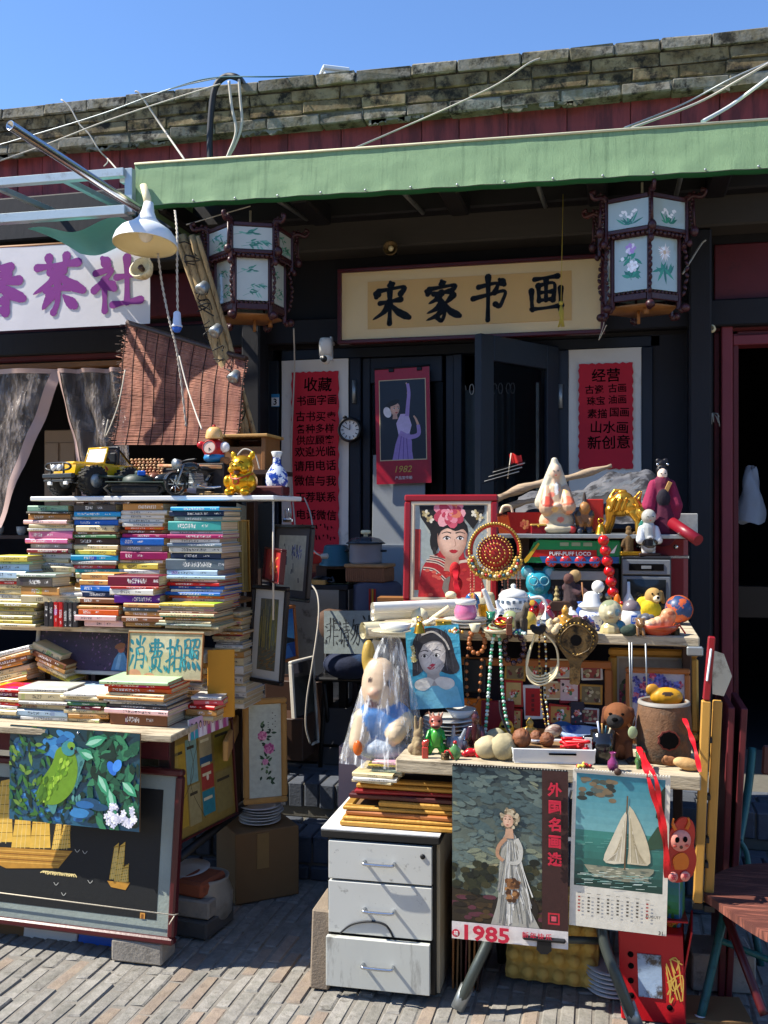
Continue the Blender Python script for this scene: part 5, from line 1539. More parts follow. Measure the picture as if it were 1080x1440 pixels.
for k in range(14):cv.curve([(X_(30+k*4),Y_(1241+r.uniform(-2,2))),(X_(36+k*4),Y_(1238)),(X_(40+k*4),Y_(1242))],.004,'#e6cf8c',n=3)
for(x,y)in((95,1160),(90,1206),(103,1207),(115,1247),(58,1255),(72,1268),(98,1160)):cv.curve([(X_(x-4),Y_(y-3)),(X_(x),Y_(y+1)),(X_(x+4),Y_(y-3))],.002,'#b9b9b0',n=3)
cv.rect(X_(200),Y_(1290),X_(208),Y_(1280),'#c58a3a');cv.rect(X_(202),Y_(1288),X_(206),Y_(1282),'#7a4a18')
mat('silver_mat','#8a948c',.6,var=.2,vscale=12,bump=.4,bscale=60)
bt=framed('framed_picture','large maroon-framed picture of golden straw junks on black, resting on a stone','picture',w,h,fw,(xrt-w/2,3.135,z0),(R(-7),0,R(-2)),'frame_maroon',cv,.05,'silver_mat',fd=.035,glass=False)
b=MB();b.tube([(-w/2-.01,-.006,.115),(w/2+.006,-.006,.105),(w/2+.006,.02,.104)],.0022,5);b.tube([(w/2+.006,-.004,.105),(w/2-.008,-.016,.075)],.002,5);b.mk('tie_string','rope',bt)
# dark picture standing behind it
p=PY(222,1180,3.5)
framed('framed_picture','dark-framed picture half hidden behind the parrots print','picture',.3,.38,.02,(PY(200,1100,3.42).x,3.43,.3),(R(-5),0,0),'frame_black',Canvas(.26,.34,'#7d8a80'),glass=True)
b=MB()
for k in range(6):b.ell((PY(208+k*2,1068,3.35).x,3.35+.004*k,.68+.006*(k%3)),(.016,.012,.01),None,8,6)
tag(b.mk('red_flower',mat('red_cloth','#b0161c',.7),None,(PY(210,1068,3.35).x,3.35,.68),world=True),'small red silk flower tucked behind the parrots print','flower')
# stone block and bits under the big frame
p=PY(200,1352,3.17)
tag(MB().box((0,.05,.038),(.19,.11,.076),None,.006).mk('stone_block','stone',None,(p.x,3.13,.012)),'pale stone block propping the corner of the big boat picture','block')
for(pa,pb,cc,lab,nm,hh)in((-10,28,'cardboard','brown cardboard sheet under the big boat picture','cardboard_sheet',.13),(26,102,'paper','white printed sheet under the big boat picture','paper_sheet',.13),(104,158,'bright_blue','blue folder with a pale label under the boat picture','folder',.1)):
 a=PY(pa,1320,3.22);e=PY(pb,1325,3.22)
 o=tag(MB().box((0,.06,hh/2),(e.x-a.x,.01,hh),None,.002).mk(nm,cc,None,((a.x+e.x)/2,3.19,.012),(R(-12),0,0)),lab,nm.split('_')[-1])
 if nm=='folder':MB().box((.01,.053,hh*.6),(.09,.003,.05)).mk('label','paper',o)

# --- right flank of the stall: framed things turned to the gap
def side(name,label,pn,pf,tn,fw,fm,cvf,mw=0,mm=None,pm='print',glass=True,lean=3,fd=.022):
 loc,yaw,w,h=quad(pn,pf,tn)
 cv=cvf(w-2*fw-2*mw,h-2*fw-2*mw)
 return framed(name,label,'picture',w,h,fw,loc,(R(-lean),0,yaw),fm,cv,mw,mm,pm,False,fd)
def c_booklets(w,h):
 cv=Canvas(w,h,'#8c7638',12)
 bk=[(.02,.1,.24,.93,'#b09030'),(.25,.5,.42,.95,'#7fa39c'),(.26,.08,.44,.48,'#9c9164'),(.46,.72,.66,.97,'#a89a72'),(.46,.64,.66,.72,'#2c5878'),(.47,.38,.67,.62,'#a13a30'),(.47,.12,.67,.37,'#2f7f8c'),(.7,.52,.97,.97,'#8f7f2a'),(.7,.08,.97,.5,'#8a7c48')]
 for(x0,y0,x1,y1,c)in bk:
  cv.rect(x0,y0,x1,y1,c);cv.rect(x0+.02,y1-.1,x1-.04,y1-.07,'#3a3424' if cv.r.random()>.4 else '#d8cfa8')
 cv.ell(.57,.5,.02,.03,'#e6d8c0')
 cv.curve([(.1,.3),(.35,.6),(.3,.95)],.006,'#4a3c22');cv.curve([(.5,.1),(.3,.5),(.45,.9)],.006,'#4a3c22')
 for k in range(10):cv.stroke([(.03+k*.008,.06),(.06+k*.008,.93)],.002,'#cbb468')
 return cv
side('booklet_board','board of old yellow booklets behind cracked clear plastic',(246,1046,1196),(336,1005,1140),3.5,.008,'frame_maroon',c_booklets,lean=4)
def c_photos(w,h):
 cv=Canvas(w,h,'#c9a9c4',13);r=cv.r
 for k in range(9):
  x=.06+k*.105;cv.poly([(x-.05,0),(x+.05,0),(x+.03,.5),(x-.03,.5)],r.choice(['#e6dce8','#c05a9a','#3aa0b0','#7a5ab0','#d8a0c0','#efe8ee']))
  cv.ell(x,.62,.032,.05,'#201820');cv.ell(x,.58,.022,.034,'#e2b8a4')
 return cv
loc,yaw,w,h=quad((266,1013,1042),(320,993,1020),3.55)
o=thing('photo_strip','long narrow colour photo of a row of girls on the table side','photo',loc,(R(-3),0,yaw));c_photos(w,h).mk(o,'print_gloss','picture',-.004);MB().box((0,.0,h/2),(w,.006,h)).mk('card','paper',o)
loc,yaw,w,h=quad((318,992,1020),(356,983,1003),3.72)
tag(MB().box((0,0,.035),(w+.06,.02,.075),None,.004).mk('yellow_stick','wood_light',None,loc,(0,0,yaw)),'short flat yellow wooden stick on the table side beside the girls photo','stick')
def c_peony(w,h):
 cv=Canvas(w,h,'#c3cabb',14);r=cv.r
 for k in range(40):cv.leaf(r.uniform(.35,.7),r.uniform(.12,.78),r.uniform(.1,.2),.08,r.uniform(0,360),r.choice(['#274a30','#3c6440','#1c3826','#5a7a50']))
 cv.flower(.42,.66,.15,['#d880a4','#c25c8c','#e8a8c0'],4,9);cv.flower(.62,.52,.17,['#c05890','#a8407c','#d888ae'],4,9);cv.flower(.5,.38,.1,['#d080a8','#e0a0bc'],3,8)
 for k in range(5):cv.ell(.6,.8-k*.025,.02,.012,'#20201c')
 for k in range(7):cv.ell(.82 if k%2 else.74,.9-k*.03,.018,.014,'#20201c')
 return cv
side('framed_picture','peony embroidery on pale silk in a golden wooden frame',(343,1003,1151),(405,964,1110),4.0,.024,'wood_light',c_peony)
def c_wood(w,h):
 cv=Canvas(w,h,'#5d5a48',15);r=cv.r
 for k in range(90):cv.stroke([(r.uniform(0,1),)*1+(r.uniform(.35,1),),(r.uniform(0,1),r.uniform(.3,1))],.012,'#6a6850')if k<0 else cv.stroke([(q:=r.uniform(0,1),r.uniform(.28,.5)),(q+r.uniform(-.03,.03),r.uniform(.6,1))],r.uniform(.01,.03),r.choice(['#807a3e','#9a8a3c','#4d4e46','#6b7266','#3c3c36','#a5913e']))
 for k in range(60):cv.stroke([(q:=r.uniform(0,1),y_:=r.uniform(0,.3)),(q+.12,y_+.02)],.02,r.choice(['#7a5426','#8f6a2c','#5d4426','#a07830']))
 return cv
mat('pale_mat','#b9b4a6',.8,var=.1)
side('framed_picture','black-framed autumn wood landscape with pale mat leaning on the books',(345,835,970),(394,812,952),3.95,.016,'frame_black',c_wood,.035,'pale_mat',lean=5)
def c_blue(w,h):
 cv=Canvas(w,h,'#2a7fc0',16);cv.grad(0,.3,1,1,'#5aa0c8','#1c64a8',8)
 cv.ell(.4,.62,.3,.1,'#6fb0d4',10);cv.poly([(0,.3),(.2,.34),(.3,.46),(.5,.5),(.7,.42),(1,.36),(1,.3)],'#16242c')
 cv.poly([(0,0),(1,0),(1,.3),(.5,.28),(0,.3)],'#1d4a8c');cv.poly([(.2,0),(.9,0),(.7,.26),(.55,.26)],'#3a74b4');return cv
side('framed_picture','small blue lake landscape in a gilt frame in the gap',(388,862,942),(421,845,921),4.15,.014,'frame_wood',c_blue,lean=4)
def c_ink(w,h):
 cv=Canvas(w,h,'#c9c9b8',17);r=cv.r
 for k in range(16):cv.stroke([(q:=r.uniform(.15,.85),y_:=r.uniform(.1,.8)),(q+r.uniform(-.02,.02),y_+r.uniform(.05,.18))],r.uniform(.01,.04),r.choice(['#1a1e28','#3a4456','#24304a']))
 for k in range(24):cv.stroke([(q:=r.uniform(.5,.85),y_:=r.uniform(.55,.75)),(q+.02,y_+r.uniform(.03,.1))],.02,r.choice(['#2a3f9a','#4a60b8','#1c2a6a']))
 return cv
mat('grey_mat','#5c5c60',.8,var=.1)
side('framed_picture','ink drawing with blue strokes in a grey mat and black clip frame',(376,746,850),(430,728,838),4.2,.014,'frame_black',c_ink,.03,'grey_mat',lean=5)
def c_red(w,h):
 cv=Canvas(w,h,'#a01c1c',18);r=cv.r
 for k in range(12):cv.curve([(q:=r.uniform(.2,.7),r.uniform(.1,.7)),(q+.1,r.uniform(.2,.8)),(q+.2,r.uniform(.2,.8))],.02,'#d8863c',n=4)
 return cv
side('framed_picture','small red calligraphy picture in a dark maroon frame',(368,776,822),(391,764,814),4.02,.007,'frame_maroon',c_red,lean=5)
def c_straw(w,h):
 cv=Canvas(w,h,'#9a8040',19);r=cv.r
 for k in range(70):cv.stroke([(q:=r.uniform(0,1),0),(q+r.uniform(-.1,.1),1)],r.uniform(.02,.06),r.choice(['#b59a52','#7a6430','#c8b070','#8f7a40']))
 return cv
side('framed_picture','tall straw-coloured picture standing behind the broad book stack',(318,735,838),(353,727,828),4.05,.006,'frame_gold',c_straw,lean=2)
# bulldog clip on the ink drawing
p=PY(405,730,4.18)
tag(MB().tube([(-.012,0,0),(-.012,-.006,.04),(-.004,-.006,.045),(-.004,0,0)],.002,5).tube([(.012,0,0),(.014,-.006,.04),(.006,-.006,.045),(.004,0,0)],.002,5).box((0,0,-.006),(.045,.012,.016),None,.003).mk('bulldog_clip','steel',None,p),'steel bulldog clip on the ink drawing frame','clip')
# dark cloth bag hanging below the shelf end and green bottle
p=PY(358,760,4.15)
b=MB();b.grid(14,12,lambda u,v:(.1*(1-.2*v)*cos(u*6.283),.06*sin(u*6.283)+.006*sin(u*20),-.12+.28*v+.008*sin(u*15)))
tag(b.mk('cloth_bag',mat('dark_cloth','#1a1c1a',.9,var=.3,bump=.4),None,p),'dark cloth bag hanging under the end of the toy shelf','bag')
# edge rail, box with plates, jar, bricks under the flank
a,e=PX(250,1200,-1.52),PY(404,1085,4.35)
tag(MB().tube([a+Vector((0,0,-.02)),e],.016,8).mk('side_rail','black_metal',None,a,world=True),'black metal rail under the peony picture','rail')
loc=PZ(352,1268,.012);bx=thing('cardboard_box','worn cardboard box carrying white plates beside the steps','box',(loc.x-.02,loc.y+.13,.012),(0,0,R(40)))
MB().box((0,0,.14),(.27,.25,.28),None,.004).mk('carton','cardboard',bx)
MB().box((-.02,-.127,.2),(.05,.003,.14)).mk('tape',mat('tape','#9a7a4c',.3),bx)
pl_=MB().lathe([(0,.004),(.05,.004),(.085,.014),(.087,.017),(.05,.008),(0,.008)],n=28).mesh('plate')
mat('white_china','#d2d2ce',.15,var=.06,bump=0,coat=.3)
for k in range(6):
 tag(obj('plate',pl_,'white_china',None,(bx.location.x+.02+rng.uniform(-.006,.006),bx.location.y-.01+rng.uniform(-.006,.006),.292+.012*k)),'white china plate, %s in the pile on the cardboard box'%['lowest','second from below','third from below','fourth from below','fifth from below','topmost'][k],'plate','white plates on the cardboard box')
p=PZ(283,1262,.13)
jr=thing('glazed_jar','squat grey glazed jar behind the red brick','jar',(p.x,p.y+.05,.012))
MB().lathe([(0,0),(.06,0),(.095,.05),(.1,.12),(.08,.17),(.085,.185),(.078,.185),(.07,.16),(0,.15)],n=24).mk('body',mat('glaze','#8f897d',.35,var=.3,vscale=9,dirt='#5a4a38',dscale=8),jr)
for k in range(7):
 tag(obj('plate',pl_,'white_china',None,(PZ(258,1235,.2).x-.02,PZ(258,1235,.2).y+.08,.11+.014*k),(R(4),R(-3),0)),'white saucer, %s in the leaning pile under the booklet board'%['lowest','second from below','third from below','fourth from below','fifth from below','sixth from below','topmost'][k],'plate','saucers under the booklet board')
MB().box((PZ(258,1235,.2).x-.02,PZ(258,1235,.2).y+.08,.06),(.14,.14,.09),None,.004)
p=PZ(268,1320,.012)
tag(MB().box((0,0,.033),(.15,.2,.062),None,.006).mk('stone_block',mat('stone_dark','#4d4a47',.95,var=.3,bump=.5),None,(p.x+.005,p.y+.1,.012),(0,0,R(-8))),'dark lower block in the pair under the red brick','block')
tag(MB().box((0,0,.033),(.15,.19,.066),None,.006).mk('stone_block','stone',None,(p.x,p.y+.11,.079),(0,0,R(-5))),'grey upper block directly under the red brick','block')
o=tag(MB().box((0,0,.03),(.115,.16,.058),None,.01).mk('red_brick','brick_red',None,(p.x-.005,p.y+.11,.146),(0,0,R(-12))),'worn red brick on top of the grey blocks','brick')
o=tag(MB().box((0,0,.045),(.16,.14,.09),None,.005).mk('support_block','stone_dark',None,(PZ(258,1235,.2).x-.02,PZ(258,1235,.2).y+.08,.012)),'dark block carrying the leaning saucer pile','block')
# ------------------------------------------------------------------ toys on the white shelf
YS=3.68
def on_shelf(px):return Vector((PY(px,697,YS).x,YS,ZB))
# yellow toy jeep
jp=thing('toy_jeep','yellow off-road toy jeep with black bull bar','toy car',on_shelf(122)+Vector((0,.06,0)),(0,0,R(246)))
jp.scale=(1.18,)*3
mat('jeep_yellow','#d8a910',.3,var=.08,bump=.03,coat=.3)
mat('rubber','#22211f',.85,var=.3,vscale=40,bump=.6,bscale=120,dirt='#55503f',dscale=30)
b=MB()
side_p=[(-.125,.075),(-.125,.112),(-.02,.112),(.0,.118),(.118,.108),(.125,.075),(.09,.075),(.075,.098),(.035,.098),(.02,.07),(-.045,.07),(-.06,.098),(-.1,.098),(-.115,.075)]
b.prism(side_p,-.06,.06)
b.mk('body','jeep_yellow',jp)
MB().box((.06,0,.112),(.11,.09,.016),None,.006).mk('bonnet','jeep_yellow',jp)
for q in(-1,1):
 MB().prism([(.02,.088),(.03,.106),(.08,.106),(.098,.086),(.092,.084),(.076,.1),(.034,.1),(.026,.086)],q*.078-.018,q*.078+.018).mk('fender','jeep_yellow',jp)
 MB().prism([(-.12,.088),(-.11,.106),(-.055,.106),(-.042,.086),(-.048,.084),(-.06,.1),(-.104,.1),(-.114,.086)],q*.078-.018,q*.078+.018).mk('fender','jeep_yellow',jp)
 MB().box((-.012,q*.0615,.095),(.05,.003,.04),None,.001).mk('door','jeep_yellow',jp)
 MB().box((-.0,q*.064,.096),(.016,.002,.016),rotm(0,45)).mk('badge',mat('badge_red','#b3271c',.4),jp)
ws=MB()
for(a,e)in(((0,-.055,.116),(-.018,-.052,.172)),((0,.055,.116),(-.018,.052,.172)),((-.018,-.054,.172),(-.018,.054,.172)),((0,-.055,.118),(0,.055,.118))):ws.tube([a,e],.004,6)
ws.mk('windscreen_frame','jeep_yellow',jp)
MB().box((-.009,0,.145),(.002,.1,.052),rotm(0,-18)).mk('windscreen',mat('toyglass','#c2cace',.15,var=.2,vscale=30),jp)
rb=MB();rb.tube(spline([(-.06,-.055,.11),(-.062,-.054,.165),(-.062,-.045,.175),(-.062,.045,.175),(-.062,.054,.165),(-.06,.055,.11)],4),.005,6);rb.mk('roll_bar','black_plastic',jp)
for q in(-1,1):MB().tube([(-.018,q*.052,.17),(-.062,q*.05,.172),(-.115,q*.05,.12)],.004,6).mk('roof_rail','black_plastic',jp)
for q in(-.026,.026):MB().box((-.045,q,.12),(.04,.035,.012),None,.004).box((-.062,q,.138),(.01,.034,.04),None,.004).mk('seat','black_plastic',jp)
MB().box((.145,0,.07),(.016,.17,.016),None,.003).mk('bumper','black_plastic',jp)
MB().box((.145,0,.054),(.012,.16,.008),None,.002).mk('bumper','black_plastic',jp)
bb=MB()
for y in(-.035,.035):bb.tube([(.148,y,.05),(.15,y,.112)],.004,6)
bb.tube(spline([(.146,-.072,.1),(.15,-.05,.112),(.15,.05,.112),(.146,.072,.1)],4),.004,6);bb.tube(spline([(.146,-.072,.1),(.148,-.05,.09),(.148,.05,.09),(.146,.072,.1)],4),.004,6)
bb.mk('bull_bar','black_plastic',jp)
for y in(-.02,.014):MB().lathe([(.011,0),(.011,.014),(0,.017)],c=(.14,y,.098),n=12,rot=rotm(0,90)).mk('headlight','white_enamel',jp)
for y in(-.045,.045):MB().box((.148,y,.045),(.008,.022,.012),None,.002).mk('fog_lamp','white_enamel',jp)
MB().box((0,0,.06),(.22,.05,.025),None,.004).mk('chassis','black_plastic',jp)
tyre=MB();tyre.lathe([(.026,-.022),(.046,-.022),(.05,-.016),(.05,.016),(.046,.022),(.026,.022)],n=24,rot=rotm(90))
for k in range(20):
 for q in(-1,1):tyre.box((cos(R(18*k+5*q))*.05,q*.01,sin(R(18*k+5*q))*.05),(.006,.017,.007),rotm(0,-18*k))
tm_=tyre.mesh('tyre')
rim=MB();rim.lathe([(0,.016),(.012,.018),(.016,.012),(.026,.02),(.028,.0),(.026,-.02),(0,-.016)],n=16,rot=rotm(90));rm_=rim.mesh('rim')
for x in(.07,-.078):
 for y in(-.088,.088):
  wh=obj('wheel',rm_,'steel_dull',jp,(x,y,.0535));obj('tyre',tm_,'rubber',wh)
# second row: toy tank
tk=thing('toy_tank','dark green toy battle tank beside the yellow jeep','toy tank',on_shelf(196)+Vector((0,-.01,0)),(0,0,R(196)))
mat('tank_green','#2c3a30',.5,var=.2,vscale=20,bump=.1);mat('tank_pale','#8a8c6c',.5)
b=MB();b.prism([(-.12,.03),(-.11,.055),(.085,.055),(.13,.035),(.11,.018),(-.1,.018)],-.05,.05);b.mk('hull','tank_green',tk)
for q in(-1,1):
 tr_=MB();tr_.tube([(x,q*.062,z)for x,z in((-.11,.03),(-.1,.045),(.1,.045),(.118,.032),(.095,.008),(-.09,.008))],.0075,6,closed=True,flat=1);tr_.box((0,q*.062,.028),(.19,.022,.028),None,.008)
 tr_.mk('track','rubber',tk)
 for k in range(6):MB().lathe([(0,.014),(.011,.014),(.013,.01),(.013,0)],c=(-.08+k*.034,q*.062,.022),n=12,rot=rotm(90*q)).mk('road_wheel','tank_green',tk)
 MB().box((0,q*.062,.056),(.23,.03,.005),None,.002).mk('track_guard','tank_green',tk)
MB().lathe([(.055,.056),(.052,.075),(.03,.088),(0,.09)],n=10,sx=1.2).mk('turret','tank_green',tk)
MB().tube([(.04,0,.074),(.1,0,.078),(.17,0,.082)],[.009,.006,.006],8).mk('gun_barrel','tank_green',tk)
MB().lathe([(.014,.088),(.014,.1),(.008,.104),(0,.104)],n=10).mk('hatch','tank_green',tk)
MB().box((.07,-.02,.0575),(.03,.02,.004)).mk('decal','tank_pale',tk)
MB().box((-.02,.03,.092),(.03,.02,.02),None,.003).mk('stowage','bright_blue',tk)
# motorcycle with sidecar
mc=thing('toy_motorcycle','black toy motorcycle with a sidecar beside the golden pig','toy motorcycle',on_shelf(276)+Vector((0,.0,0)),(0,0,R(235)))
mc.scale=(1.25,)*3
mat('moto_black','#202424',.25,var=.15,bump=.03,coat=.4)
for x,nm in((.075,'front_wheel'),(-.075,'rear_wheel')):
 o=MB().lathe([(.03,-.007),(.035,-.005),(.037,0),(.035,.005),(.03,.007),(.028,0),(.03,-.007)],c=(x,0,.037),n=24,rot=rotm(90)).mk(nm,'rubber',mc)
 sp_=MB()
 for k in range(8):sp_.tube([(x,0,.037),(x+.03*cos(R(45*k)),0,.037+.03*sin(R(45*k)))],.0012,4)
 sp_.mk('spokes','steel',o)
 MB().lathe([(.041,-.011),(.042,0),(.041,.011)],c=(x,0,.037),n=14,rot=rotm(90),a0=R(20),a1=R(200)).mk('mudguard','moto_black',mc)
for q in(-.009,.009):MB().tube([(.075,q,.037),(.05,q,.1)],.0035,6).mk('fork','steel_dull',mc)
MB().tube(spline([(.03,-.05,.115),(.045,-.02,.112),(.05,0,.108),(.045,.02,.112),(.03,.05,.115)],4),.003,6).mk('handlebar','black_metal',mc)
MB().lathe([(0,-.012),(.014,-.006),(.017,.008),(.016,.014),(0,.014)],c=(.066,0,.1),n=14,rot=rotm(0,90)).mk('headlight','steel_dull',mc)
Blob().e((.02,0,.092),(.035,.016,.017),'#202424').mk('fuel_tank','moto_black',mc,.004)
MB().box((-.04,0,.088),(.06,.026,.012),None,.005).mk('saddle','black_plastic',mc)
eng=MB()
for k in range(6):eng.box((.0,0,.045+k*.005),(.034,.04-k*.002,.0028),None,.0008)
eng.box((-.005,0,.036),(.06,.03,.02),None,.005);eng.tube([(-.07,.0,.037),(.0,0,.04),(.075,0,.037)],.004,6)
for q in(-1,1):eng.lathe([(0,0),(.012,0),(.014,.01),(.006,.014),(0,.014)],c=(0,q*.016,.04),n=12,rot=rotm(90*q))
eng.mk('engine','steel_dull',mc)
MB().tube(spline([(.01,.02,.035),(-.03,.024,.028),(-.1,.024,.034)],4),.005,6).mk('exhaust','steel',mc)
MB().box((-.09,0,.1),(.05,.05,.004),None,.001).mk('rack','black_metal',mc)
MB().box((-.1,.012,.115),(.03,.02,.025),None,.004).mk('pannier','wood_mid',mc)
Blob().e((.01,-.1,.055),(.085,.032,.026),'#2c302e').e((-.03,-.1,.065),(.04,.028,.02),'#2c302e').mk('sidecar_body','moto_black',mc,.005)
MB().tube([(.09,-.1,.052),(.0,-.136,.05),(-.08,-.1,.052)],.003,5).mk('sidecar_trim','steel',mc)
MB().lathe([(.022,-.006),(.027,0),(.022,.006),(.02,0),(.022,-.006)],c=(-.02,-.145,.028),n=18,rot=rotm(90)).mk('sidecar_wheel','rubber',mc)
for x in(-.04,.05):MB().tube([(x,0,.045),(x,-.08,.045)],.003,5).mk('sidecar_strut','black_metal',mc)
# golden pig
pg=thing('golden_pig','shiny golden laughing pig figurine with a red medal','figurine',on_shelf(347)+Vector((.0,-.04,0)),(0,0,R(-8)))
G='#d29a1c'
B_=Blob().e((0,0,.055),(.06,.052,.052),G).e((0,-.01,.115),(.05,.045,.042),G).e((0,-.052,.112),(.022,.016,.015),'#dba62a')
for q in(-1,1):
 B_.e((q*.04,0,.155),(.014,.008,.02),G,rotm(0,q*25)).e((q*.052,-.025,.055),(.018,.022,.026),G).e((q*.034,-.045,.014),(.02,.026,.016),G).e((q*.028,-.04,.1),(.016,.014,.014),G)
B_.mk('body','goldpaint',pg,.004,2)
for q in(-1,1):
 MB().tube(spline([(q*.03,-.049,.126),(q*.02,-.054,.132),(q*.01,-.052,.127)],4),.0018,5).mk('eye','ink',pg)
 MB().ell((q*.007,-.068,.114),(.003,.002,.004),None,8,5).mk('nostril','ink',pg)
MB().ell((0,-.05,.09),(.014,.006,.009),None,10,6).mk('mouth',mat('mouth_dark','#5a3010',.5),pg)
MB().tube(spline([(-.05,-.01,.085),(-.025,-.05,.07),(0,-.058,.062),(.025,-.05,.07),(.05,-.01,.085)],5),.0025,5).mk('cord','badge_red',pg)
o=MB().lathe([(0,.004),(.014,.004),(.014,0)],c=(0,-.054,.055),n=18,rot=rotm(90)).mk('medal','badge_red',pg);MB().lathe([(0,.0055),(.01,.0055)],c=(0,-.054,.055),n=18,rot=rotm(90)).mk('medal_face','gold',o)
# blue and white vase
mat('cobalt','#d6dce4',.12,var=.05,bump=0,coat=.5,c2='#1d3f9a',mscale=34,lo=.5,hi=.54)
vv=thing('porcelain_vase','blue and white porcelain bottle vase behind the golden pig','vase',on_shelf(374)+Vector((.02,.07,0)))
MB().lathe([(0,0),(.03,0),(.032,.01),(.04,.03),(.046,.06),(.042,.09),(.026,.115),(.016,.13),(.015,.16),(.022,.175),(.018,.175),(.012,.16),(0,.15)],n=28).mk('body','cobalt',vv)
MB().lathe([(.0155,.155),(.023,.175),(.02,.178),(.014,.16)],n=24).mk('rim','white_china',vv)
# red plant tray on the shelf end, small trivet
tr0=thing('red_tray','dark red plastic tray behind the golden pig','tray',on_shelf(382)+Vector((-.03,.06,-.0)))
# red round alarm clock on blue base
cl=thing('alarm_clock','red and blue toy alarm clock with a round dial behind the motorcycle','clock',on_shelf(287)+Vector((0,.1,.135)),(0,0,R(6)))
tag(MB().box((0,0,.067),(.12,.09,.134),None,.004).mk('small_carton','frame_black',None,on_shelf(287)+Vector((0,.1,0))),'dark small carton carrying the red alarm clock','carton')
Blob().e((0,0,.06),(.05,.035,.04),'#b8141c').e((0,0,.022),(.045,.035,.022),'#2a7cb0').e((-.052,-.008,.075),(.018,.014,.016),'#b8141c').e((.05,-.015,.065),(.02,.016,.022),'#e8e2dc').mk('case','plastic',cl,.0045,2)
MB().lathe([(0,.006),(.025,.006),(.027,.01),(.03,.006),(.03,0)],c=(-.008,-.034,.062),n=26,rot=rotm(80)).mk('dial',mat('dial_red','#c03a34',.4),cl)
MB().lathe([(0,.0075),(.024,.0075)],c=(-.008,-.034,.062),n=26,rot=rotm(80)).mk('dial_face',mat('dial_pink','#e0c4b0',.4),cl)
for a,l in((180,.02),(135,.013)):MB().tube([(-.008,-.0435,.061),(-.008+l*sin(R(a)),-.0435,.061+l*cos(R(a)))],.0012,4).mk('hand','ink',cl)
MB().lathe([(.034,.1),(.036,.11),(.03,.135),(.018,.147),(0,.15)],n=22).mk('bell',mat('bell_cream','#e0b06c',.3,coat=.4),cl)
MB().ell((0,0,.152),(.008,.008,.006),None,10,6).mk('knob','badge_red',cl)
# woven straw mat piece, orange bottle, dark tubes
p=on_shelf(186)+Vector((0,.12,0))
b=MB()
for i in range(9):
 for j in range(13):b.ell((-.075+i*.0165+(.004 if j%2 else 0),.002*sin(i*2.0),.012+j*.0125),(.0075,.006,.006),None,6,4)
o=tag(b.mk('beaded_mat',mat('straw_bead','#c8a070',.6,var=.3,c2='#b06a48',mscale=20),None,p,(R(-14),0,R(8))),'upright mat of woven straw beads between jeep and blind','mat')
p=on_shelf(228)+Vector((0,.09,0))
bo=thing('orange_bottle','orange and white plastic bottle lying behind the toy tank','bottle',p+Vector((0,0,.055)),(R(0),R(100),R(10)))
MB().lathe([(0,-.02),(.02,-.02),(.024,0),(.026,.06),(.024,.07)],n=18).mk('orange_half',mat('orange_plastic','#d06a14',.35),bo)
MB().lathe([(.024,.07),(.026,.08),(.022,.15),(.012,.175),(0,.176)],n=18).mk('pale_half',mat('lilac','#c4c0d4',.35),bo)
p=on_shelf(208)+Vector((0,.15,0))
tag(MB().lathe([(0,0),(.028,.0),(.03,.02),(.03,.07),(.018,.09),(0,.092)],n=18,sx=.8,sy=1).mk('oval_mirror',mat('brown_plastic','#7a4a34',.35),None,p+Vector((0,0,.04)),(R(60),0,R(-20))),'brown oval hand mirror standing between mat and bottle','mirror')
for k,(dz,dy,m_,lab)in enumerate(((.085,.2,'cable_black','upper dark green tube lying behind the toys'),(.045,.22,'tank_green','lower dark tube lying behind the toys'))):
 a=on_shelf(205)+Vector((0,dy,dz));e=on_shelf(292)+Vector((0,dy+.05,dz))
 tag(MB().tube([a,e],.026 if k==0 else.03,14).mk('tube',m_,None,a,world=True),lab,'tube')
a,e=on_shelf(216)+Vector((0,.04,.125)),on_shelf(306)+Vector((0,.04,.118))
tag(MB().tube([a,e],.007,8).mk('bamboo_stick','straw_bead',None,a,world=True),'thin pale stick laid across the toys','stick')
tag(MB().box((0,0,.06),(.36,.14,.12),None,.004).mk('dark_box','frame_black',None,on_shelf(250)+Vector((0,.23,-.0))),'low dark box behind the toy motorcycle','box')
a=on_shelf(312)+Vector((0,.1,.13))
tag(MB().tube(spline([tuple(a),tuple(a+Vector((.05,0,.06))),tuple(a+Vector((.1,0,.04))),tuple(a+Vector((.12,0,-.02)))],6),.003,5).mk('bent_wire','cable_white',None,a,world=True),'bent pale wire arching over the toy motorcycle','wire')
tag(MB().box((0,0,.004),(.12,.06,.008),None,.002).box((-.03,.0,.012),(.03,.03,.01),None,.002).mk('brass_trivet','bronze',None,on_shelf(313)+Vector((0,-.06,0))),'small brass plate lying before the golden pig','plate')
b=MB().box((0,0,.0),(.16,.1,.005))
MB().box((0,0,.02),(.14,.09,.04),None,.006).mk('tray',mat('tray_red','#4d1418',.5),tr0)
# wooden box on top of the frames behind
p=PY(352,662,4.35)
wb=thing('wooden_box','open-topped wooden box on the shelf behind the porcelain vase','box',p)
for x in(-.1,.1):MB().box((x,0,.07),(.02,.2,.16),None,.003).mk('side','wood_mid',wb)
MB().box((0,.09,.07),(.19,.015,.15),None,.003).mk('panel','wood_mid',wb);MB().box((0,-.09,.05),(.19,.015,.11),None,.003).mk('panel','wood_mid',wb)
MB().box((0,0,.155),(.25,.23,.014),None,.003).mk('lid','wood_light',wb)
tag(MB().box((0,0,.0),(.3,.3,.02)).mk('back_shelf','wood_dark',None,p+Vector((0,.02,-.012))),'dark shelf board under the open wooden box','shelf')
MB().box((0,0,.0),(.02,.02,p.z-.35)).mk('stand','wood_dark',bpy.data.objects['back_shelf'],(0,.1,-(p.z-.35)/2))
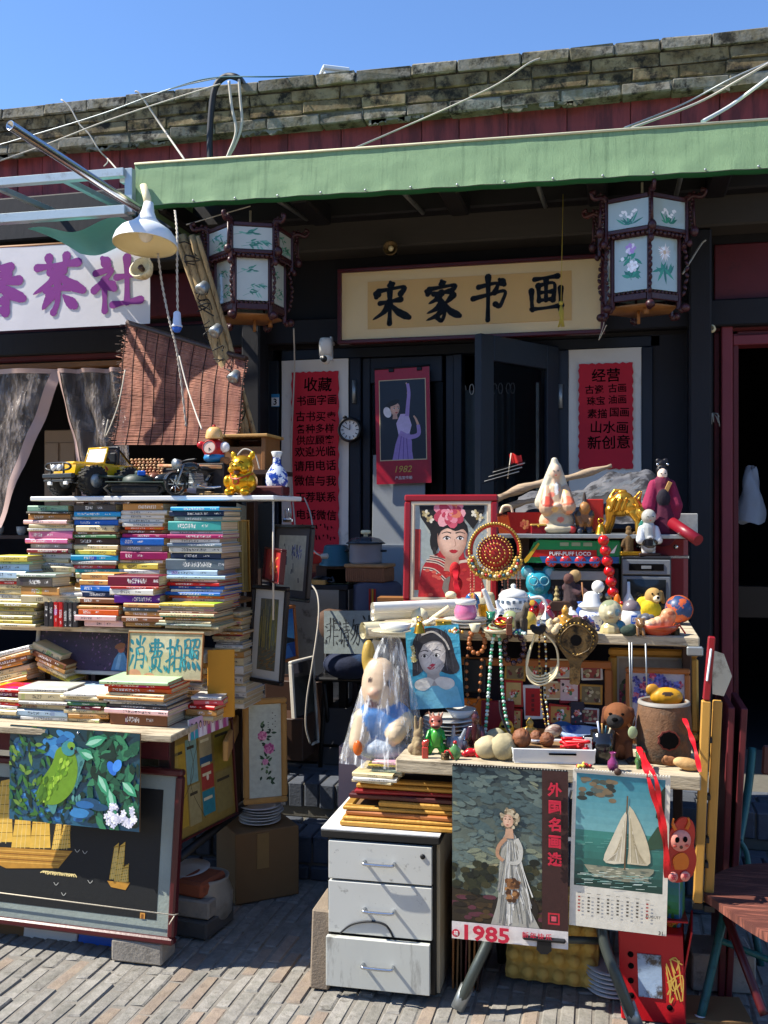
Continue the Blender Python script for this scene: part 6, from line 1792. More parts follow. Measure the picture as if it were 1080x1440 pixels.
# ------------------------------------------------------------------ the gap between the stalls
YM=4.95
ZP=ZS2+.004
mat('grey_canvas','#4d4a58',.9,var=.25,vscale=10,bump=.35,bscale=60)
# back table with clutter
zt=PY(470,822,YM-.1).z
bt_=thing('side_table','dark low table with clutter beside the shop door','table',(PY(450,830,YM).x-.12,YM+.1,ZP))
MB().box((0,0,zt-ZP-.012),(.62,.5,.024),None,.003).mk('table_top','black_wood',bt_)
for sx in(-.28,.28):
 for sy in(-.22,.22):MB().box((sx,sy,(zt-ZP-.024)/2),(.04,.04,zt-ZP-.026),None,.003).mk('leg','black_wood',bt_)
MB().box((0,-.1,.25),(.55,.3,.02)).mk('lower_shelf','black_wood',bt_)
def back(px,py,Y):return PY(px,py,Y),mpp(px,Y)
# things on and under it: cartons, books, cloth
p,s=back(424,820,YM);zz=zt
for k,(w_,h_,c_,lab)in enumerate(((.34,.05,'frame_maroon','maroon flat box on the side table, lowest of three'),(.3,.045,'brick_red','brick-red flat box on the side table, middle of three'),(.3,.05,'badge_red','red flat box on the side table, topmost of three'))):
 tag(MB().box((0,0,h_/2),(w_,.2,h_),None,.003).mk('flat_box',c_,None,(bt_.location.x+.02+.01*k,YM+.15,zz),(0,0,R(3*k-3))),lab,'box','flat boxes on the side table');zz+=h_+.001
tag(MB().box((0,0,.04),(.12,.1,.08),None,.003).mk('pale_box',mat('pale_green','#8f9c74',.7),None,(PY(476,810,YM-.05).x,YM-.02,zt)),'pale green small box behind the tangled dark cable','box')
b=MB();r=random.Random(3)
b.tube(spline([(r.uniform(-.07,.07),r.uniform(-.04,.04),.01+.03*r.random())for _ in range(16)],5),.006,5)
tag(b.mk('cable_tangle','cable_black',None,(PY(455,815,YM-.12).x,YM-.1,zt)),'tangle of dark cable on the side table edge','cable')
tag(MB().box((0,0,.012),(.13,.09,.024),None,.002).mk('booklet','wood_light',None,(PY(440,822,YM-.14).x,YM-.1,zt)),'tan booklet lying at the table edge','booklet')
# teal basin upside down
p,s=back(473,795,YM-.02)
ba=thing('plastic_basin','upturned teal plastic basin beside the steel pot','basin',(p.x,YM-.02,p.z))
MB().lathe([(24*s,0),(23.5*s,3*s),(21*s,5*s),(17*s,27*s),(14*s,29*s),(0,29*s)],n=36).mk('basin',mat('teal_plastic','#2c5a66',.4,var=.15),ba)
tag(MB().box((0,0,(p.z-zt)/2),(.17,.14,p.z-zt-.001),None,.003).mk('carton','wood_dark',None,(p.x-.01,YM,zt+.0005)),'brown carton under the upturned teal basin','carton')
# barrel in a canvas bag, wicker box and pot
p,s=back(530,905,YM-.15);YB2=YM-.05
zc0=ZP;zc1=PY(530,818,YB2).z
cb_=thing('canvas_bag','big round grey canvas bag with a striped band under the wicker box','bag',(PY(531,818,YB2).x,YB2,zc0))
rr=35*mpp(530,YB2);hh=zc1-zc0
MB().lathe([(0,0),(rr*.9,0),(rr*1.02,hh*.3),(rr*.98,hh*.78),(rr*1.04,hh*.8),(rr,hh*.84),(rr*.97,hh*.98),(rr*.8,hh),(0,hh)],n=32).mk('bag','grey_canvas',cb_)
for q,m_ in((-.008,'badge_red'),(.006,'yellow_card'),(.018,'badge_red')):MB().box((q,-rr*1.03,hh*.62),(.009,.004,hh*.7)).mk('stripe',m_,cb_)
wk=thing('wicker_box','woven wicker box carrying the steel pot','box',(PY(521,816,YB2).x,YB2-.01,zc1),(0,0,R(-8)))
s=mpp(520,YB2);wz_=25*s
mat('wicker','#8a5a3c',.8,var=.35,vscale=40,bump=.6,bscale=140)
MB().box((0,0,wz_*.42),(58*s,42*s,wz_*.8),None,.006).mk('basket','wicker',wk)
MB().box((0,0,wz_*.92),(61*s,45*s,wz_*.2),None,.005).mk('lid',mat('wicker_pale','#a57a50',.8,var=.3,vscale=40,bump=.5),wk)
b=MB()
for k in range(18):b.box((-26*s+k*3.05*s,-21.4*s,wz_*.42),(1.6*s,.8*s,wz_*.72),None,.0006)
tag(b.mk('wicker_ribs','wicker',wk),kind='stuff')
pt=thing('steel_pot','pale enamel pot with a glass lid on the wicker box','pot',(PY(515,790,YB2).x,YB2-.01,zc1+wz_*1.02))
MB().lathe([(0,0),(21*s,0),(23*s,3*s),(23*s,27*s),(25*s,28*s),(0,27*s)],n=32).mk('body',mat('pot_grey','#8f909c',.35,var=.1),pt)
MB().lathe([(26*s,27.5*s),(27*s,29*s),(20*s,35*s),(8*s,38*s),(0,38.5*s)],n=32).mk('glass_lid',mat('lid_glass','#4a5058',.1,alpha=.6,var=0,bump=0),pt)
MB().tube([(27*s*cos(t),27*s*sin(t),28.5*s)for t in[i*math.pi/16 for i in range(32)]],.9*s,6,closed=True).mk('rim','black_metal',pt)
MB().lathe([(3*s,38*s),(3*s,41*s),(7*s,42*s),(7*s,46*s),(5*s,47*s),(0,47*s)],n=16).mk('knob','cream_enamel',pt)
for q in(-1,1):MB().tube(spline([(q*22*s,-3*s,18*s),(q*28*s,-4*s,18*s),(q*28*s,4*s,18*s),(q*22*s,3*s,18*s)],4),1.6*s,6).mk('handle','black_plastic',pt)
# brown bag under the table edge
p=PY(482,880,YM-.2)
tag(Blob().e((0,0,0),(.11,.08,.09),'#4a3426').e((.06,0,-.03),(.09,.07,.08),'#3d2a1e').e((-.05,0,.03),(.07,.06,.06),'#523a2a').mk('brown_bag','cloth',None,.012,2,(p.x,YM-.25,p.z)),'crumpled brown bag hanging at the table side','bag')
# lower clutter behind the chair
tag(MB().box((0,0,.2),(.3,.2,.4),None,.004).mk('dark_crate','wood_dark',None,(PY(430,1000,YM).x,YM-.1,ZP)),'dark wooden crate under the side table','crate')
tag(MB().box((0,0,.13),(.24,.02,.28),None,.004).mk('grey_board',mat('mid_grey','#4a4a4e',.8),None,(PY(478,1020,4.75).x,4.76,ZP),(R(-8),0,0)),'grey board standing behind the black folding chair','board')
loc,yaw,w,h=quad((418,935,1062),(450,918,1040),4.75)
framed('framed_picture','empty pale frame standing on the platform behind the peony picture','picture',w,h,.014,loc,(R(-4),0,yaw),'frame_white',Canvas(w-.028,h-.028,'#3c3a36'))
tag(MB().box((0,0,.16),(.24,.2,.2),None,.004).mk('pale_crate','wood_dark',None,(PY(400,1000,4.6).x,4.62,ZP)),'dark wooden crate behind the peony picture','crate')
# black folding chair carrying the keep-out sign
ch=thing('folding_chair','black metal folding chair in the gap carrying a painted sign','chair',PZ(478,1078,ZP)+Vector((0,.08,0)),(0,0,R(6)))
s=mpp(478,4.55)
sz=PY(478,962,4.55).z-ZP
MB().box((0,0,sz),(76*s,70*s,.022),None,.008).mk('seat','black_plastic',ch)
for sx in(-1,1):
 MB().tube([(sx*30*s,-32*s,0),(sx*30*s,10*s,sz+.02),(sx*30*s,34*s,sz+.32)],.011,8).mk('leg','black_metal',ch)
 MB().tube([(sx*26*s,34*s,0),(sx*26*s,-24*s,sz-.02)],.011,8).mk('leg','black_metal',ch)
MB().tube([(-30*s,-22*s,.1),(30*s,-22*s,.1)],.008,6).mk('stretcher','black_metal',ch)
MB().tube([(-26*s,22*s,.09),(26*s,22*s,.09)],.008,6).mk('stretcher','black_metal',ch)
MB().box((0,33*s,sz+.26),(62*s,.02,.12),None,.006).mk('backrest','black_plastic',ch)
YG=4.5
a,e=PY(456,918,YG),PY(533,914,YG);w=e.x-a.x;h=PY(495,859,YG).z-a.z
cv=Canvas(w,h,'#949e9a',21)
for ch_,x,y,sc_ in(('非',.04,.2,.22),('请',.27,.16,.2),('勿',.47,.18,.22),('进',.7,.3,.24)):
 brush(cv,ch_,x,y,sc_,.62,'#2c2e2e',.1)
for k in range(22):cv.leaf(cv.r.uniform(.04,.9),cv.r.uniform(.2,.75),cv.r.uniform(.05,.1),.03,cv.r.uniform(0,180),cv.r.choice(['#4a4e4c','#6a706c','#2c2e2e']))
ks=thing('painted_sign','grey card with black leafy brush characters on the folding chair','sign',((a.x+e.x)/2,YG,a.z),(R(-4),R(-1.5),0))
cv.mk(ks,'print','picture',-.003);MB().box((0,0,h/2),(w,.005,h)).mk('card','cardboard',ks)
# dark blue clutter behind the sign
tag(Blob().e((0,0,0),(.13,.08,.07),'#16203a').e((.06,0,.02),(.1,.06,.06),'#1d3a60').mk('blue_bundle','cloth',None,.012,2,Vector(PY(490,935,4.62))),'dark blue cloth bundle on the folding chair seat','bundle')
# white power lead
q=[PY(a_,b_,y_)for a_,b_,y_ in((432,775,4.7),(436,800,4.6),(433,815,4.55),(446,835,4.5),(448,870,4.45),(440,930,4.4),(432,980,4.4),(430,1020,4.42),(436,1045,4.45))]
tag(MB().tube(spline([tuple(v)for v in q],6),.0042,6).mk('power_lead','cable_white',None,q[-1],world=True),'white power lead snaking down beside the gilt frames','cable')
q=[PY(a_,b_,y_)for a_,b_,y_ in((428,700,5.2),(436,720,5.1),(440,745,4.95),(440,772,4.8),(452,782,4.78))]
b=MB().tube(spline([tuple(v)for v in q],6),.004,6);b.lathe([(.012,0),(.014,.03),(.008,.035),(0,.035)],c=q[-1],n=12,rot=rotm(0,90))
tag(b.mk('power_plug','cable_white',None,q[-1],world=True),'white plug on a thin lead before the teal basin','plug')
# pink-white bag and stone slabs beside the drawer cabinet
p=PZ(470,1235,.012)
bg_=thing('gift_bag','pale pink paper bag standing behind the drawer cabinet','bag',(PY(472,1160,3.62).x+.085,3.68,.012))
MB().prism([(-.09,0),(.09,0),(.1,.62),(-.08,.66)],-.03,.05).mk('bag',mat('pink_paper','#8f7f84',.6,var=.15),bg_)
b=MB()
for k in range(5):b.ell((-.05+.008*k,-.034,.33+.014*(k%3)),(.012,.004,.012),None,8,5)
b.mk('flower_print','badge_red',bg_)
p=PZ(447,1392,.012)
tag(MB().box((0,0,.13),(.065,.2,.26),None,.006).mk('stone_slab',mat('slab','#857766',.95,var=.25,vscale=20,bump=.6,bscale=120),None,(p.x,p.y+.1,.012),(0,R(2),R(2))),'upright tan stone slab beside the white drawer cabinet','slab')
tag(MB().box((0,0,.13),(.07,.16,.26),None,.006).mk('stone_slab','stone',None,(p.x+.02,p.y+.3,.012),(0,0,R(4))),'second stone slab standing behind the tan one','slab')
# ------------------------------------------------------------------ right stall: furniture
ZL=.80;ZU=1.165;YT1=3.0;YT2=3.3
xt0_,xt1_=PY(556,1075,YT1).x,PY(986,1095,YT1).x
rt=thing('folding_table','worn white folding table with bent steel legs carrying trinkets','table',((xt0_+xt1_)/2,3.22,0))
MB().box(((xt0_+xt1_)/2,3.22,ZL-.022),(xt1_-xt0_,.44,.044),None,.004).mk('table_top','wood_worn',rt,world=True)
a=PY(690,1312,3.12);l0=PZ(646,1412,.03);a2=PY(848,1318,3.12);l1=PZ(893,1438,.03)
mat('leg_steel','#4a504c',.4,metal=.5,var=.2)
for(t_,f_)in((a,l0),(a2,l1)):
 up_=Vector((t_.x,t_.y+.12,ZL-.05))
 MB().tube(spline([tuple(up_),tuple(t_+Vector((0,.04,.1))),tuple(t_),tuple((t_+f_)/2+Vector((0,-.02,0))),tuple(f_)],6),.017,10).mk('leg','leg_steel',rt,world=True)
 d=(f_-t_).normalized();MB().tube([f_-d*.06,f_+d*.015],.022,10).mk('foot','steel_dull',rt,world=True)
 MB().tube([up_,Vector((t_.x,3.42,.02))],.017,8).mk('leg','leg_steel',rt,world=True)
MB().tube([a+Vector((0,.02,-.02)),a2+Vector((0,.02,-.02))],.012,8).mk('crossbar','leg_steel',rt,world=True)
# raised shelf on the table
xu0,xu1=PY(516,890,YT2).x,PY(984,903,YT2).x
us=thing('raised_shelf','weathered plank shelf standing on the folding table','shelf',((xu0+xu1)/2,3.6,ZL))
MB().box(((xu0+xu1)/2,(YT2+4.3)/2,ZU-.016),(xu1-xu0,4.3-YT2,.032),None,.004).mk('plank','wood_worn',us,world=True)
for x in(xu0+.1,xu1-.03):
 MB().box((x,4.0,(.012+ZU)/2-.016),(.035,.035,ZU-.012-.034),None,.003).mk('support','wood_dark',us,world=True)
 MB().box((x,3.46,(ZL+ZU)/2-.016),(.03,.03,ZU-ZL-.034),None,.003).mk('support','wood_dark',us,world=True)
MB().box(((xu0+xu1)/2,3.92,(ZL+ZU)/2),(xu1-xu0-.1,.012,ZU-ZL-.06)).mk('back_cloth',mat('shelf_dark','#1d1418',.9),us,world=True)
MB().box((xt0_*.5+xt1_*.5,3.7,ZL-.02),(1.0,.5,.03)).mk('rear_plank','wood_dark',us,world=True)
MB().box((xu1-.015,YT2+.004,ZU-.045),(.05,.03,.03),None,.004).mk('bracket','steel_dull',us,world=True)
for x in(xt0_+.25,xt1_-.25):MB().box((x,3.85,.38),(.04,.04,.77),None,.003).mk('rear_leg','wood_dark',us,world=True)
# ------------------------------------------------------------------ white drawer cabinet
ca0,ca1=PZ(459,1386,.03),PZ(613,1402,.03)
cw=(ca1-ca0).length;yaw=atan2(ca1.y-ca0.y,ca1.x-ca0.x);mid=(ca0+ca1)/2
zc=PY(536,1178,mid.y).z
cb=thing('drawer_cabinet','white three-drawer office pedestal with black edges and steel handles','cabinet',(mid.x,mid.y,.012),(0,0,yaw))
hc=zc-.012
mat('drawer_white','#c4c5be',.4,var=.06,vscale=4,bump=.03,dirt='#8a8a84',dscale=30,dlo=.6,dhi=.7)
mat('drawer_dirty','#c0c1b8',.45,var=.1,vscale=5,stretch=(1,1,.2),bump=.05,dirt='#77736a',dscale=16,dlo=.52,dhi=.68)
mat('cab_black','#141414',.5,var=.1)
MB().box((0,.22,hc/2+.006),(cw-.004,.42,hc-.02),None,.003).mk('carcass','cab_black',cb)
MB().box((cw/2+.002,.23,hc/2),(.012,.4,hc-.03),None,.002).mk('side_panel',mat('beige_panel','#b5a88c',.6),cb)
MB().box((0,.215,hc+.006),(cw+.03,.46,.026),None,.004).mk('top_edge','cab_black',cb)
MB().box((0,.215,hc+.0205),(cw+.028,.458,.004)).mk('top_panel','white_enamel',cb)
zs=[.03,.03+hc*.325,.03+hc*.665,hc-.012]
for k in range(3):
 y_=-.022 if k==0 else-.004
 z0,z1=zs[k]+.004,zs[k+1]-.004
 dr=MB().box((-.004 if k==0 else 0,y_,(z0+z1)/2),(cw-.022,.02,z1-z0),None,.0015).mk('drawer','drawer_dirty' if k==0 else 'drawer_white',cb)
 zh=(z0+z1)/2+.002;hw_=.048
 MB().tube(spline([(-hw_,y_-.01,zh),(-hw_,y_-.03,zh),(-hw_+.012,y_-.034,zh-.002),(hw_-.012,y_-.034,zh-.002),(hw_,y_-.03,zh),(hw_,y_-.01,zh)],4),.0052,8).mk('handle','steel',dr)
 if k==2:MB().lathe([(0,.004),(.0075,.004),(.0085,0)],c=(cw/2-.04,-.014,z1-.03),n=16,rot=rotm(90)).mk('lock','cab_black',dr)
MB().tube(spline([(-.13,-.012,zs[1]+.002),(-.09,-.016,zs[1]+.035),(-.03,-.018,zs[1]+.05),(.02,-.016,zs[1]+.042),(.045,-.014,zs[1]+.004)],6),.0035,6).mk('strap','cable_black',cb)
# gilt frames stacked flat on the cabinet
zf=.012+hc+.024
fy=mid.y+.2
LB=['lowest','second','third','fourth','fifth','sixth','seventh','eighth','topmost']
zz=zf
for k,(pa,pb,th,m_,sk)in enumerate(((467,640,9,'frame_gold',0),(469,640,7,'frame_gold',1),(475,641,8,'frame_wood',-1),(468,640,7,'frame_gold',1),(520,645,10,'frame_gold',0),(478,640,9,'frame_maroon',-1),(482,645,7,'frame_red',2),(486,640,8,'frame_gold',0),(488,642,7,'frame_gold',1))):
 s=mpp(555,3.15);w_=(pb-pa)*s;t_=th*s*.82
 xx=PY((pa+pb)/2,1150,3.16).x
 o=thing('picture_frame','%s empty picture frame, %s in the flat pile on the cabinet'%({'frame_gold':'gilt','frame_wood':'brown','frame_maroon':'maroon','frame_red':'red'}[m_],LB[k]+('' if k in(0,8)else ' from below')),'frame',(xx+.03,fy+.01+.006*k,zz),(0,0,R(sk)+yaw*.5),'empty frames on the cabinet')
 b=MB()
 for q in(-1,1):b.box((0,q*.18,t_/2),(w_,.03,t_),None,.004);b.box((q*(w_/2-.015),0,t_/2+.0003),(.03,.33,t_-.0006),None,.004)
 b.mk('moulding',m_,o);MB().box((0,0,t_*.35),(w_-.05,.34,.003)).mk('backing','cardboard' if k%2 else 'shelf_dark',o)
 zz+=t_+.0008
# magazines on top of the frames
zst=zz
stack('pinkw4 lemon3 grey4 sagegrey5 cream5',518,566,1072,3.12,'the small pile beside the plastic-wrapped doll',.14,jit=6,zbase=zst+.022)
stack('cream6 white5 cream4',490,556,1085,3.1,'the lower pile beside the plastic-wrapped doll',.15,jit=9,zbase=zst)
# boards stored upright between cabinet and table
for k in range(7):
 p=PZ(628+k*6,1402,.012)
 tag(MB().box((0,.16,.2),(.006,.32,.4),None,.001).mk('thin_board',['wood_mid','cardboard','wood_dark','frame_maroon','cardboard','wood_mid','wood_dark'][k],None,(p.x+.01,3.2,.012),(0,R(rng.uniform(0,2)),R(2))),'thin upright board beside the cabinet, %s counted from it'%['first','second','third','fourth','fifth','sixth','last'][k],'board','upright boards beside the cabinet')
# ------------------------------------------------------------------ wall calendars hung on the table edge
def hang(name,label,cat,pl_,pr_,pyt,pyb,Y,tilt=0):
 a_,e_=PY(pl_,pyb,Y),PY(pr_,pyb,Y);w_=e_.x-a_.x;h_=PY((pl_+pr_)/2,pyt,Y).z-a_.z
 t_=thing(name,label,cat,((a_.x+e_.x)/2,Y,a_.z),(R(tilt),0,0));return t_,w_,h_
c1,w,h=hang('wall_calendar','1985 calendar with a lady in white before a stormy landscape','calendar',636,799,1080,1318,2.955)
cv=Canvas(w,h,'#3a4440',31);r=cv.r
cv.grad(0,.1,.78,1,'#7d8672','#2c3c40',10)
for k in range(260):
 x_,y_=r.uniform(0,.78),r.uniform(.42,1);d_=.5+.5*noise.noise((x_*3.5,y_*3.5,1))
 cv.ell(x_,y_,r.uniform(.03,.07),r.uniform(.012,.03),['#2c3a40','#3a4b4e','#4c5f5e','#63736c','#82886f','#a39a74'][min(5,int(d_*4.4+y_*-1.2+1.4+r.random()*.9))],r.uniform(-35,15),8)
 cv.k-=.6
cv.poly([(0,.1),(.78,.1),(.78,.26),(.4,.24),(0,.3)],'#2f2618')
for k in range(50):cv.ell(r.uniform(0,.78),r.uniform(.1,.26),r.uniform(.03,.07),.02,r.choice(['#3d2f1c','#241c14','#4d3a20','#5a2f38']))
for(x,y)in((.05,.36),(.28,.4),(.66,.42),(.72,.3),(.25,.33)):
 for k in range(14):cv.ell(x+r.uniform(-.09,.09),y+r.uniform(-.06,.06),r.uniform(.025,.05),.03,r.choice(['#1f2418','#2c2f1c','#3a3820','#171c14']))
cv.ell(.55,.2,.2,.14,'#241d16')
cv.poly(spline([(.34,.1),(.4,.24),(.41,.4),(.43,.54),(.46,.62),(.54,.63),(.59,.54),(.62,.4),(.66,.24),(.76,.1)],4),'#a8a598')
for k in range(70):
 q=r.random();x0_=.4+.3*q;x1_=.47+.1*q;y0_=r.uniform(.1,.3);y1_=r.uniform(.34,.62)
 cv.curve([(x0_,y0_),((x0_+x1_)/2+r.uniform(-.02,.02),(y0_+y1_)/2),(x1_,y1_)],r.uniform(.006,.016),r.choice(['#cfcdc2','#bdbab0','#8f8d84','#e2dfd4','#767670','#a39f92']),(1,.3),4)
cv.curve([(.47,.6),(.41,.55),(.4,.5),(.45,.47)],.035,'#b98c6c',(1,.8));cv.curve([(.56,.6),(.6,.54),(.58,.47),(.5,.46)],.04,'#c3c0b4',(1,.7))
cv.poly([(.47,.66),(.53,.66),(.54,.6),(.46,.6)],'#c49a7c')
for k in range(60):a_=r.uniform(0,6.28);q=r.uniform(.4,1);cv.ell(.505+.085*q*cos(a_),.715+.055*q*sin(a_),.018,.014,r.choice(['#a8987a','#8a7a5e','#c2b394','#6f6048']),r.uniform(0,180),7);cv.k-=.5
cv.ell(.49,.7,.045,.058,'#cfa386');cv.ell(.48,.705,.03,.042,'#dcb498')
for q in(-1,1):cv.ell(.485+q*.018,.71,.009,.005,'#2c2018',0,8);cv.stroke([(.485+q*.008,.724),(.485+q*.03,.722)],.004,'#6a5038')
cv.ell(.484,.677,.011,.005,'#a03c38',0,8);cv.curve([(.487,.71),(.492,.694),(.485,.69)],.004,'#b07c60',n=4)
for k in range(34):cv.ell(.53+r.uniform(-.05,.05),.3+r.uniform(-.06,.07),.025,.018,r.choice(['#6a4426','#8a5c34','#4a2e1a','#a87848']),r.uniform(0,180),7);cv.k-=.5
cv.rect(.78,.095,1,1,'#3a1f1c');cv.rect(0,0,1,.1,'#d9d2cc')
for k in range(3):cv.ell(.88,.165-k*.0,.07-k*.02,.07-k*.02,['#c02434','#3a1f1c','#d05060'][k],45,4)
cv.mk(c1,'print','picture',0)
MB().box((0,.003,h/2),(w,.004,h)).mk('sheets','paper',c1)
for k,ch_ in enumerate('外国名画选'):text(ch_,c1,w*.39,h*(.9-k*.098),.04,'red_ink',-.016,off=.035,ex=.001)
text('1985',c1,-w*.19,h*.05,.06,'red_ink',-.016,off=.03,sx=1.25)
text('新年快乐',c1,w*.24,h*.066,.02,'red_ink',-.016,off=.015,space=1.25)
MB().lathe([(0,0),(.012,0)],c=(-w*.46,-.016,h*.04),n=18,rot=rotm(90)).mk('seal','red_ink',c1);text('福',c1,-w*.46,h*.04,.014,'white_ink',-.0172)
b=MB()
for k in range(40):b.box((-w/2+(k+.5)*w/40,-.001,h+.001),(w/80,.008,.006))
tag(b.mk('wire_binding','black_metal',c1),kind='stuff')
bc=thing('bulldog_clip','broad black bulldog clip on the lower edge of the 1985 calendar','clip',(PY(765,1322,2.94).x,2.945,PY(765,1322,2.94).z))
MB().box((0,0,.0),(.125,.014,.012),None,.004).mk('jaw','black_metal',bc)
MB().prism([(-.02,-.006),(-.022,-.03),(-.01,-.042),(.01,-.042),(.022,-.03),(.02,-.006)],-.004,.002).mk('lever','black_metal',bc)
c2,w,h=hang('wall_calendar','August calendar with a teal seascape above its rows of dates','calendar',800,937,1087,1302,2.955)
cv=Canvas(w,h,'#d6d0c0',33);r=cv.r
X0,X1,Yb,Yt=.04,.95,.26,.98
cv.grad(X0,.62,X1,Yt,'#6fa6a8','#2f7f90',8);cv.grad(X0,Yb,X1,.62,'#16352f','#3c8478',8)
for k in range(26):cv.ell(.08+r.uniform(0,.34),.9+r.uniform(-.09,.05),r.uniform(.03,.06),.025,r.choice(['#2c3432','#4a5048','#7a6a52','#56605a']))
for k in range(40):cv.stroke([(q:=r.uniform(X0,.85),y_:=r.uniform(.3,.6)),(q+.08,y_+.004)],.004,r.choice(['#6aa79a','#2c6a60','#8cc0b0']))
cv.poly([(.95,.55),(.75,.52),(.8,.6),(.88,.68),(.95,.7)],'#2c4a38');cv.poly([(.95,.7),(.86,.74),(.9,.9),(.95,.94)],'#1f3026')
cv.poly(spline([(.14,.4),(.24,.34),(.5,.315),(.74,.33),(.86,.41),(.6,.4),(.4,.4)],3),'#8a8a74')
for k in range(60):cv.ell(r.uniform(.2,.8),r.uniform(.325,.4),.03,.006,r.choice(['#a8a68c','#6f705e','#c4c0a4','#5a6a60']),0,7);cv.k-=.5
cv.stroke([(.56,.39),(.57,.86)],.014,'#6a5238')
cv.poly(spline([(.585,.43),(.6,.6),(.59,.8),(.76,.62),(.82,.45),(.7,.43)],3),'#c9bc9c');cv.poly(spline([(.55,.43),(.56,.62),(.555,.76),(.42,.58),(.34,.44),(.45,.42)],3),'#d6cbb0')
for k in range(12):cv.stroke([(.6+k*.016,.44),(.592+k*.006,.76-k*.02)],.006,r.choice(['#b3a582','#e0d6bc','#a09272']));cv.stroke([(.54-k*.015,.44),(.553-k*.006,.72-k*.02)],.006,r.choice(['#bfb292','#e6dcc4','#a89a7a']))
for k in range(40):cv.stroke([(q:=r.uniform(.06,.8),y_:=r.uniform(.27,.36)),(q+.09,y_+.004)],.005,r.choice(['#cfe0d4','#7fb0a4','#a8c8bc']))
for k in range(8):
 x=.1+k*.1
 cv.rect(x-.02,.215,x+.02,.218,'#6a665e')
 for j in range(5):cv.rect(x-.012,.185-j*.022,x+.012,.195-j*.022,'#4a4640' if k not in(0,7)else '#a04a44')
cv.mk(c2,'print_gloss','picture',0)
MB().box((0,.003,h/2),(w,.004,h)).mk('sheets','paper',c2)
text('AUGUST',c2,w*.36,h*.12,.011,'ink_soft',-.012)
text('31',c2,w*.44,h*.025,.014,'ink',-.012,off=.02)
b=MB()
for k in range(34):b.box((-w/2+(k+.5)*w/34,-.001,h+.001),(w/68,.008,.006))
tag(b.mk('wire_binding','frame_white',c2),kind='stuff')
MB().lathe([(0,.006),(.009,.006),(.011,0)],c=(-.01,-.004,h+.004),n=14,rot=rotm(90)).mk('nail','wood_dark',c2)
c2.rotation_euler=(0,R(1.5),0)
# ------------------------------------------------------------------ under the table
eg=thing('egg_trays','stack of yellow paper egg trays stored under the table','egg tray',(PY(775,1385,3.3).x,3.3,.02),(R(-14),0,R(-4)))
mat('egg_yellow','#cfae5a',.9,var=.2,vscale=16,bump=.4,bscale=120)
def egg(u,v):return(-.15+.3*u,-.016*(sin(u*6*math.pi)**2+sin(v*6*math.pi)**2)+.0,.3*v)
for k in range(4):
 o=MB().grid(60,60,egg).mk('tray','egg_yellow',eg,(0,.012*k,0))
cup_=MB();cup_.lathe([(.022,0),(.02,.014),(.012,.022),(0,.024)],n=12,rot=rotm(90));cm_=cup_.mesh('cup')
for i in range(6):
 for j in range(6):obj('cup',cm_,'egg_yellow',eg,(-.125+.05*i,-.01,.025+.05*j))
# red carton, printed carton, plates
rbx=thing('red_carton','red gift carton with a cut window and round holes under the table','carton',PZ(922,1438,.012)+Vector((.0,.1,0)),(0,R(-2),R(-4)))
s=mpp(920,3.1);w=.19;h=.27
MB().box((0,0,h/2),(w,.2,h),None,.003).mk('carton',mat('carton_red','#b8101c',.45,var=.15,vscale=4,dirt='#8a4a4a',dscale=10,dlo=.66,dhi=.72),rbx)
MB().box((-.005,-.1015,h*.52),(.07,.004,.13)).mk('window',mat('pale_window','#9fb4cc',.3,var=.4,vscale=14,dirt='#4a4038',dscale=12,dlo=.5,dhi=.6),rbx)
for(x,z)in((-.06,.2),(-.062,.075),(.05,.05),(-.06,.165),(-.062,.12)):MB().lathe([(0,.0015),(.009,.0015),(.009,0)],c=(x,-.1,z),n=16,rot=rotm(90)).mk('hole','ink',rbx)
cv=Canvas(.08,.16,None,5)
for k in range(9):cv.curve([(cv.r.uniform(.2,.8),cv.r.uniform(.05,.95))for _ in range(3)],.05,'#caa24a',n=4)
cv.mk(rbx,'gold_ink','brush_marks',-.1025,.068,.05)
MB().box((0,.02,h+.012),(w+.02,.2,.005),rotm(-10,0,4)).mk('flap','carton_red',rbx)
MB().box((w/2+.012,0,h-.06),(.005,.18,.14),rotm(0,12)).mk('flap','carton_red',rbx)
pbx=thing('printed_carton','blue and green printed carton on top of the red carton','carton',PY(905,1316,3.2)+Vector((0,.08,0)),(0,0,R(-8)))
w,h=.24,.25
MB().box((0,0,h/2),(w,.16,h),None,.003).mk('carton',mat('carton_blue','#6f93b4',.5,var=.15),pbx)
cv=Canvas(w-.006,h-.006,'#7fa8c4',41)
cv.grad(.55,.3,1,1,'#2f8a3a','#3a6ab0',8);cv.rect(.55,0,1,.32,'#2c7aa8')
for k in range(16):cv.flower(cv.r.uniform(.6,.95),cv.r.uniform(.04,.28),.05,['#d87a1c','#c8541c','#e8a83a'],2,6)
for k in range(14):cv.leaf(cv.r.uniform(.6,.95),cv.r.uniform(.04,.4),.1,.05,cv.r.uniform(0,180),'#2a6a30')
cv.mk(pbx,'print','print_panel',-.0815,0,.003)
MB().box((.1215,0,h/2),(.002,.15,h-.01)).mk('side_print',mat('side_green','#5a9a3a',.5,c2='#3a7ab0',mscale=8),pbx)
for k in range(6):tag(obj('plate',pl_,'white_china',None,(PZ(862,1400,.05).x,3.3,.014+.014*k)),'white plate in the shade under the table, %s in its pile'%['lowest','second from below','third from below','fourth from below','fifth from below','topmost'][k],'plate','plates under the table')
tag(MB().box((0,0,.006),(.22,.16,.012),None,.002).mk('cardboard_sheet','cardboard',None,PZ(1000,1436,.016)+Vector((0,.06,0)),(0,0,R(8))),'flat cardboard scrap on the paving by the chair foot','cardboard')
